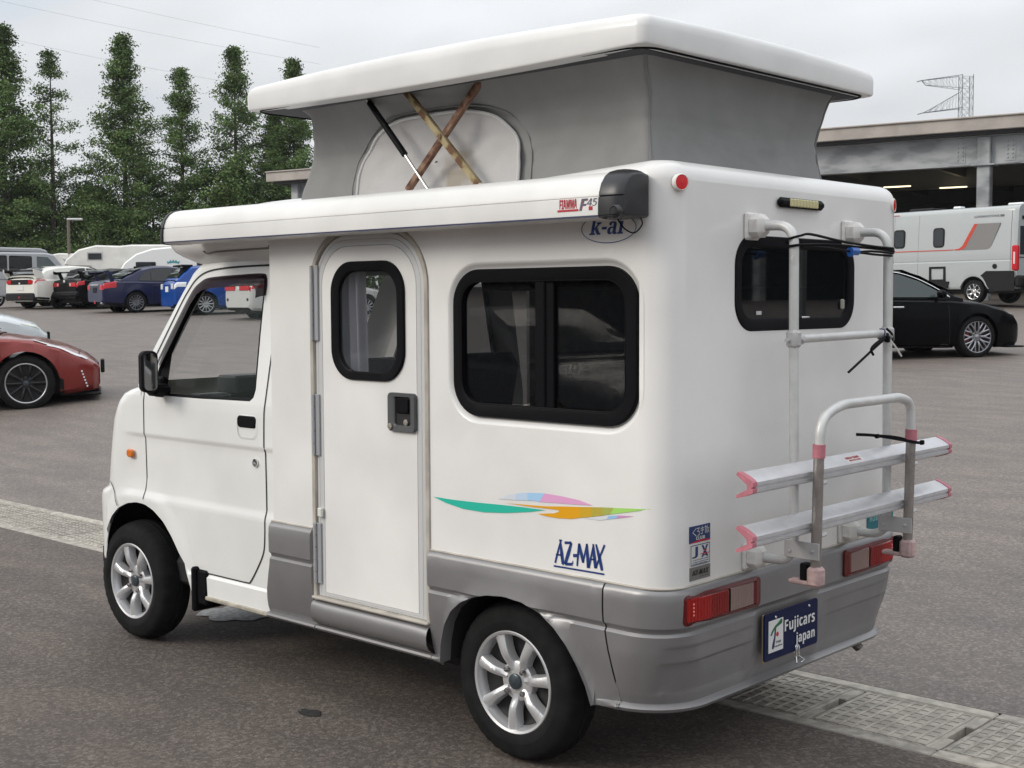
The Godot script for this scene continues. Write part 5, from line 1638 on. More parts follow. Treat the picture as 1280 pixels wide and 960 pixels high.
func wheel_meshes(R: float, wid: float, rim: float, spokes: int, m_tyre: Material, m_rim: Material, fine: bool, double := false, lipm: Material = null) -> Dictionary:
	# axis along +z, outer face near z = 0
	var D := {}
	var b := MB.new()
	var prof := [[rim - 0.004, -wid + 0.01], [rim + 0.02, -wid], [R - 0.045, -wid], [R - 0.018, -wid + 0.010], [R - 0.006, -wid + 0.028], [R, -wid + 0.056], [R, -wid * 0.5 - 0.012], [R - 0.006, -wid * 0.5 - 0.008], [R, -wid * 0.5 - 0.004], [R - 0.001, -0.066], [R - 0.007, -0.062], [R - 0.002, -0.058], [R - 0.007, -0.036], [R - 0.015, -0.018], [R - 0.030, -0.006], [R - 0.050, -0.001], [lerpf(rim, R, 0.35), 0.002], [lerpf(rim, R, 0.30), 0.004], [lerpf(rim, R, 0.15), 0.001], [rim + 0.004, -0.004], [rim - 0.003, -0.010]]
	var n := 120 if fine else 40
	var Q := []
	for i in prof.size():
		var ring := PackedVector3Array()
		for k in n:
			var r: float = prof[i][0]
			if fine and i >= 12 and i <= 14 and k % 3 == 0: r -= 0.003      # shoulder sipes
			if fine and i >= 4 and i <= 5 and k % 3 == 0: r -= 0.003
			ring.append(Vector3(r * cos(TAU * k / n), r * sin(TAU * k / n), prof[i][1]))
		Q.append(ring)
	b.rows(Q, true)
	D.tyre = b.mesh(m_tyre, 35.0)
	b = MB.new()
	var seg := 72 if fine else 36
	var d := R / 0.2725
	b.lathe([Vector2(rim - 0.02, -wid + 0.01), Vector2(rim - 0.022, -0.04), Vector2(rim - 0.014, -0.022), Vector2(rim - 0.010, -0.006), Vector2(rim - 0.002, -0.003), Vector2(rim + 0.001, -0.006), Vector2(rim - 0.001, -0.012)], seg)
	var dep := 0.006
	for s in spokes:
		var fork := [-1, 1] if double else [0]
		for f in fork:
			var a := TAU * (s + 0.06) / spokes
			var rows := []
			for k in 9:
				var u := k / 8.0
				var r := lerpf(0.040 * d, rim - 0.011, u)
				var w := (lerpf(0.0140, 0.0180, u) if (fine and not double) else lerpf(0.019, 0.0155, u) if not double else lerpf(0.016, 0.012, u)) * d * (0.95 + (0.0 if fine and not double else 0.4) * pow(1 - u, 3) + 0.28 * pow(u, 4)) * 7.0 / maxf(7.0, spokes * 0.9)
				var off: float = f * smoothstep(0.15, 1.0, u) * TAU / spokes * 0.27 * r
				var zf := -0.028 + 0.018 * smoothstep(0.0, 0.5, u) - 0.003 * smoothstep(0.6, 1.0, u)
				var dir := Vector3(cos(a), sin(a), 0); var tn := Vector3(-sin(a), cos(a), 0)
				var c := dir * r + tn * off
				rows.append(PackedVector3Array([c + tn * w * 1.25 + Vector3(0, 0, zf - 0.035), c + tn * w * 1.02 + Vector3(0, 0, zf - 0.005), c + tn * w * 0.88 + Vector3(0, 0, zf), c + Vector3(0, 0, zf + 0.0055), c - tn * w * 0.88 + Vector3(0, 0, zf), c - tn * w * 1.02 + Vector3(0, 0, zf - 0.005), c - tn * w * 1.25 + Vector3(0, 0, zf - 0.035)]))
			b.rows(rows)
	b.lathe([Vector2(0.070 * d, -0.06), Vector2(0.068 * d, -0.034), Vector2(0.062 * d, -0.029), Vector2(0.040 * d, -0.026), Vector2(0.001, -0.026)], seg / 2)
	D.rim = b.mesh(m_rim, 45.0)
	b = MB.new()
	b.lathe([Vector2(0.027 * d, -0.027), Vector2(0.026 * d, -0.018), Vector2(0.022 * d, -0.015), Vector2(0.001, -0.011)], 24)
	D.cap = b.mesh(mat(0.05, 0.065, 0.075, 0.3, 0.3) if fine and not double else m_rim)
	b = MB.new()
	b.lathe([Vector2(0.0095, -0.03), Vector2(0.0095, -0.016), Vector2(0.006, -0.010), Vector2(0.0005, -0.009)], 8)
	D.nut = b.mesh(mat(0.30, 0.28, 0.28, 0.3, 0.9))
	b = MB.new()
	b.lathe([Vector2(rim - 0.021, -0.042), Vector2(rim - 0.04, -0.055), Vector2(0.05, -0.06), Vector2(0.001, -0.06)], 32)
	D.disc = b.mesh(M.dark)
	if lipm != null:
		b = MB.new()
		b.lathe([Vector2(rim - 0.016, -0.008), Vector2(rim - 0.008, -0.002), Vector2(rim + 0.001, -0.005)], seg)
		D.lip = b.mesh(lipm)
	return D

func van_wheels():
	var D := wheel_meshes(0.2705, 0.155, 0.171, 7, M.rubber, M.alloy, true)
	for q in [[-0.652, 1, 0.35], [-3.0, 1, 0.10], [-0.652, -1, 0.0], [-3.0, -1, 0.0]]:
		var w := Node3D.new()
		put(w, "wheel", van)
		var at := Vector3(q[0], 0.2705, -0.030 if q[1] > 0 else -1.445)
		w.position = at - VB
		w.rotation = Vector3(0, 0.0 if q[1] > 0 else PI, 0)
		if q[0] < -2 and q[1] > 0: w.rotation.y = 0.02
		for part in ["tyre", "rim", "cap", "disc"]:
			var o := MeshInstance3D.new(); o.mesh = D[part]
			put(o, {"tyre": "tyre", "rim": "rim", "cap": "centre_cap", "disc": "brake_drum"}[part], w)
			o.rotation.z = q[2] + (PI / 2 if q[0] > -2 else PI / 2 + 0.22)
		for k in 4:
			var o := MeshInstance3D.new(); o.mesh = D.nut
			var a: float = q[2] + TAU * k / 4 + 0.45
			o.position = Vector3(0.050 * cos(a), 0.050 * sin(a), 0.0)
			put(o, "wheel_nut", w)

# ---------------------------------------------------------------- parked vehicles: forward = +x, right side = +z, base on the ground
class Car:
	var s := {}
	func tb(k: String, x: float) -> float:
		var T: Array = s[k]
		if x <= T[0][0]: return T[0][1]
		for i in T.size() - 1:
			if x <= T[i + 1][0]:
				var u: float = (x - T[i][0]) / (T[i + 1][0] - T[i][0])
				return lerpf(T[i][1], T[i + 1][1], u * u * (3 - 2 * u) * 0.5 + u * 0.5)
		return T[T.size() - 1][1]
	func arch(x: float) -> float:
		var best := 0.0
		for a in [s.rear_axle, s.front_axle]:
			var d: float = s.arch * s.arch - (x - a) * (x - a)
			if d > 0.0: best = maxf(best, s.R + sqrt(d))
		return best
	func body(x: float, v: float) -> Vector3:              # v: 0 sill ... 5 shoulder ... 7 centre line
		var w := tb("w", x); var yb := tb("belt", x); var yt := tb("top", x); var ys := tb("sill", x)
		var Z := [0.86, 0.972, 1.0, 1.0, 0.982, 0.93, 0.60, 0.0]
		var Y := [ys, ys + 0.07, lerpf(ys, yb, 0.40), lerpf(ys, yb, 0.72), yb - 0.035, yb + 0.004, lerpf(yb, yt, 0.75), yt]
		var ay := arch(x)
		var i := mini(int(v), 6)
		var u := v - i
		var y: float = lerpf(Y[i], Y[i + 1], u)
		var z: float = lerpf(Z[i], Z[i + 1], u) * w
		if ay > 0.0 and v <= 4.5:
			if y < ay: y = ay
			z += 0.018 * smoothstep(0.14, 0.02, y - ay) * smoothstep(0.0, 0.25, s.arch - minf(absf(x - s.rear_axle), absf(x - s.front_axle)))
		return Vector3(x, y, z)
	func roof(x: float) -> float:
		return tb("roof", x)
	func side(x: float, y: float) -> float:
		var yb := tb("belt", x)
		return tb("w", x) * 0.93 - s.tumble * maxf(0.0, y - yb)

func patch(c: Car, x0: float, x1: float, v0: float, v1: float, off := 0.006, nx := 8, nv := 4, both := true, skew := 0.0) -> MB:
	var b := MB.new()
	var R := []
	for j in nv + 1:
		var r := PackedVector3Array()
		var v := lerpf(v0, v1, float(j) / nv)
		for i in nx + 1:
			var x := lerpf(x0, x1, float(i) / nx) + skew * float(j) / nv
			var p := c.body(x, v)
			var e := 0.02
			var n := (c.body(x + e, v) - c.body(x - e, v)).cross(c.body(x, minf(v + e, 7.0)) - c.body(x, maxf(v - e, 0.0))).normalized()
			if n.z < 0 or (n.y < 0 and v > 5): n = -n
			r.append(p + n * off)
		R.append(r)
	b.rows(R)
	if both: b.mirror_z(0.0)
	return b

func make_car(called: String, label: String, category: String, spec: Dictionary, at: Vector3, turn: float, group := "") -> Node3D:
	var c := Car.new(); c.s = spec
	var L: float = spec.L
	var t := thing(called, label, category, at, turn, group)
	t.rotation.z = spec.get("pitch", 0.0)
	# lower body
	var xs := []
	for k in 57: xs.append(-L / 2 + L * k / 56.0)
	for a in [spec.rear_axle, spec.front_axle]:
		for k in 25: xs.append(a - spec.arch * cos(PI * k / 24.0))
		xs.append(a - spec.arch - 0.0008); xs.append(a + spec.arch + 0.0008)
	for e in [-1, 1]:
		for d in [0.01, 0.03, 0.06]: xs.append(e * (L / 2 - d))
	xs.sort()
	var b := MB.new()
	var R := []
	for x in xs:
		var r := PackedVector3Array()
		for v in [0.0, 1.0, 1.5, 2.0, 2.5, 3.0, 3.5, 4.0, 4.5, 5.0, 5.5, 6.0, 6.5, 7.0]: r.append(c.body(x, v))
		var n := r.size()
		for k in range(n - 2, -1, -1): r.append(Vector3(r[k].x, r[k].y, -r[k].z))
		R.append(r)
	b.rows(R)
	b.fan(R[0]); b.fan(R[R.size() - 1], true)
	# cabin
	var rs: Array = spec.roof
	var cx0: float = rs[0][0]; var cx1: float = rs[rs.size() - 1][0]
	R = []
	for k in 41:
		var x := lerpf(cx0, cx1, k / 40.0)
		var yr := c.roof(x)
		var yb := c.tb("belt", x) - 0.01
		yr = maxf(yr, yb + 0.005)
		var h := yr - yb
		var w0 := c.tb("w", x) * 0.93
		var wt: float = w0 - spec.tumble * maxf(0.0, h - 0.05)
		var r := PackedVector3Array([Vector3(x, yb, w0), Vector3(x, yb + h * 0.5, lerpf(w0, wt, 0.52)), Vector3(x, yb + maxf(h - 0.06, h * 0.6), wt + 0.005), Vector3(x, yr - minf(0.018, h * 0.2), wt - 0.07), Vector3(x, yr, wt * 0.5), Vector3(x, yr + 0.012 * smoothstep(0.1, 0.4, h), 0)])
		for j in range(4, -1, -1): r.append(Vector3(r[j].x, r[j].y, -r[j].z))
		R.append(r)
	b.rows(R)
	obj("body", b, spec.paint, t, 38.0)
	# glass
	for g in spec.windows:
		for sd in [1, -1]:
			var mb := MB.new()
			var p := PackedVector2Array()
			for q in g: p.append(Vector2(q[0], q[1]))
			mb.poly(p, func(v): return Vector3(v.x, v.y, sd * (c.side(v.x, v.y) + 0.012)))
			obj("side_window", mb, spec.get("glass", M.car_glass), t)
	for e in spec.get("screens", []):                     # [called, x0, x1, inset]
		var mb := MB.new()
		R = []
		for k in 7:
			var x: float = lerpf(e[1], e[2], k / 6.0)
			var yr := c.roof(x)
			var yb := c.tb("belt", x)
			var wt: float = c.tb("w", x) * 0.93 - spec.tumble * maxf(0.0, yr - yb - 0.05) - 0.07 - e[3]
			var dx := 0.02
			var n := Vector2(-(c.roof(x + dx) - c.roof(x - dx)), 2 * dx).normalized() * 0.012
			var r := PackedVector3Array()
			for j in 9:
				var u := j / 4.0 - 1.0
				r.append(Vector3(x + n.x, yr + n.y + 0.012 * (1 - absf(u)) + 0.004, u * wt))
			R.append(r)
		mb.rows(R)
		obj(e[0], mb, M.car_glass, t)
	# underside and wheel wells
	b = MB.new()
	b.box(Vector3(0, 0.40, 0), Vector3(L - 0.5, 0.42, spec.W - 0.5), 0.02)
	obj("underbody", b, M.dark, t)
	# wheels
	var D: Dictionary = spec.wheel
	for ax in [spec.front_axle, spec.rear_axle]:
		for sd in [1, -1]:
			var w := Node3D.new()
			put(w, "wheel", t)
			w.position = Vector3(ax, spec.R, sd * (c.tb("w", ax) - 0.012))
			w.rotation.y = 0.0 if sd > 0 else PI
			for part in ["tyre", "rim", "cap", "disc", "lip"]:
				if not D.has(part): continue
				var o := MeshInstance3D.new(); o.mesh = D[part]
				put(o, {"tyre": "tyre", "rim": "rim", "cap": "centre_cap", "disc": "brake_disc", "lip": "rim_edge"}[part], w)
	# lamps and trim written as patches of the body surface: [called, x0, x1, v0, v1, material, skew]
	for q in spec.get("patches", []):
		for sd in 2:
			var pm := patch(c, q[1], q[2], q[3], q[4], 0.006, 10, 5, false, q[6] if q.size() > 6 else 0.0)
			if sd == 1:
				var n := pm.t.size()
				pm.mirror_z(0.0)
				pm.t = pm.t.slice(n)
			obj(q[0], pm, q[5], t)
	for q in spec.get("boxes", []):                       # [called, centre, size, material, bevel]
		var mb := MB.new()
		mb.box(q[1], q[2], q[4] if q.size() > 4 else 0.01)
		obj(q[0], mb, q[3], t)
	if spec.get("doors", true) and L < 4.7 and L > 4.3:
		for x in [-0.78, -0.07, 0.86]:
			for sd in 2:
				var pm := patch(c, x, x + 0.009, 0.9, 5.0, 0.004, 1, 10, false)
				if sd == 1:
					var n := pm.t.size()
					pm.mirror_z(0.0); pm.t = pm.t.slice(n)
				obj("door_seam", pm, M.dark, t)
		for x in [-0.66, 0.06]:
			for sd in [1, -1]:
				var mb := MB.new(); mb.box(Vector3(x, 0.84, sd * c.tb("w", x) * 0.992), Vector3(0.17, 0.03, 0.03), 0.008)
				obj("door_handle", mb, spec.paint, t)
	# mirrors
	if spec.has("mirror"):
		for sd in [1, -1]:
			var mb := MB.new()
			var m: Vector3 = spec.mirror
			mb.box(Vector3(m.x, m.y, sd * (m.z + 0.09)), Vector3(0.11, 0.13, 0.20), 0.045)
			mb.box(Vector3(m.x + 0.02, m.y - 0.05, sd * (m.z - 0.02)), Vector3(0.05, 0.03, 0.10), 0.01)
			obj("mirror", mb, spec.get("mirror_paint", spec.paint), t)
	return t

func wing(t: Node3D, m: Material, x: float, y: float, half: float, chord: float, base_y: float, end_plates := true):
	var b := MB.new()
	b.prism(PackedVector2Array([Vector2(x - chord, y + 0.03), Vector2(x - chord * 0.5, y + 0.02), Vector2(x, y - 0.015), Vector2(x - chord * 0.4, y - 0.012), Vector2(x - chord, y + 0.012)]), -half, half)
	for z in [-half + 0.1, half - 0.1]:
		b.prism(PackedVector2Array([Vector2(x - 0.03, base_y - 0.04), Vector2(x + 0.10, base_y - 0.04), Vector2(x - 0.02, y + 0.005), Vector2(x - 0.14, y + 0.005)]), z - 0.02, z + 0.02)
	if end_plates:
		for z in [-half, half]: b.prism(PackedVector2Array([Vector2(x - chord - 0.02, y + 0.06), Vector2(x + 0.03, y - 0.01), Vector2(x + 0.02, y - 0.07), Vector2(x - chord, y - 0.05)]), z - 0.012, z + 0.012)
	obj("rear_wing", b, m, t)

func build_cars():
	M.car_glass = mat(0.012, 0.014, 0.016, 0.03)
	M.tail_red = mat(0.50, 0.012, 0.02, 0.15)
	M.lamp_white = mat(0.72, 0.74, 0.76, 0.12)
	M.plastic = dull(mat(0.012, 0.012, 0.013, 0.55), 0.3)
	M.plate = mat(0.68, 0.70, 0.69, 0.5)
	var silver_rim := mat(0.50, 0.51, 0.53, 0.3, 0.8)
	var gun := mat(0.20, 0.20, 0.22, 0.3, 0.8)
	var blk := mat(0.02, 0.02, 0.022, 0.35, 0.5)
	var W_multi := wheel_meshes(0.325, 0.20, 0.235, 14, M.rubber, gun, false)
	var W_silver := wheel_meshes(0.325, 0.20, 0.235, 12, M.rubber, silver_rim, false)
	var W_black := wheel_meshes(0.32, 0.20, 0.225, 7, M.rubber, blk, false)
	var W_ten := wheel_meshes(0.345, 0.24, 0.250, 10, M.rubber, blk, true, false, mat(0.5, 0.5, 0.5, 0.3, 0.8))
	var W_fork := wheel_meshes(0.345, 0.23, 0.255, 10, M.rubber, mat(0.34, 0.34, 0.36, 0.25, 0.85), true, true)
	var sedan := func(paint_m, wheel): return {
		"L": 4.56, "W": 1.76, "R": 0.325, "arch": 0.375, "rear_axle": -1.29, "front_axle": 1.33, "tumble": 0.36, "paint": paint_m, "wheel": wheel, "pitch": 0.0,
		"w": [[-2.28, 0.66], [-2.24, 0.74], [-2.1, 0.82], [-1.7, 0.875], [-1.29, 0.89], [-0.6, 0.865], [0.6, 0.865], [1.33, 0.885], [1.8, 0.86], [2.1, 0.77], [2.24, 0.66], [2.28, 0.58]],
		"belt": [[-2.28, 0.80], [-2.22, 0.92], [-1.9, 0.965], [-1.2, 0.965], [0.4, 0.93], [0.9, 0.91], [1.6, 0.82], [2.1, 0.70], [2.28, 0.56]],
		"top": [[-2.28, 0.84], [-2.22, 0.98], [-1.9, 1.02], [-1.2, 1.03], [0.9, 1.0], [1.6, 0.90], [2.1, 0.76], [2.28, 0.60]],
		"sill": [[-2.28, 0.34], [-2.2, 0.26], [-1.6, 0.22], [1.7, 0.20], [2.28, 0.24]],
		"roof": [[-1.78, 1.02], [-1.45, 1.19], [-1.05, 1.37], [-0.6, 1.455], [-0.2, 1.47], [0.15, 1.445], [0.5, 1.30], [0.8, 1.13], [1.05, 0.99]],
		"windows": [[[-1.18, 1.0], [-1.10, 1.14], [-0.86, 1.30], [-0.80, 1.30], [-0.80, 0.99]], [[-0.77, 0.99], [-0.77, 1.31], [-0.45, 1.375], [-0.10, 1.385], [-0.10, 0.98]], [[-0.04, 0.98], [-0.04, 1.385], [0.12, 1.37], [0.40, 1.25], [0.72, 1.05], [0.80, 0.97]]],
		"screens": [["rear_window", -1.70, -1.02, 0.0], ["windscreen", 0.22, 0.98, 0.0]], "mirror": Vector3(0.62, 1.03, 0.85)}
	# navy saloon with a rear wing
	var navy_p := paint(0.014, 0.017, 0.055, 0.25, 0.2)
	var sp: Dictionary = sedan.call(navy_p, W_multi)
	sp.patches = [["tail_lamp", -2.275, -1.90, 3.1, 4.7, M.tail_red, 0.02], ["window_chrome", -1.25, 0.75, 5.02, 5.14, M.chrome], ["sill_shadow", -0.85, 0.9, 0.2, 1.0, M.plastic], ["rear_bumper_trim", -2.26, -1.75, 0.4, 0.9, M.plastic]]
	sp.boxes = [["number_plate", Vector3(-2.285, 0.70, 0), Vector3(0.012, 0.17, 0.33), M.plastic], ["boot_trim", Vector3(-2.285, 0.86, 0), Vector3(0.02, 0.05, 0.7), mat(0.35, 0.36, 0.38, 0.3)], ["tail_lamp", Vector3(-2.272, 0.78, 0.56), Vector3(0.025, 0.15, 0.22), M.tail_red], ["tail_lamp", Vector3(-2.272, 0.78, -0.56), Vector3(0.025, 0.15, 0.22), M.tail_red], ["fog_lamp", Vector3(-2.285, 0.32, 0), Vector3(0.02, 0.09, 0.1), M.tail_red], ["exhaust", Vector3(-2.22, 0.30, 0.52), Vector3(0.14, 0.08, 0.16), M.chrome, 0.03], ["roof_aerial", Vector3(-0.98, 1.42, 0), Vector3(0.12, 0.06, 0.03), M.plastic]]
	var navy := make_car("parked_car", "dark navy saloon with rear wing and multi-spoke wheels parked among sports cars", "car", sp, Vector3(-34.10, 1.21, -19.91), 1.38, "cars parked across the yard")
	wing(navy, navy_p, -1.98, 1.24, 0.74, 0.24, 1.0)
	# white hatchback with a wing
	var cream := paint(0.74, 0.73, 0.67, 0.3)
	sp = sedan.call(cream, W_black)
	sp.L = 4.40
	sp.merge({"w": [[-2.2, 0.74], [-2.14, 0.82], [-1.9, 0.885], [-1.29, 0.91], [-0.6, 0.885], [0.6, 0.885], [1.33, 0.895], [1.8, 0.86], [2.1, 0.72], [2.2, 0.58]],
		"belt": [[-2.2, 0.86], [-2.1, 0.97], [-1.5, 0.98], [0.4, 0.94], [0.9, 0.92], [1.6, 0.84], [2.1, 0.70], [2.2, 0.56]],
		"top": [[-2.2, 0.90], [-2.1, 1.04], [-1.5, 1.06], [0.9, 1.02], [1.6, 0.92], [2.1, 0.76], [2.2, 0.60]],
		"roof": [[-2.16, 1.06], [-1.95, 1.18], [-1.65, 1.34], [-1.2, 1.42], [-0.4, 1.47], [0.1, 1.45], [0.5, 1.33], [0.85, 1.14], [1.15, 1.0]],
		"windows": [[[-0.98, 1.03], [-0.92, 1.15], [-0.72, 1.30], [-0.35, 1.375], [-0.10, 1.385], [-0.10, 0.99]], [[-0.04, 0.99], [-0.04, 1.385], [0.15, 1.37], [0.45, 1.26], [0.85, 1.05], [0.92, 0.98]]],
		"screens": [["rear_window", -2.06, -1.70, 0.06], ["quarter_glass", -1.60, -1.40, 0.35], ["windscreen", 0.22, 1.08, 0.0]]}, true)
	sp.patches = [["tail_lamp", -2.19, -1.84, 4.0, 4.9, M.tail_red, 0.02], ["lower_trim", -2.19, -1.70, 0.1, 1.35, M.plastic], ["sill_trim", -0.85, 0.9, 0.1, 1.0, M.plastic]]
	sp.boxes = [["dark_tail_panel", Vector3(-2.198, 0.89, 0), Vector3(0.03, 0.17, 1.22), M.plastic, 0.012], ["tail_lamp", Vector3(-2.205, 0.89, 0.56), Vector3(0.03, 0.13, 0.22), M.tail_red], ["tail_lamp", Vector3(-2.205, 0.89, -0.56), Vector3(0.03, 0.13, 0.22), M.tail_red], ["number_plate", Vector3(-2.206, 0.70, 0.02), Vector3(0.015, 0.165, 0.33), M.plate], ["rear_diffuser", Vector3(-2.17, 0.40, 0), Vector3(0.14, 0.26, 1.5), M.plastic, 0.04], ["fog_lamp", Vector3(-2.246, 0.38, 0), Vector3(0.01, 0.06, 0.1), mat(0.3, 0.01, 0.01, 0.3)], ["boot_badge", Vector3(-2.218, 0.845, 0), Vector3(0.012, 0.06, 0.07), M.lamp_white]]
	var hatch := make_car("parked_car", "cream white hatchback with tall rear wing and black lower bumper", "car", sp, Vector3(-39.72, 1.33, -19.83), 1.74, "cars parked across the yard")
	wing(hatch, M.plastic, -1.98, 1.26, 0.78, 0.24, 1.05)
	var ep := MB.new()
	for z in [-0.79, 0.79]: ep.prism(PackedVector2Array([Vector2(-2.26, 1.32), Vector2(-1.93, 1.24), Vector2(-1.85, 1.02), Vector2(-2.12, 1.02), Vector2(-2.24, 1.18)]), z - 0.02, z + 0.02)
	obj("wing_support", ep, cream, hatch)
	# black coupe with a wing
	var black_p := paint(0.004, 0.004, 0.005, 0.25, 0.1)
	black_p.metallic_specular = 0.2
	sp = sedan.call(black_p, W_black)
	sp.merge({"roof": [[-1.95, 1.0], [-1.5, 1.16], [-1.0, 1.30], [-0.5, 1.36], [-0.1, 1.355], [0.3, 1.25], [0.65, 1.10], [0.9, 0.98]], "windows": [[[-0.95, 1.0], [-0.8, 1.17], [-0.45, 1.27], [-0.05, 1.28], [0.2, 1.2], [0.55, 1.02], [0.60, 0.97]]], "screens": [["rear_window", -1.88, -0.95, 0.0], ["windscreen", 0.1, 0.85, 0.0]]}, true)
	sp.patches = [["tail_lamp", -2.275, -2.05, 3.3, 4.5, M.tail_red]]
	sp.boxes = [["tail_lamp", Vector3(-2.285, 0.80, 0.48), Vector3(0.03, 0.13, 0.36), M.tail_red], ["tail_lamp", Vector3(-2.285, 0.80, -0.48), Vector3(0.03, 0.13, 0.36), M.tail_red], ["reversing_lamp", Vector3(-2.302, 0.80, -0.36), Vector3(0.012, 0.09, 0.08), mat(0.7, 0.4, 0.4, 0.2)], ["reversing_lamp", Vector3(-2.302, 0.80, 0.36), Vector3(0.012, 0.09, 0.08), mat(0.7, 0.4, 0.4, 0.2)], ["boot_badge", Vector3(-2.29, 0.92, 0), Vector3(0.012, 0.08, 0.09), M.plate], ["rear_bumper", Vector3(-2.26, 0.50, 0), Vector3(0.12, 0.16, 1.5), M.plastic, 0.04]]
	var coupe := make_car("parked_car", "black coupe with red tail lamps and wing beside the navy saloon", "car", sp, Vector3(-38.05, 1.32, -20.75), 1.64, "cars parked across the yard")
	wing(coupe, black_p, -2.0, 1.20, 0.72, 0.22, 1.0)
	# blue hatchback, half hidden by the cab
	var blue_p := paint(0.004, 0.055, 0.28, 0.25, 0.2)
	sp = sedan.call(blue_p, W_silver)
	sp.L = 4.40
	sp.merge({"w": [[-2.2, 0.74], [-2.14, 0.82], [-1.9, 0.87], [-1.29, 0.895], [-0.6, 0.87], [0.6, 0.87], [1.33, 0.885], [1.8, 0.86], [2.1, 0.72], [2.2, 0.58]],
		"belt": [[-2.2, 0.86], [-2.1, 0.96], [-1.5, 0.97], [0.4, 0.93], [0.9, 0.91], [1.6, 0.83], [2.1, 0.70], [2.2, 0.56]],
		"top": [[-2.2, 0.90], [-2.1, 1.03], [-1.5, 1.05], [0.9, 1.0], [1.6, 0.91], [2.1, 0.76], [2.2, 0.60]],
		"roof": [[-2.12, 1.03], [-1.85, 1.26], [-1.62, 1.43], [-1.2, 1.46], [-0.4, 1.475], [0.1, 1.45], [0.5, 1.32], [0.85, 1.12], [1.1, 1.0]],
		"windows": [[[-1.55, 1.02], [-1.42, 1.24], [-1.25, 1.35], [-0.80, 1.375], [-0.80, 0.99]], [[-0.74, 0.99], [-0.74, 1.375], [-0.10, 1.385], [-0.10, 0.98]], [[-0.04, 0.98], [-0.04, 1.385], [0.12, 1.37], [0.45, 1.24], [0.80, 1.04], [0.87, 0.97]]],
		"screens": [["rear_window", -2.04, -1.68, 0.0], ["windscreen", 0.22, 1.02, 0.0]]}, true)
	sp.patches = [["tail_lamp", -2.19, -1.86, 3.4, 4.75, M.lamp_white, 0.02], ["lower_trim", -2.19, -1.72, 0.1, 0.85, M.plastic]]
	sp.boxes = [["tail_lamp", Vector3(-2.20, 0.84, 0.60), Vector3(0.03, 0.16, 0.2), M.lamp_white], ["tail_lamp", Vector3(-2.20, 0.84, -0.60), Vector3(0.03, 0.16, 0.2), M.lamp_white], ["number_plate", Vector3(-2.206, 0.76, 0.0), Vector3(0.015, 0.165, 0.33), M.plate], ["roof_spoiler", Vector3(-1.72, 1.455, 0), Vector3(0.34, 0.05, 1.05), M.plastic, 0.02]]
	make_car("parked_car", "bright blue hatchback with silver wheels half hidden by the van's cab", "car", sp, Vector3(-30.62, 1.15, -20.27), 1.25, "cars parked across the yard")
	# silver coupe seen through the cab window
	var silver_p := paint(0.52, 0.53, 0.51, 0.25)
	sp = sedan.call(silver_p, W_silver)
	sp.merge({"roof": [[-1.95, 1.0], [-1.5, 1.16], [-1.0, 1.28], [-0.5, 1.33], [-0.1, 1.32], [0.3, 1.22], [0.65, 1.08], [0.9, 0.98]], "windows": [[[-0.95, 1.0], [-0.8, 1.15], [-0.45, 1.24], [-0.05, 1.25], [0.2, 1.18], [0.55, 1.02], [0.60, 0.97]]], "screens": [["rear_window", -1.88, -0.95, 0.0], ["windscreen", 0.1, 0.85, 0.0]]}, true)
	sp.patches = [["tail_lamp", -2.27, -1.80, 3.7, 4.8, M.tail_red]]
	sp.boxes = [["tail_lamp", Vector3(-2.285, 0.86, 0.4), Vector3(0.03, 0.13, 0.55), M.tail_red], ["tail_lamp", Vector3(-2.285, 0.86, -0.4), Vector3(0.03, 0.13, 0.55), M.tail_red], ["fog_lamp", Vector3(-2.262, 0.55, 0.55), Vector3(0.05, 0.11, 0.13), M.plastic, 0.03], ["reversing_lamp", Vector3(-2.262, 0.55, -0.55), Vector3(0.05, 0.11, 0.13), M.plastic, 0.03]]
	make_car("parked_car", "silver coupe with red tail lamps visible through the van's cab window", "car", sp, Vector3(-26.9, 1.04, -20.0), 1.45, "cars parked across the yard")
	# red sports coupe at the left edge
	var red_p := paint(0.21, 0.026, 0.022, 0.22)
	red_p.metallic = 0.25
	sp = {"L": 4.24, "W": 1.84, "R": 0.345, "arch": 0.395, "rear_axle": -1.27, "front_axle": 1.26, "tumble": 0.42, "paint": red_p, "wheel": W_ten,
		"w": [[-2.12, 0.74], [-1.9, 0.86], [-1.27, 0.925], [-0.5, 0.875], [0.5, 0.875], [1.26, 0.915], [1.65, 0.875], [1.9, 0.76], [2.04, 0.62], [2.12, 0.46]],
		"belt": [[-2.12, 0.86], [-1.9, 0.95], [-1.2, 0.98], [-0.3, 0.93], [0.6, 0.90], [1.0, 0.895], [1.30, 0.875], [1.6, 0.79], [1.9, 0.66], [2.06, 0.575], [2.12, 0.53]],
		"top": [[-2.12, 0.90], [-1.9, 1.0], [-1.2, 1.02], [0.6, 0.99], [1.0, 0.95], [1.35, 0.90], [1.7, 0.81], [1.95, 0.70], [2.07, 0.61], [2.12, 0.55]],
		"sill": [[-2.12, 0.32], [-1.8, 0.2], [1.65, 0.175], [2.12, 0.22]],
		"roof": [[-1.9, 0.98], [-1.2, 1.17], [-0.6, 1.29], [-0.15, 1.315], [0.2, 1.27], [0.6, 1.10], [0.95, 0.96]],
		"windows": [[[-0.85, 0.99], [-0.6, 1.13], [-0.3, 1.21], [0.0, 1.22], [0.25, 1.15], [0.6, 0.97]]],
		"screens": [["rear_window", -1.75, -0.75, 0.0], ["windscreen", 0.2, 0.9, 0.0]], "mirror": Vector3(0.45, 1.0, 0.86)}
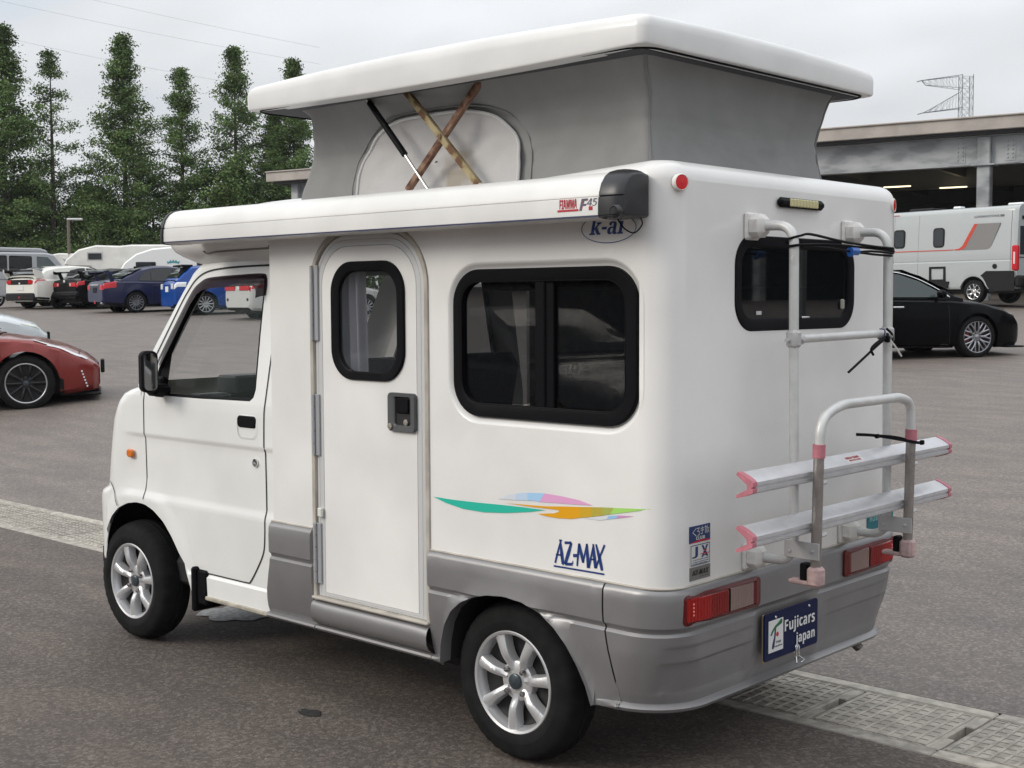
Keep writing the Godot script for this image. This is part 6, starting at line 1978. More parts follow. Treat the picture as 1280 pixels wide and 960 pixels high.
	sp.patches = [["headlamp", 1.50, 1.96, 4.72, 5.22, M.lamp_white, 0.03], ["headlamp_tail", 1.36, 1.62, 5.0, 5.32, M.lamp_white, -0.02], ["lamp_shadow", 1.66, 1.80, 4.62, 4.80, mat(0.3, 0.06, 0.02, 0.3)], ["front_splitter", 1.66, 2.115, -0.001, 0.3, M.plastic], ["front_arch_lip", 1.64, 1.70, 0.0, 1.9, M.plastic], ["bonnet_seam", 1.88, 1.89, 5.2, 7.0, M.dark]]
	sp.boxes = [["number_plate", Vector3(2.165, 0.51, 0.0), Vector3(0.05, 0.17, 0.34), M.plastic], ["grille_opening", Vector3(2.105, 0.38, 0), Vector3(0.05, 0.22, 0.62), M.plastic, 0.02], ["splitter_blade", Vector3(1.99, 0.185, 0), Vector3(0.30, 0.03, 1.26), M.plastic, 0.01]]
	for sd in [1, -1]:
		for k in 6: sp.boxes.append(["running_lamp", Vector3(1.915 + 0.012 * k, 0.475 - 0.038 * k, sd * (0.745 - 0.012 * k)), Vector3(0.022, 0.024, 0.03), M.lamp_white, 0.005])
	make_car("parked_car", "dark red low sports coupe with black ten-spoke wheel at left edge", "car", sp, Vector3(-14.44, 0.195, -3.94), 1.103 - 0.05, "cars parked across the yard")
	# pale silver car behind the red one
	var ice := paint(0.56, 0.60, 0.62, 0.22)
	sp = sedan.call(ice, W_silver)
	sp.patches = [["front_lamp", 1.90, 2.16, 4.55, 5.15, mat(0.62, 0.62, 0.54, 0.15)]]
	sp.boxes = [["number_plate", Vector3(2.31, 0.52, 0.0), Vector3(0.05, 0.16, 0.33), M.plastic]]
	make_car("parked_car", "pale silver car whose bonnet shows behind the red coupe", "car", sp, Vector3(-18.9, 0.46, -5.35), 1.12, "cars parked across the yard")
	# black saloon on the right
	var deep := paint(0.0025, 0.0025, 0.0035, 0.25, 0.10)
	deep.metallic_specular = 0.15
	sp = {"L": 4.80, "W": 1.82, "R": 0.345, "arch": 0.385, "rear_axle": -1.42, "front_axle": 1.44, "tumble": 0.36, "paint": deep, "wheel": W_fork,
		"w": [[-2.4, 0.70], [-2.2, 0.82], [-1.42, 0.90], [-0.6, 0.885], [0.6, 0.885], [1.44, 0.905], [1.85, 0.885], [2.15, 0.80], [2.32, 0.70], [2.40, 0.62]],
		"belt": [[-2.4, 0.86], [-2.2, 0.97], [-1.2, 0.98], [0.4, 0.945], [0.95, 0.935], [1.5, 0.885], [1.9, 0.805], [2.2, 0.70], [2.40, 0.58]],
		"top": [[-2.4, 0.90], [-2.2, 1.02], [-1.2, 1.05], [0.95, 1.03], [1.5, 0.95], [1.9, 0.87], [2.2, 0.76], [2.40, 0.62]],
		"sill": [[-2.4, 0.32], [-2.0, 0.2], [1.8, 0.165], [2.40, 0.19]],
		"roof": [[-1.95, 1.03], [-1.5, 1.20], [-1.1, 1.35], [-0.6, 1.44], [-0.2, 1.455], [0.15, 1.43], [0.5, 1.32], [0.85, 1.15], [1.2, 1.0]],
		"windows": [[[-1.25, 1.01], [-1.15, 1.15], [-0.8, 1.31], [-0.45, 1.36], [-0.20, 1.365], [-0.20, 0.99]], [[-0.14, 0.99], [-0.14, 1.365], [0.10, 1.35], [0.45, 1.24], [0.80, 1.06], [0.88, 0.985]]],
		"screens": [["rear_window", -1.85, -1.05, 0.0], ["windscreen", 0.22, 1.12, 0.0]], "mirror": Vector3(0.72, 1.04, 0.87), "glass": mat(0.05, 0.065, 0.065, 0.05)}
	sp.patches = [["front_lamp", 1.98, 2.28, 4.75, 5.25, mat(0.6, 0.62, 0.64, 0.12), 0.02], ["window_chrome", -1.25, 0.90, 5.0, 5.1, M.chrome], ["door_seam", 0.93, 0.938, 1.0, 5.4, M.dark, -0.06], ["sill_blade", -1.0, 0.98, 0.05, 0.5, M.plastic], ["bumper_fin", 2.05, 2.39, 0.0, 0.35, M.plastic], ["chrome_mark", 0.78, 0.92, 0.85, 0.98, M.chrome]]
	sp.boxes = [["door_handle", Vector3(-0.02, 0.83, 0.89), Vector3(0.20, 0.025, 0.04), M.chrome, 0.008], ["number_plate", Vector3(2.42, 0.5, 0.0), Vector3(0.03, 0.16, 0.33), M.plate], ["lower_grille", Vector3(2.40, 0.34, 0), Vector3(0.06, 0.18, 1.0), M.plastic], ["splitter_blade", Vector3(2.28, 0.175, 0), Vector3(0.34, 0.03, 1.46), M.plastic, 0.01], ["brake_caliper", Vector3(1.28, 0.36, 0.82), Vector3(0.07, 0.2, 0.06), mat(0.3, 0.02, 0.015, 0.4), 0.02]]
	var bs := make_car("parked_car", "black saloon with grey forked-spoke wheel in front of the grey motorhome", "car", sp, Vector3(-8.03, 0.565, -16.65), 1.026, "cars parked across the yard")
	var pil := MB.new()
	var cc := Car.new(); cc.s = sp
	var rail := []
	for q in [[-1.28, 1.0], [-1.15, 1.175], [-0.8, 1.335], [-0.45, 1.385], [-0.15, 1.39], [0.12, 1.372], [0.47, 1.262], [0.83, 1.078], [0.95, 0.985]]: rail.append(Vector3(q[0], q[1], cc.side(q[0], q[1]) + 0.014))
	pil.tube(smooth_path(rail, 5), 0.009, 5)
	obj("window_surround", pil, M.chrome, bs)
	# grey car standing opposite, seen only as a reflection in the side window
	sp = sedan.call(paint(0.22, 0.22, 0.22, 0.3), W_silver)
	make_car("parked_car", "grey car mirrored in the camper van's side window", "car", sp, Vector3(-6.6, 0.0, 6.6), 0.15)
	build_vans()

# a boxy vehicle: side outline in xy extruded across, edges softened
func hull(outline: Array, half: float, bev: float) -> MB:
	var b := MB.new()
	var p := PackedVector2Array()
	for q in outline: p.append(Vector2(q[0], q[1]))
	b.prism(p, -half, half, Transform3D.IDENTITY, bev)
	return b

func add_wheels(t: Node3D, D: Dictionary, R: float, half: float, axles: Array):
	for ax in axles:
		for sd in [1, -1]:
			var w := Node3D.new()
			put(w, "wheel", t)
			w.position = Vector3(ax, R, sd * (half - 0.02)); w.rotation.y = 0.0 if sd > 0 else PI
			for part in ["tyre", "rim", "cap", "disc"]:
				var o := MeshInstance3D.new(); o.mesh = D[part]
				put(o, {"tyre": "tyre", "rim": "rim", "cap": "centre_cap", "disc": "brake_disc"}[part], w)

func panel(t: Node3D, called: String, pts: Array, z: float, m: Material, th := 0.01):      # a flat shape lying on a vertical side
	var b := MB.new()
	var p := PackedVector2Array()
	for q in pts: p.append(Vector2(q[0], q[1]))
	b.prism(p, z - th, z + th)
	return obj(called, b, m, t)

func rpanel(t: Node3D, called: String, cx: float, cy: float, w: float, h: float, r: float, z: float, m: Material, th := 0.01):
	var b := MB.new()
	b.prism(rr(cx, cy, w, h, r, 4), z - th, z + th)
	return obj(called, b, m, t)

func build_vans():
	var rim5 := mat(0.55, 0.55, 0.56, 0.25, 0.8)
	var W_van := wheel_meshes(0.345, 0.22, 0.225, 5, M.rubber, rim5, true, true)
	# --- grey motorhome, forward = +x, turned so that its left side faces the camera
	var grey := paint(0.40, 0.425, 0.43, 0.3)
	var t := thing("motorhome", "pale grey panel-van motorhome with red stripe and black bumper on the right", "motorhome", Vector3(-14.18, 1.38, -34.77), PI - 0.185, "motorhomes standing in the yard")
	var H := 1.0
	# side = -z in local terms (left)
	var b := MB.new()
	var R := []
	for x in [-2.12, -2.10, -2.04, -1.9, -1.0, 0.0, 1.0, 2.0, 2.6]:
		var k := smoothstep(-2.13, -1.98, x)
		var r := PackedVector3Array()
		for q in [[0.94, 0.42], [1.0, 0.50], [1.025, 0.85], [1.03, 1.20], [1.0, 1.235], [1.02, 1.27], [1.018, 1.50], [0.985, 2.30], [0.965, 2.34], [0.955, 2.62], [0.92, 2.71], [0.84, 2.77], [0.0, 2.80]]:
			r.append(Vector3(x, q[1], -(q[0] - 0.06 * (1 - k))))
		var n := r.size()
		for j in range(n - 2, -1, -1): r.append(Vector3(r[j].x, r[j].y, -r[j].z))
		R.append(r)
	# cut the wheel arch by lifting the lower edge near the axle
	var xs := [-2.12, -2.10, -2.04, -1.92, -1.6, -1.25]
	for k in 25: xs.append(-0.75 - 0.44 * cos(PI * k / 24.0))
	xs.append_array([-0.25, 0.0, 0.8, 1.6, 2.3, 2.8, 3.3, 3.6])
	R = []
	for x in xs:
		var k := smoothstep(-2.13, -1.98, x)
		var fr := smoothstep(2.5, 3.6, x)
		var ar := 0.0
		if absf(x + 0.75) < 0.44: ar = 0.345 + sqrt(maxf(0.0, 0.44 * 0.44 - pow(x + 0.75, 2)))
		var r := PackedVector3Array()
		for q in [[0.94, 0.42], [1.0, 0.50], [1.025, 0.85], [1.03, 1.20], [1.0, 1.235], [1.02, 1.27], [1.018, 1.50], [0.985, 2.30], [0.965, 2.34], [0.955, 2.62], [0.92, 2.71], [0.84, 2.77], [0.0, 2.80]]:
			var y: float = maxf(q[1], ar) if q[1] < 1.19 else q[1]
			y = lerpf(y, minf(y, 1.3), fr * smoothstep(1.2, 2.0, y))
			r.append(Vector3(x, y, -(q[0] - 0.06 * (1 - k) - 0.15 * fr)))
		var n := r.size()
		for j in range(n - 2, -1, -1): r.append(Vector3(r[j].x, r[j].y, -r[j].z))
		R.append(r)
	b.rows(R); b.fan(R[0]); b.fan(R[R.size() - 1], true)
	obj("body", b, grey, t, 35.0)
	var red := mat(0.52, 0.05, 0.03, 0.4)
	var gry := mat(0.20, 0.195, 0.19, 0.4)
	var gm := mat(0.035, 0.04, 0.045, 0.08)
	var SZ := -1.012
	var lean := func(o: Node3D, y0: float): o.rotation.x = 0.0
	for w in [[0.41, 1.94, 0.30, 0.50], [1.80, 1.95, 0.32, 0.48]]:
		rpanel(t, "window_frame", w[0], w[1], w[2] + 0.08, w[3] + 0.08, 0.10, SZ + 0.004, M.plastic, 0.012)
		rpanel(t, "window", w[0], w[1], w[2], w[3], 0.07, SZ - 0.006, gm, 0.008)
	panel(t, "grey_flash", [[-1.62, 2.285], [-0.87, 2.29], [-0.46, 1.65], [-0.38, 1.545], [-1.18, 1.545], [-1.27, 1.57], [-1.34, 1.64]], SZ - 0.0, gry, 0.008)
	panel(t, "red_flash", [[-0.78, 2.29], [-0.89, 2.29], [-0.50, 1.63], [-0.38, 1.565], [-0.28, 1.55], [-0.15, 1.55], [-0.14, 1.58], [-0.29, 1.60], [-0.40, 1.68]], SZ - 0.006, red, 0.006)
	for x in [[-0.12, 1.11], [1.14, 2.0], [2.03, 2.6]]: panel(t, "red_stripe", [[x[0], 1.555], [x[1], 1.555], [x[1], 1.58], [x[0], 1.58]], SZ - 0.008, red, 0.006)
	panel(t, "upper_red_stripe", [[1.86, 2.66], [2.4, 2.66], [2.4, 2.68], [1.86, 2.68]], -0.955, red, 0.006)
	words("LIVINGSTONE", font("Droid Sans", true), 0.80, 0.06, Vector3(-1.15, 2.495, -0.972), Vector3(-1, 0, 0), Vector3.UP, mat(0.16, 0.17, 0.18, 0.4), t)
	panel(t, "name_badge", [[-1.70, 2.465], [-1.58, 2.465], [-1.58, 2.52], [-1.70, 2.52]], -0.962, mat(0.12, 0.125, 0.13, 0.4))
	# body seams, service hatch, vents
	for x in [-1.95, 1.125, 2.01]:
		b = MB.new()
		var sp := []
		for q in [[0.98, 0.46], [1.025, 0.85], [1.03, 1.20], [1.0, 1.235], [1.02, 1.27], [1.018, 1.50], [0.985, 2.30], [0.965, 2.34], [0.955, 2.62]]: sp.append(Vector3(x, q[1], -q[0]))
		b.tube(sp, 0.006, 4)
		obj("body_seam", b, mat(0.22, 0.23, 0.23, 0.5), t)
	var hatch_m: Material = M.plastic
	for q in [[0.38, 1.06, 0.46, 0.06], [0.38, 0.68, 0.46, 0.07]]: rpanel(t, "hatch_frame", q[0] + 0.05, q[1], q[2] + 0.10, q[3], 0.01, -1.035, hatch_m, 0.012)
	for x in [0.185, 0.675]: rpanel(t, "hatch_frame", x, 0.87, 0.07, 0.38, 0.01, -1.036, hatch_m, 0.012)
	panel(t, "side_step", [[0.03, 0.65], [0.84, 0.65], [0.74, 0.45], [0.08, 0.45]], -1.03, M.plastic, 0.02)
	b = MB.new(); b.lathe([Vector2(0.07, 0), Vector2(0.07, 0.03), Vector2(0.05, 0.034), Vector2(0.001, 0.03)], 16, Transform3D(Basis(Vector3(1, 0, 0), Vector3(0, -1, 0), Vector3(0, 0, -1)), Vector3(-1.47, 1.06, -1.02)))
	obj("filler_cap", b, M.plastic, t)
	# black rear quarter and bumper
	panel(t, "rear_quarter_trim", [[-1.20, 0.93], [-2.08, 0.92], [-2.10, 0.36], [-1.35, 0.36], [-1.24, 0.50], [-1.19, 0.60], [-1.10, 0.74], [-1.02, 0.80]], -1.035, M.plastic, 0.012)
	b = MB.new(); b.box(Vector3(-2.16, 0.62, 0), Vector3(0.22, 0.34, 2.04), 0.06)
	obj("rear_bumper", b, M.plastic, t)
	for z in [-0.955, 0.955]:
		b = MB.new(); b.box(Vector3(-2.065, 1.28, z), Vector3(0.20, 0.72, 0.14), 0.04)
		var l := obj("tail_lamp", b, M.tail_red, t)
		b = MB.new(); b.box(Vector3(-2.07, 1.28, z + 0.066 * signf(z)), Vector3(0.06, 0.34, 0.02), 0.008)
		var o := MeshInstance3D.new(); o.mesh = b.mesh(mat(0.7, 0.55, 0.55, 0.2)); put(o, "lens", l)
	for z in [-0.44, 0.44]:
		b = MB.new(); b.box(Vector3(-2.125, 1.78, z), Vector3(0.02, 0.80, 0.78), 0.008)
		obj("rear_door_window", b, gm, t)
	b = MB.new(); b.box(Vector3(-2.125, 1.0, 0), Vector3(0.01, 1.0, 0.015), 0.0); b.box(Vector3(-2.12, 1.30, 0), Vector3(0.012, 0.03, 1.7), 0.0)
	obj("rear_door_seam", b, M.dark, t)
	b = MB.new(); b.box(Vector3(-2.13, 2.42, -0.55), Vector3(0.01, 0.10, 0.4), 0.0)
	obj("maker_badge", b, M.plastic, t)
	# roof fittings
	for q in [[Vector3(-1.70, 2.83, -0.2), Vector3(0.5, 0.08, 0.5)], [Vector3(0.5, 2.86, 0.1), Vector3(0.28, 0.09, 0.28)], [Vector3(1.6, 2.84, 0.1), Vector3(0.9, 0.12, 0.7)]]:
		b = MB.new(); b.box(q[0], q[1], 0.04)
		obj("roof_light", b, M.plastic if q[0].x > 1.0 else M.lamp_white, t)
	b = MB.new(); b.box(Vector3(0.5, 0.5, 0), Vector3(5.6, 0.4, 1.5), 0.02)
	obj("underbody", b, M.dark, t)
	add_wheels(t, W_van, 0.345, 0.99, [-0.75])

	# --- silver camping van at the far left, rear towards the camera's left
	var sv := paint(0.40, 0.41, 0.43, 0.3)
	t = thing("camping_van", "silver camping van with pop roof at the far left behind the white hatchback", "van", Vector3(-42.6, 1.38, -19.3), 1.60, "vans and caravans parked by the trees")
	b = hull([[-2.2, 0.4], [-2.25, 0.6], [-2.24, 1.0], [-2.14, 1.75], [-2.02, 1.92], [0.55, 1.95], [0.9, 1.88], [1.55, 1.15], [2.15, 0.95], [2.25, 0.6], [2.22, 0.35], [-2.1, 0.35]], 0.84, 0.06)
	obj("body", b, sv, t, 30.0)
	b = hull([[-2.05, 1.95], [-2.0, 2.06], [-1.9, 2.10], [0.40, 2.10], [0.62, 2.04], [0.72, 1.95]], 0.74, 0.04)
	obj("pop_roof", b, paint(0.36, 0.37, 0.39, 0.3), t, 30.0)
	for sd in [1, -1]:
		for q in [[-1.42, 1.0], [-0.42, 0.86]]:
			rpanel(t, "side_window", q[0], 1.53, q[1], 0.56, 0.06, sd * 0.843, M.car_glass, 0.008)
		panel(t, "front_door_window", [[0.20, 1.28], [0.20, 1.80], [0.62, 1.78], [1.12, 1.30]], sd * 0.843, mat(0.10, 0.12, 0.12, 0.05), 0.008)
		panel(t, "tail_lamp", [[-2.235, 0.98], [-2.16, 1.42], [-2.08, 1.42], [-2.10, 0.98]], sd * 0.835, M.tail_red, 0.014)
		panel(t, "body_line", [[-2.2, 0.97], [1.6, 0.93], [1.6, 0.945], [-2.2, 0.985]], sd * 0.842, M.plastic, 0.005)
	for q in [["rear_window", Vector3(-2.19, 1.52, 0), Vector3(0.10, 0.5, 1.35), M.car_glass], ["rear_bumper", Vector3(-2.27, 0.52, 0), Vector3(0.14, 0.24, 1.62), sv], ["rear_reflector", Vector3(-2.345, 0.60, 0.55), Vector3(0.02, 0.07, 0.3), M.tail_red]]:
		b = MB.new(); b.box(q[1], q[2], 0.03, Transform3D.IDENTITY)
		obj(q[0], b, q[3], t)
	add_wheels(t, wheel_meshes(0.31, 0.19, 0.2, 6, M.rubber, rim5, false), 0.31, 0.82, [-1.3, 1.35])

	# --- three white caravans and motorhomes in front of the trees
	var wp := grain(paint(0.74, 0.73, 0.69, 0.35), noise(0.01, 4, 5), 0.92, 1.0, 3.0)
	t = thing("caravan", "white caravan with pale blue curved panel left of the alcove motorhome", "caravan", Vector3(-54.3, 1.62, -28.0), -2.394, "vans and caravans parked by the trees")
	b = hull([[-2.6, 0.5], [-2.6, 2.25], [-2.45, 2.55], [0.7, 2.62], [1.7, 2.45], [2.2, 2.1], [2.5, 1.2], [2.4, 0.5]], 1.08, 0.07)
	obj("body", b, wp, t, 30.0)
	for sd in [1, -1]:
		panel(t, "blue_panel", [[-0.9, 0.6], [-0.9, 1.5], [-0.75, 1.95], [-0.3, 2.2], [0.5, 2.3], [0.1, 1.9], [-0.05, 1.4], [-0.05, 0.6]], sd * 1.082, mat(0.30, 0.36, 0.40, 0.4), 0.008)
		rpanel(t, "window", 1.15, 1.95, 0.85, 0.4, 0.05, sd * 1.085, M.car_glass, 0.01)
	add_wheels(t, W_van, 0.345, 1.0, [-0.5])
	t.scale = Vector3.ONE * 0.84
	t = thing("motorhome", "cream alcove motorhome with small square window between two white caravans", "motorhome", Vector3(-50.3, 1.62, -28.1), -2.36, "vans and caravans parked by the trees")
	b = hull([[-3.3, 0.5], [-3.3, 2.75], [-3.1, 2.86], [-0.6, 2.86], [0.0, 2.80], [1.2, 2.84], [2.1, 2.62], [2.75, 2.1], [2.85, 1.85], [2.6, 1.75], [1.5, 1.72], [1.4, 0.5]], 1.12, 0.08)
	obj("body", b, wp, t, 30.0)
	b = hull([[1.4, 0.45], [1.4, 1.75], [1.7, 1.73], [2.4, 1.15], [3.0, 0.95], [3.05, 0.45]], 0.95, 0.08)
	obj("cab", b, wp, t, 30.0)
	for sd in [1, -1]:
		rpanel(t, "alcove_window_frame", 1.25, 2.26, 0.82, 0.46, 0.04, sd * 1.122, mat(0.45, 0.45, 0.45, 0.4), 0.008)
		rpanel(t, "alcove_window", 1.25, 2.26, 0.68, 0.32, 0.04, sd * 1.13, M.car_glass, 0.008)
		panel(t, "cab_window", [[1.45, 1.25], [1.45, 1.62], [1.72, 1.62], [2.2, 1.22]], sd * 0.955, M.car_glass, 0.008)
		rpanel(t, "door", -1.35, 1.55, 0.85, 1.75, 0.15, sd * 1.122, mat(0.70, 0.69, 0.66, 0.4), 0.008)
		rpanel(t, "door_window", -1.35, 1.95, 0.50, 0.66, 0.05, sd * 1.13, M.car_glass, 0.008)
	add_wheels(t, W_van, 0.345, 1.0, [-1.8, 2.2])
	t.scale = Vector3.ONE * 0.86
	t = thing("caravan", "white rounded caravan with teal crown emblem behind the navy saloon", "caravan", Vector3(-46.8, 1.58, -28.3), -2.34, "vans and caravans parked by the trees")
	b = hull([[-3.2, 0.5], [-3.2, 2.6], [-3.0, 2.76], [-0.3, 2.76], [0.8, 2.66], [1.6, 2.4], [2.2, 1.95], [2.6, 1.3], [2.6, 0.5]], 1.1, 0.08)
	obj("body", b, paint(0.76, 0.765, 0.76, 0.35), t, 30.0)
	for sd in [1, -1]:
		rpanel(t, "window", 1.12, 1.62, 1.0, 0.72, 0.05, sd * 1.105, M.car_glass, 0.01)
		rpanel(t, "door", -1.75, 1.55, 0.95, 1.85, 0.1, sd * 1.102, mat(0.74, 0.745, 0.74, 0.4), 0.008)
		rpanel(t, "door_window", -1.72, 1.95, 0.58, 0.82, 0.05, sd * 1.11, M.car_glass, 0.01)
		panel(t, "crown_emblem", [[-0.525, 1.870], [-0.575, 2.018], [-0.460, 1.980], [-0.390, 2.079], [-0.310, 1.996], [-0.250, 2.107], [-0.190, 1.996], [-0.110, 2.079], [-0.040, 1.980], [0.075, 2.018], [0.025, 1.870], [-0.050, 1.909], [-0.250, 1.930], [-0.450, 1.909]], sd * 1.104, mat(0.04, 0.26, 0.32, 0.5), 0.008)
	for q in [Vector3(-2.0, 2.82, 0.3), Vector3(-0.8, 2.82, 0.2)]:
		b = MB.new(); b.box(q, Vector3(0.7, 0.12, 0.6), 0.05); obj("roof_vent", b, M.lamp_white, t)
	add_wheels(t, W_van, 0.345, 1.0, [-0.6])
	t.scale = Vector3.ONE * 0.84
	# --- white caravan roof under the deck
	t = thing("caravan", "white caravan whose roof shows above the grey motorhome under the deck", "caravan", Vector3(-20.8, 1.45, -44.5), PI - 0.1, "vans and caravans parked by the trees")
	b = hull([[-3.4, 0.5], [-3.4, 2.6], [-3.2, 2.95], [-2.0, 3.02], [0.0, 2.95], [1.6, 2.66], [2.6, 2.3], [2.8, 1.3], [2.7, 0.5]], 1.12, 0.10)
	obj("body", b, wp, t, 30.0)
	for sd in [1, -1]: rpanel(t, "window", 0.2, 1.8, 1.2, 0.6, 0.06, sd * 1.125, M.car_glass, 0.01)
	add_wheels(t, W_van, 0.345, 1.0, [-0.6])

# ---------------------------------------------------------------- parking deck
func build_deck():
	var fascia := grain(mat(0.40, 0.36, 0.325, 0.6), noise(0.008, 4, 5), 0.9, 1.0, 4.0)
	var steel := mat(0.40, 0.41, 0.42, 0.6, 0.1)
	steel.albedo_texture = tex(noise(0.006, 5, 19), Color(0.74, 0.75, 0.76), Color(1, 1, 1), 512, Color(0.92, 0.925, 0.93), 0.3, 0.75)
	steel.uv1_triplanar = true; steel.uv1_world_triplanar = true; steel.uv1_scale = Vector3(0.16, 0.4, 0.16)
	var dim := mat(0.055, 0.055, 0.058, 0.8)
	# front edge runs from the right, off the frame, to the left end behind the trees
	var A := Vector3(-13.95, 0, -38.0)
	var B := Vector3(-45.6, 0, -32.4)
	var turn := atan2(B.z - A.z, -(B.x - A.x))
	var t := thing("parking_deck", "long steel parking deck with beige fascia and galvanised beams behind the vehicles", "parking deck", Vector3(A.x, 1.4, A.z), 0.0)
	t.rotation.y = atan2(-(A.z - B.z), A.x - B.x)          # local +x runs to the right along the front edge
	var L0 := -A.distance_to(B)
	var L1 := 70.0
	var top := 5.92
	var b := MB.new()
	b.box(Vector3((L0 + L1) / 2, top - 0.225, -0.06), Vector3(L1 - L0, 0.45, 0.12), 0.02)
	b.box(Vector3((L0 + L1) / 2, top - 0.02, 0.02), Vector3(L1 - L0, 0.05, 0.10), 0.01)
	b.box(Vector3(L0 + 0.06, top - 0.225, -9), Vector3(0.12, 0.45, 17.9), 0.02)
	obj("fascia", b, fascia, t)
	b = MB.new()
	b.box(Vector3((L0 + L1) / 2, top - 0.22, -0.16 + 0.03), Vector3(L1 - L0 + 0.01, 0.012, 0.20), 0.0)
	obj("fascia_joint", b, M.dark, t)
	b = MB.new()
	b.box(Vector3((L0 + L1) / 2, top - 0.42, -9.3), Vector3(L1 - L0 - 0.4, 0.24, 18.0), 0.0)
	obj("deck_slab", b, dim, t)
	# edge beam: web, flanges
	for z in [-0.75, -9.0, -17.5]:
		b = MB.new()
		var l0 := L0 + 1.1
		b.box(Vector3((l0 + L1) / 2, top - 1.02, z), Vector3(L1 - l0, 0.92, 0.03), 0.0)
		b.box(Vector3((l0 + L1) / 2, top - 0.56, z), Vector3(L1 - l0, 0.03, 0.34), 0.0)
		b.box(Vector3((l0 + L1) / 2, top - 1.485, z), Vector3(L1 - l0, 0.035, 0.36), 0.004)
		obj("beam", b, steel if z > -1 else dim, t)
	var xcol := -1.33
	for k in range(-3, 6):
		var x := xcol + 11.2 * k
		if x < L0 + 0.5 or x > L1: continue
		for z in [-0.75, -9.0]:
			b = MB.new()
			b.box(Vector3(x, (top - 0.58) / 2, z), Vector3(0.42, top - 0.58, 0.42), 0.03)
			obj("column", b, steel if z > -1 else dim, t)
		for z in [-0.75]:
			b = MB.new()
			b.box(Vector3(x, top - 1.49, z), Vector3(0.74, 0.05, 0.62), 0.004)
			for s in [-1, 1]:
				b.box(Vector3(x + s * 0.78, top - 1.02, z + 0.022), Vector3(0.34, 0.72, 0.016), 0.0)
				b.box(Vector3(x + s * 0.78, top - 1.46, z + 0.0), Vector3(0.70, 0.03, 0.40), 0.0)
			obj("splice_plate", b, steel, t)
			for s in [-1, 1]:
				for i in 2:
					for j in 5:
						b = MB.new()
						b.lathe([Vector2(0.035, 0.0), Vector2(0.033, 0.02), Vector2(0.001, 0.028)], 6, Transform3D(Basis(), Vector3(x + s * 0.78 + (i - 0.5) * 0.16, top - 0.76 - 0.13 * j, z + 0.03)))
						obj("bolt", b, steel, t)
	# end column at the left
	b = MB.new(); b.box(Vector3(L0 + 1.2, (top - 0.5) / 2, -0.75), Vector3(0.42, top - 0.5, 0.42), 0.03)
	b.box(Vector3(L0 + 1.2, top - 1.50, -0.75), Vector3(0.60, 0.05, 0.6), 0.0)
	obj("column", b, steel, t)
	# cross beams under the slab
	for k in 27:
		var x := L0 + 2.0 + k * 3.73
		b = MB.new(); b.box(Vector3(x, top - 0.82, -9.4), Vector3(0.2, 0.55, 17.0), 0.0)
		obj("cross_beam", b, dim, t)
	# back wall and far rail
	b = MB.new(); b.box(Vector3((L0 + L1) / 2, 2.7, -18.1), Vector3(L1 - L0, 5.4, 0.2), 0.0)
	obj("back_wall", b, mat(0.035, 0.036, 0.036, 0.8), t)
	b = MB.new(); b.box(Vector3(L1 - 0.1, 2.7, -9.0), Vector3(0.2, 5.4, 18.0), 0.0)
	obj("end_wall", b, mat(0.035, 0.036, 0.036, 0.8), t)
	# lit tubes under the slab
	var lit := glow(1.0, 0.90, 0.62, 1.5)
	for q in [Vector3(-6.0, 4.42, -7.0), Vector3(-4.3, 4.42, -8.6), Vector3(-2.65, 4.74, -3.5), Vector3(-7.1, 4.74, -3.5), Vector3(-0.35, 4.42, -7.8)]:
		b = MB.new(); b.box(q, Vector3(1.05 if q.z < -5.0 else 0.75, 0.05, 0.09), 0.02)
		var lm := obj("tube_lamp", b, lit, t)
		var o := OmniLight3D.new()
		o.name = "lamp_light"; o.position = q + Vector3(0, -0.15, 0); o.light_color = Color(1.0, 0.93, 0.75); o.light_energy = 0.25; o.omni_range = 12.0; o.shadow_enabled = true; o.light_size = 0.3
		lm.add_child(o, true)

# dark building behind the camera, seen only as a reflection in the van's windows
func build_far_side():
	var t := thing("workshop", "dark grey workshop mirrored in the camper van's windows", "workshop", Vector3(-36, 0, 20.0))
	var b := MB.new(); b.box(Vector3(0, 2.4, 2.0), Vector3(86, 4.8, 4.0), 0.05)
	obj("wall", b, mat(0.06, 0.06, 0.065, 0.7), t)
	for k in 17:
		b = MB.new(); b.box(Vector3(-40 + 5 * k, 1.5, -0.02), Vector3(3.4, 2.9, 0.06), 0.02)
		obj("shutter", b, mat(0.03, 0.03, 0.033, 0.5), t)
	t = thing("lamp_post", "thin lamp post standing in front of the trees", "lamp post", Vector3(-53.82, 1.6, -27.3))
	b = MB.new(); b.tube([Vector3(0, 0, 0), Vector3(0, 3.75, 0)], 0.07, 8)
	obj("pole", b, mat(0.14, 0.11, 0.09, 0.6), t)
	b = MB.new(); b.box(Vector3(0.30, 3.78, 0), Vector3(0.70, 0.09, 0.2), 0.03, Transform3D(Basis(Vector3.UP, 0.75), Vector3.ZERO))
	obj("lamp_head", b, mat(0.55, 0.55, 0.55, 0.5), t)

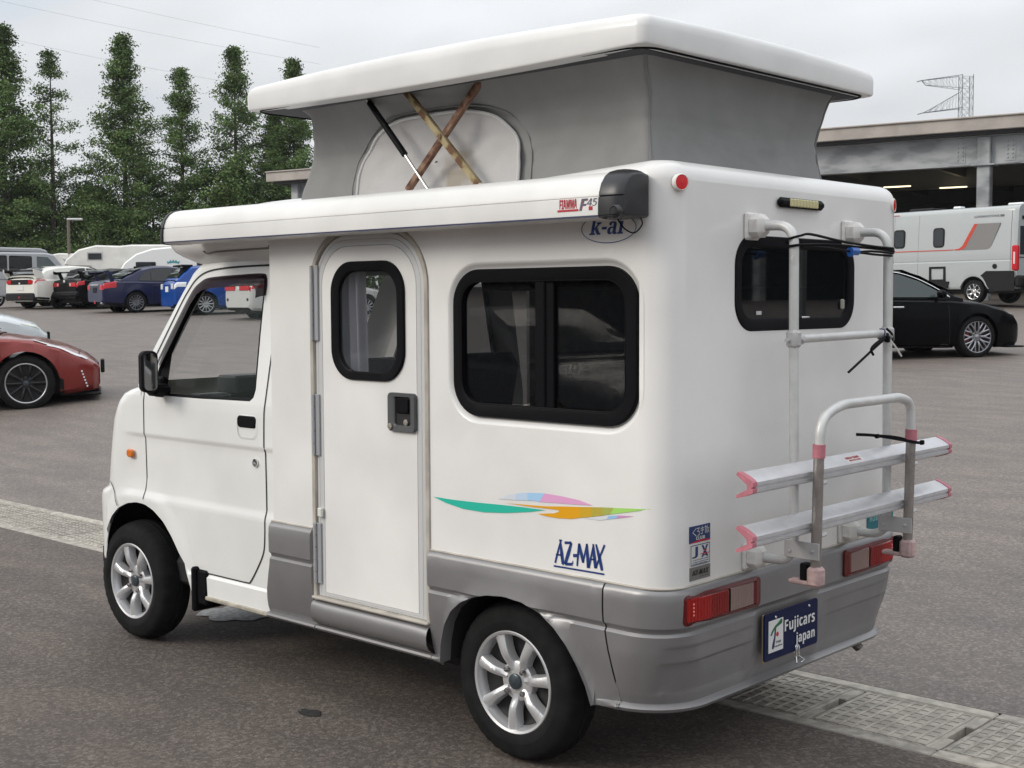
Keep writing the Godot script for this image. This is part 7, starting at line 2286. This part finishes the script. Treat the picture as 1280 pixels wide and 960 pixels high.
# ---------------------------------------------------------------- pylon and lines
func build_pylon():
	var m := mat(0.16, 0.17, 0.19, 0.6, 0.2)
	var t := thing("pylon", "lattice electricity pylon rising above the parking deck", "pylon", Vector3(-105.7, 0, -242.2))
	t.rotation.y = 0.7496
	var top := 44.4
	var h := 1.05
	var legs := []
	for c in [[-1, -1], [1, -1], [1, 1], [-1, 1]]: legs.append(Vector3(c[0], 0, c[1]))
	var b := MB.new()
	var wd := func(y): return h + 0.055 * maxf(0.0, 36.0 - y)
	for c in legs: b.tube([c * wd.call(0.0), c * wd.call(36.0) + Vector3(0, 36, 0), c * h + Vector3(0, top, 0)], 0.075, 5)
	var y := 4.0
	while y < top - 0.5:
		var dy := 2.0 if y > 20 else 4.0
		for i in 4:
			var a: Vector3 = legs[i]; var e: Vector3 = legs[(i + 1) % 4]
			var y2 := minf(y + dy, top)
			b.tube([a * wd.call(y) + Vector3(0, y, 0), e * wd.call(y2) + Vector3(0, y2, 0)], 0.032, 4)
			b.tube([e * wd.call(y) + Vector3(0, y, 0), a * wd.call(y2) + Vector3(0, y2, 0)], 0.032, 4)
			b.tube([a * wd.call(y2) + Vector3(0, y2, 0), e * wd.call(y2) + Vector3(0, y2, 0)], 0.03, 4)
		y += dy
	obj("tower", b, m, t)
	for q in [[top - 0.1, top - 2.6, -8.6, top - 1.0, top - 1.9], [top - 6.3, top - 3.2, -8.4, top - 7.2, top - 6.9], [top - 10.2, top - 8.2, -5.2, top - 10.8, top - 10.5]]:
		b = MB.new()
		for z in [-h, h]:
			var a0 := Vector3(-h, q[0], z); var a1 := Vector3(-h, q[1], z)
			var e0 := Vector3(q[2], q[3], z * 0.12); var e1 := Vector3(q[2] + 0.8, q[4], z * 0.12)
			b.tube([a0, e0], 0.065, 4); b.tube([a1, e1, e0], 0.045, 4)
			for k in range(1, 6):
				var u := k / 6.0; var u2 := (k + 1) / 6.0
				b.tube([a0.lerp(e0, u), a1.lerp(e1, u)], 0.024, 4); b.tube([a0.lerp(e0, u2), a1.lerp(e1, u)], 0.024, 4)
		b.tube([Vector3(q[2], q[3], 0), Vector3(q[2] - 0.9, q[3] - 0.25, 0)], 0.09, 4)
		obj("cross_arm", b, m, t)
	# faint lines crossing the sky on the left
	var wires := [[Vector3(-136.13, 34.4, -62.82), Vector3(-109.32, 27.05, -87.06)], [Vector3(-136.0, 30.6, -62.6), Vector3(-115.55, 24.94, -81.1)], [Vector3(-134.85, 36.5, -63.97), Vector3(-109.3, 28.8, -87.0)]]
	for w in wires:
		b = MB.new()
		var p := []
		for k in 13:
			var u := k / 12.0
			p.append(w[0].lerp(w[1], u) - Vector3(0, 0.25 * sin(PI * u), 0))
		b.tube(p, 0.011, 4)
		tag(obj("power_line", b, mat(0.3, 0.31, 0.33, 0.6)), ["uppermost power line crossing the sky above the trees", "middle power line crossing the sky above the trees", "lowest power line crossing the sky above the trees"][wires.find(w)], "power line", "power lines above the trees")

# ---------------------------------------------------------------- trees
func leaf_mesh(P: PackedVector3Array, S: PackedFloat32Array, m: Material, rng: RandomNumberGenerator) -> ArrayMesh:
	var tone := noise(0.55, 2, 7)
	var n := P.size()
	var v := PackedVector3Array(); v.resize(n * 6)
	var nn := PackedVector3Array(); nn.resize(n * 6)
	var cc := PackedColorArray(); cc.resize(n * 6)
	for i in n:
		var q := Vector3(rng.randf_range(-1, 1), rng.randf_range(-1, 1), rng.randf_range(-1, 1)).normalized()
		var u := q.cross(Vector3(rng.randf_range(-1, 1), rng.randf_range(-1, 1), rng.randf_range(-1, 1))).normalized() * S[i]
		var w := q.cross(u).normalized() * S[i] * 0.55
		var p := P[i]
		var k := i * 6
		v[k] = p - u; v[k + 1] = p + w; v[k + 2] = p + u; v[k + 3] = p - u; v[k + 4] = p + u; v[k + 5] = p - w
		var g := rng.randf_range(0.75, 1.3) * (1.0 + 0.75 * tone.get_noise_3dv(p))
		var col := Color(0.105 * g * rng.randf_range(0.88, 1.2), 0.160 * g, 0.060 * g)
		for j in 6:
			nn[k + j] = q; cc[k + j] = col
	var arr := []; arr.resize(Mesh.ARRAY_MAX)
	arr[Mesh.ARRAY_VERTEX] = v; arr[Mesh.ARRAY_NORMAL] = nn; arr[Mesh.ARRAY_COLOR] = cc
	var am := ArrayMesh.new()
	am.add_surface_from_arrays(Mesh.PRIMITIVE_TRIANGLES, arr)
	am.surface_set_material(0, m)
	return am

func conifer(sd: int, H: float, rad: float, thin: float) -> Dictionary:
	var rng := RandomNumberGenerator.new(); rng.seed = sd
	var P := PackedVector3Array(); var S := PackedFloat32Array()
	var limbs := MB.new()
	limbs.tube([Vector3.ZERO, Vector3(0, H * 0.5, 0), Vector3(0, H * 0.97, 0)], [0.20, 0.11, 0.015], 7)
	var y := H * 0.10
	var az := rng.randf() * TAU
	while y < H * 0.985:
		var u := y / H
		var env := rad * 1.3 * pow(1.0 - u, 0.92) * (0.88 + 0.12 * sin(u * 9.0 + sd)) + 0.16
		az += 2.4 + rng.randf_range(-0.5, 0.5)
		var len := env * rng.randf_range(0.62, 1.12)
		var rise := lerpf(0.15, 0.75, u)
		var dir := Vector3(cos(az), rise, sin(az)).normalized()
		if rng.randf() > thin * 0.55 or u > 0.9:
			var e := Vector3(0, y, 0) + dir * len
			limbs.tube([Vector3(0, y, 0), Vector3(0, y, 0) + dir * len * 0.9], [0.035 * (1.1 - u), 0.008], 4, false, false)
			var nc := int(3 + len * 5.0)
			for c in nc:
				var f := lerpf(0.22, 1.0, (c + rng.randf()) / nc)
				var ctr := Vector3(0, y, 0) + dir * len * f + Vector3(rng.randf_range(-1, 1), rng.randf_range(-0.6, 0.5), rng.randf_range(-1, 1)) * 0.20 * (0.5 + len * 0.25)
				if rng.randf() < thin * 0.45: continue
				var m := int(rng.randf_range(46, 72) * (1.0 - 0.3 * thin))
				for k in m:
					var o := Vector3(rng.randfn(), rng.randfn() * 0.5, rng.randfn()) * (0.17 + 0.055 * len)
					P.append(ctr + o - Vector3(0, 0.05 * o.length(), 0)); S.append(rng.randf_range(0.045, 0.092))
		y += lerpf(0.16, 0.085, u) * (1.0 + thin * 0.5)
	return {"leaf": leaf_mesh(P, S, M.leaf, rng), "wood": limbs.mesh(M.bark), "n": P.size()}

func broadleaf(sd: int, H: float, rad: float) -> Dictionary:
	var rng := RandomNumberGenerator.new(); rng.seed = sd
	var P := PackedVector3Array(); var S := PackedFloat32Array()
	var limbs := MB.new()
	limbs.tube([Vector3.ZERO, Vector3(0.1, H * 0.4, 0), Vector3(0, H * 0.75, 0.1)], [0.16, 0.10, 0.03], 6)
	for c in 95:
		var a := rng.randf() * TAU
		var u := rng.randf()
		var yy := lerpf(0.05, 1.0, u) * H
		var env := rad * sqrt(maxf(0.0, 1.0 - pow(maxf(0.0, u * 1.02 - 0.02), 2.6))) * rng.randf_range(0.35, 1.0)
		var ctr := Vector3(cos(a) * env, yy * rng.randf_range(0.9, 1.03), sin(a) * env)
		if c % 4 == 0: limbs.tube([Vector3(0, yy * 0.5, 0), ctr * 0.9], [0.05, 0.012], 4, false, false)
		var r := rng.randf_range(0.35, 0.75)
		for k in 150:
			var o := Vector3(rng.randfn(), rng.randfn() * 0.75, rng.randfn()) * r * 0.55
			P.append(ctr + o); S.append(rng.randf_range(0.055, 0.11))
	return {"leaf": leaf_mesh(P, S, M.leaf, rng), "wood": limbs.mesh(M.bark), "n": P.size()}

func plant(called: String, label: String, category: String, D: Dictionary, at: Vector3, sc: Vector3, turn: float, group: String):
	var t := thing(called, label, category, at, turn, group)
	t.scale = sc
	var o := MeshInstance3D.new(); o.mesh = D.wood; put(o, "trunk", t)
	o = MeshInstance3D.new(); o.mesh = D.leaf; put(o, "crown", t)

func build_trees():
	M.leaf = dull(mat(1, 1, 1, 0.8), 0.2)
	M.leaf.vertex_color_use_as_albedo = true
	M.leaf.backlight_enabled = true; M.leaf.backlight = Color(0.25, 0.32, 0.12)
	M.bark = mat(0.055, 0.045, 0.038, 0.9)
	var K := [conifer(3, 14.5, 3.1, 0.22), conifer(8, 14.5, 3.0, 0.45), conifer(15, 14.5, 2.9, 0.75), conifer(21, 14.5, 3.0, 0.10)]
	# [x, z, top height, kind, width, label]
	var rows := [
		[-68.25, -31.35, 15.2, 0, 1.25, "feathery conifer cut off by the left edge of the photo"],
		[-66.3, -33.2, 13.75, 2, 1.0, "sparse conifer with thin crown, second of the row from the left"],
		[-63.26, -35.9, 14.45, 0, 1.08, "tallest full conifer in the row, third from the left"],
		[-60.8, -38.0, 12.6, 1, 0.92, "short narrow conifer between the tallest one and the sharp-pointed one"],
		[-58.7, -40.1, 13.7, 1, 0.98, "sharp-pointed conifer with visible trunk, left of the pop-top lid's front end"],
		[-57.2, -41.6, 10.2, 3, 0.85, "low conifer just left of the canvas, under the lid's front end"],
		[-56.3, -42.3, 12.9, 3, 0.82, "conifer cut by the front end of the pop-top lid"],
		[-70.6, -29.2, 13.8, 3, 1.15, "dense conifer behind the one at the left edge"]]
	for k in rows.size():
		var r: Array = rows[k]
		plant("conifer", r[5], "tree", K[r[3]], Vector3(r[0], ground_y(r[0], r[1]), r[1]), Vector3(r[4], r[2] / 14.5, r[4]), 1.3 * k, "row of conifers at the back of the yard")
	var Bk := [broadleaf(5, 7.0, 2.3), broadleaf(6, 7.0, 2.5), broadleaf(7, 7.0, 2.2)]
	var bushes := [
		[-71.8, -30.6, 7.0, 0, "bushy tree under the leftmost conifers"], [-68.2, -32.6, 6.6, 1, "bushy tree between the left-edge conifer and the sparse conifer"], [-64.6, -34.6, 6.0, 2, "bushy tree between the sparse conifer and the tallest conifer"], [-62.0, -36.9, 6.2, 0, "bushy tree right of the tallest conifer's trunk"],
		[-59.7, -38.8, 6.8, 1, "bushy tree between the short conifer and the sharp-pointed conifer"], [-57.6, -39.6, 7.4, 2, "bushy tree right of the sharp-pointed conifer's trunk"], [-55.6, -42.2, 6.6, 0, "bushy tree behind the left end of the parking deck"],
		[-66.0, -35.2, 6.2, 1, "dark bushy tree behind the sparse conifer"], [-60.3, -40.6, 6.2, 2, "dark bushy tree behind the short conifer"], [-69.8, -33.6, 6.4, 0, "dark bushy tree behind the left-edge conifer"], [-57.0, -44.2, 6.0, 1, "dark bushy tree behind the low conifer"]]
	for k in bushes.size():
		var r: Array = bushes[k]
		plant("bushy_tree", r[4], "tree", Bk[r[3]], Vector3(r[0], ground_y(r[0], r[1]), r[1]), Vector3(1.0, r[2] / 7.0, 1.0), 2.1 * k, "bushy trees below the conifers")
	# unbroken undergrowth along the foot of the row
	var rng := RandomNumberGenerator.new(); rng.seed = 99
	var P := PackedVector3Array(); var S := PackedFloat32Array()
	for k in 9000:
		var u := rng.randf()
		var x := lerpf(-78, -52, u) + rng.randfn() * 0.6
		var z := lerpf(-26.5, -45.5, u) + rng.randfn() * 0.8
		P.append(Vector3(x, ground_y(x, z) + absf(rng.randfn()) * 1.1, z)); S.append(rng.randf_range(0.1, 0.22))
	var o := MeshInstance3D.new(); o.mesh = leaf_mesh(P, S, M.leaf, rng)
	put(o, "undergrowth", self)
	tag(o, "low dark undergrowth along the foot of the tree row", "undergrowth", "", "stuff")
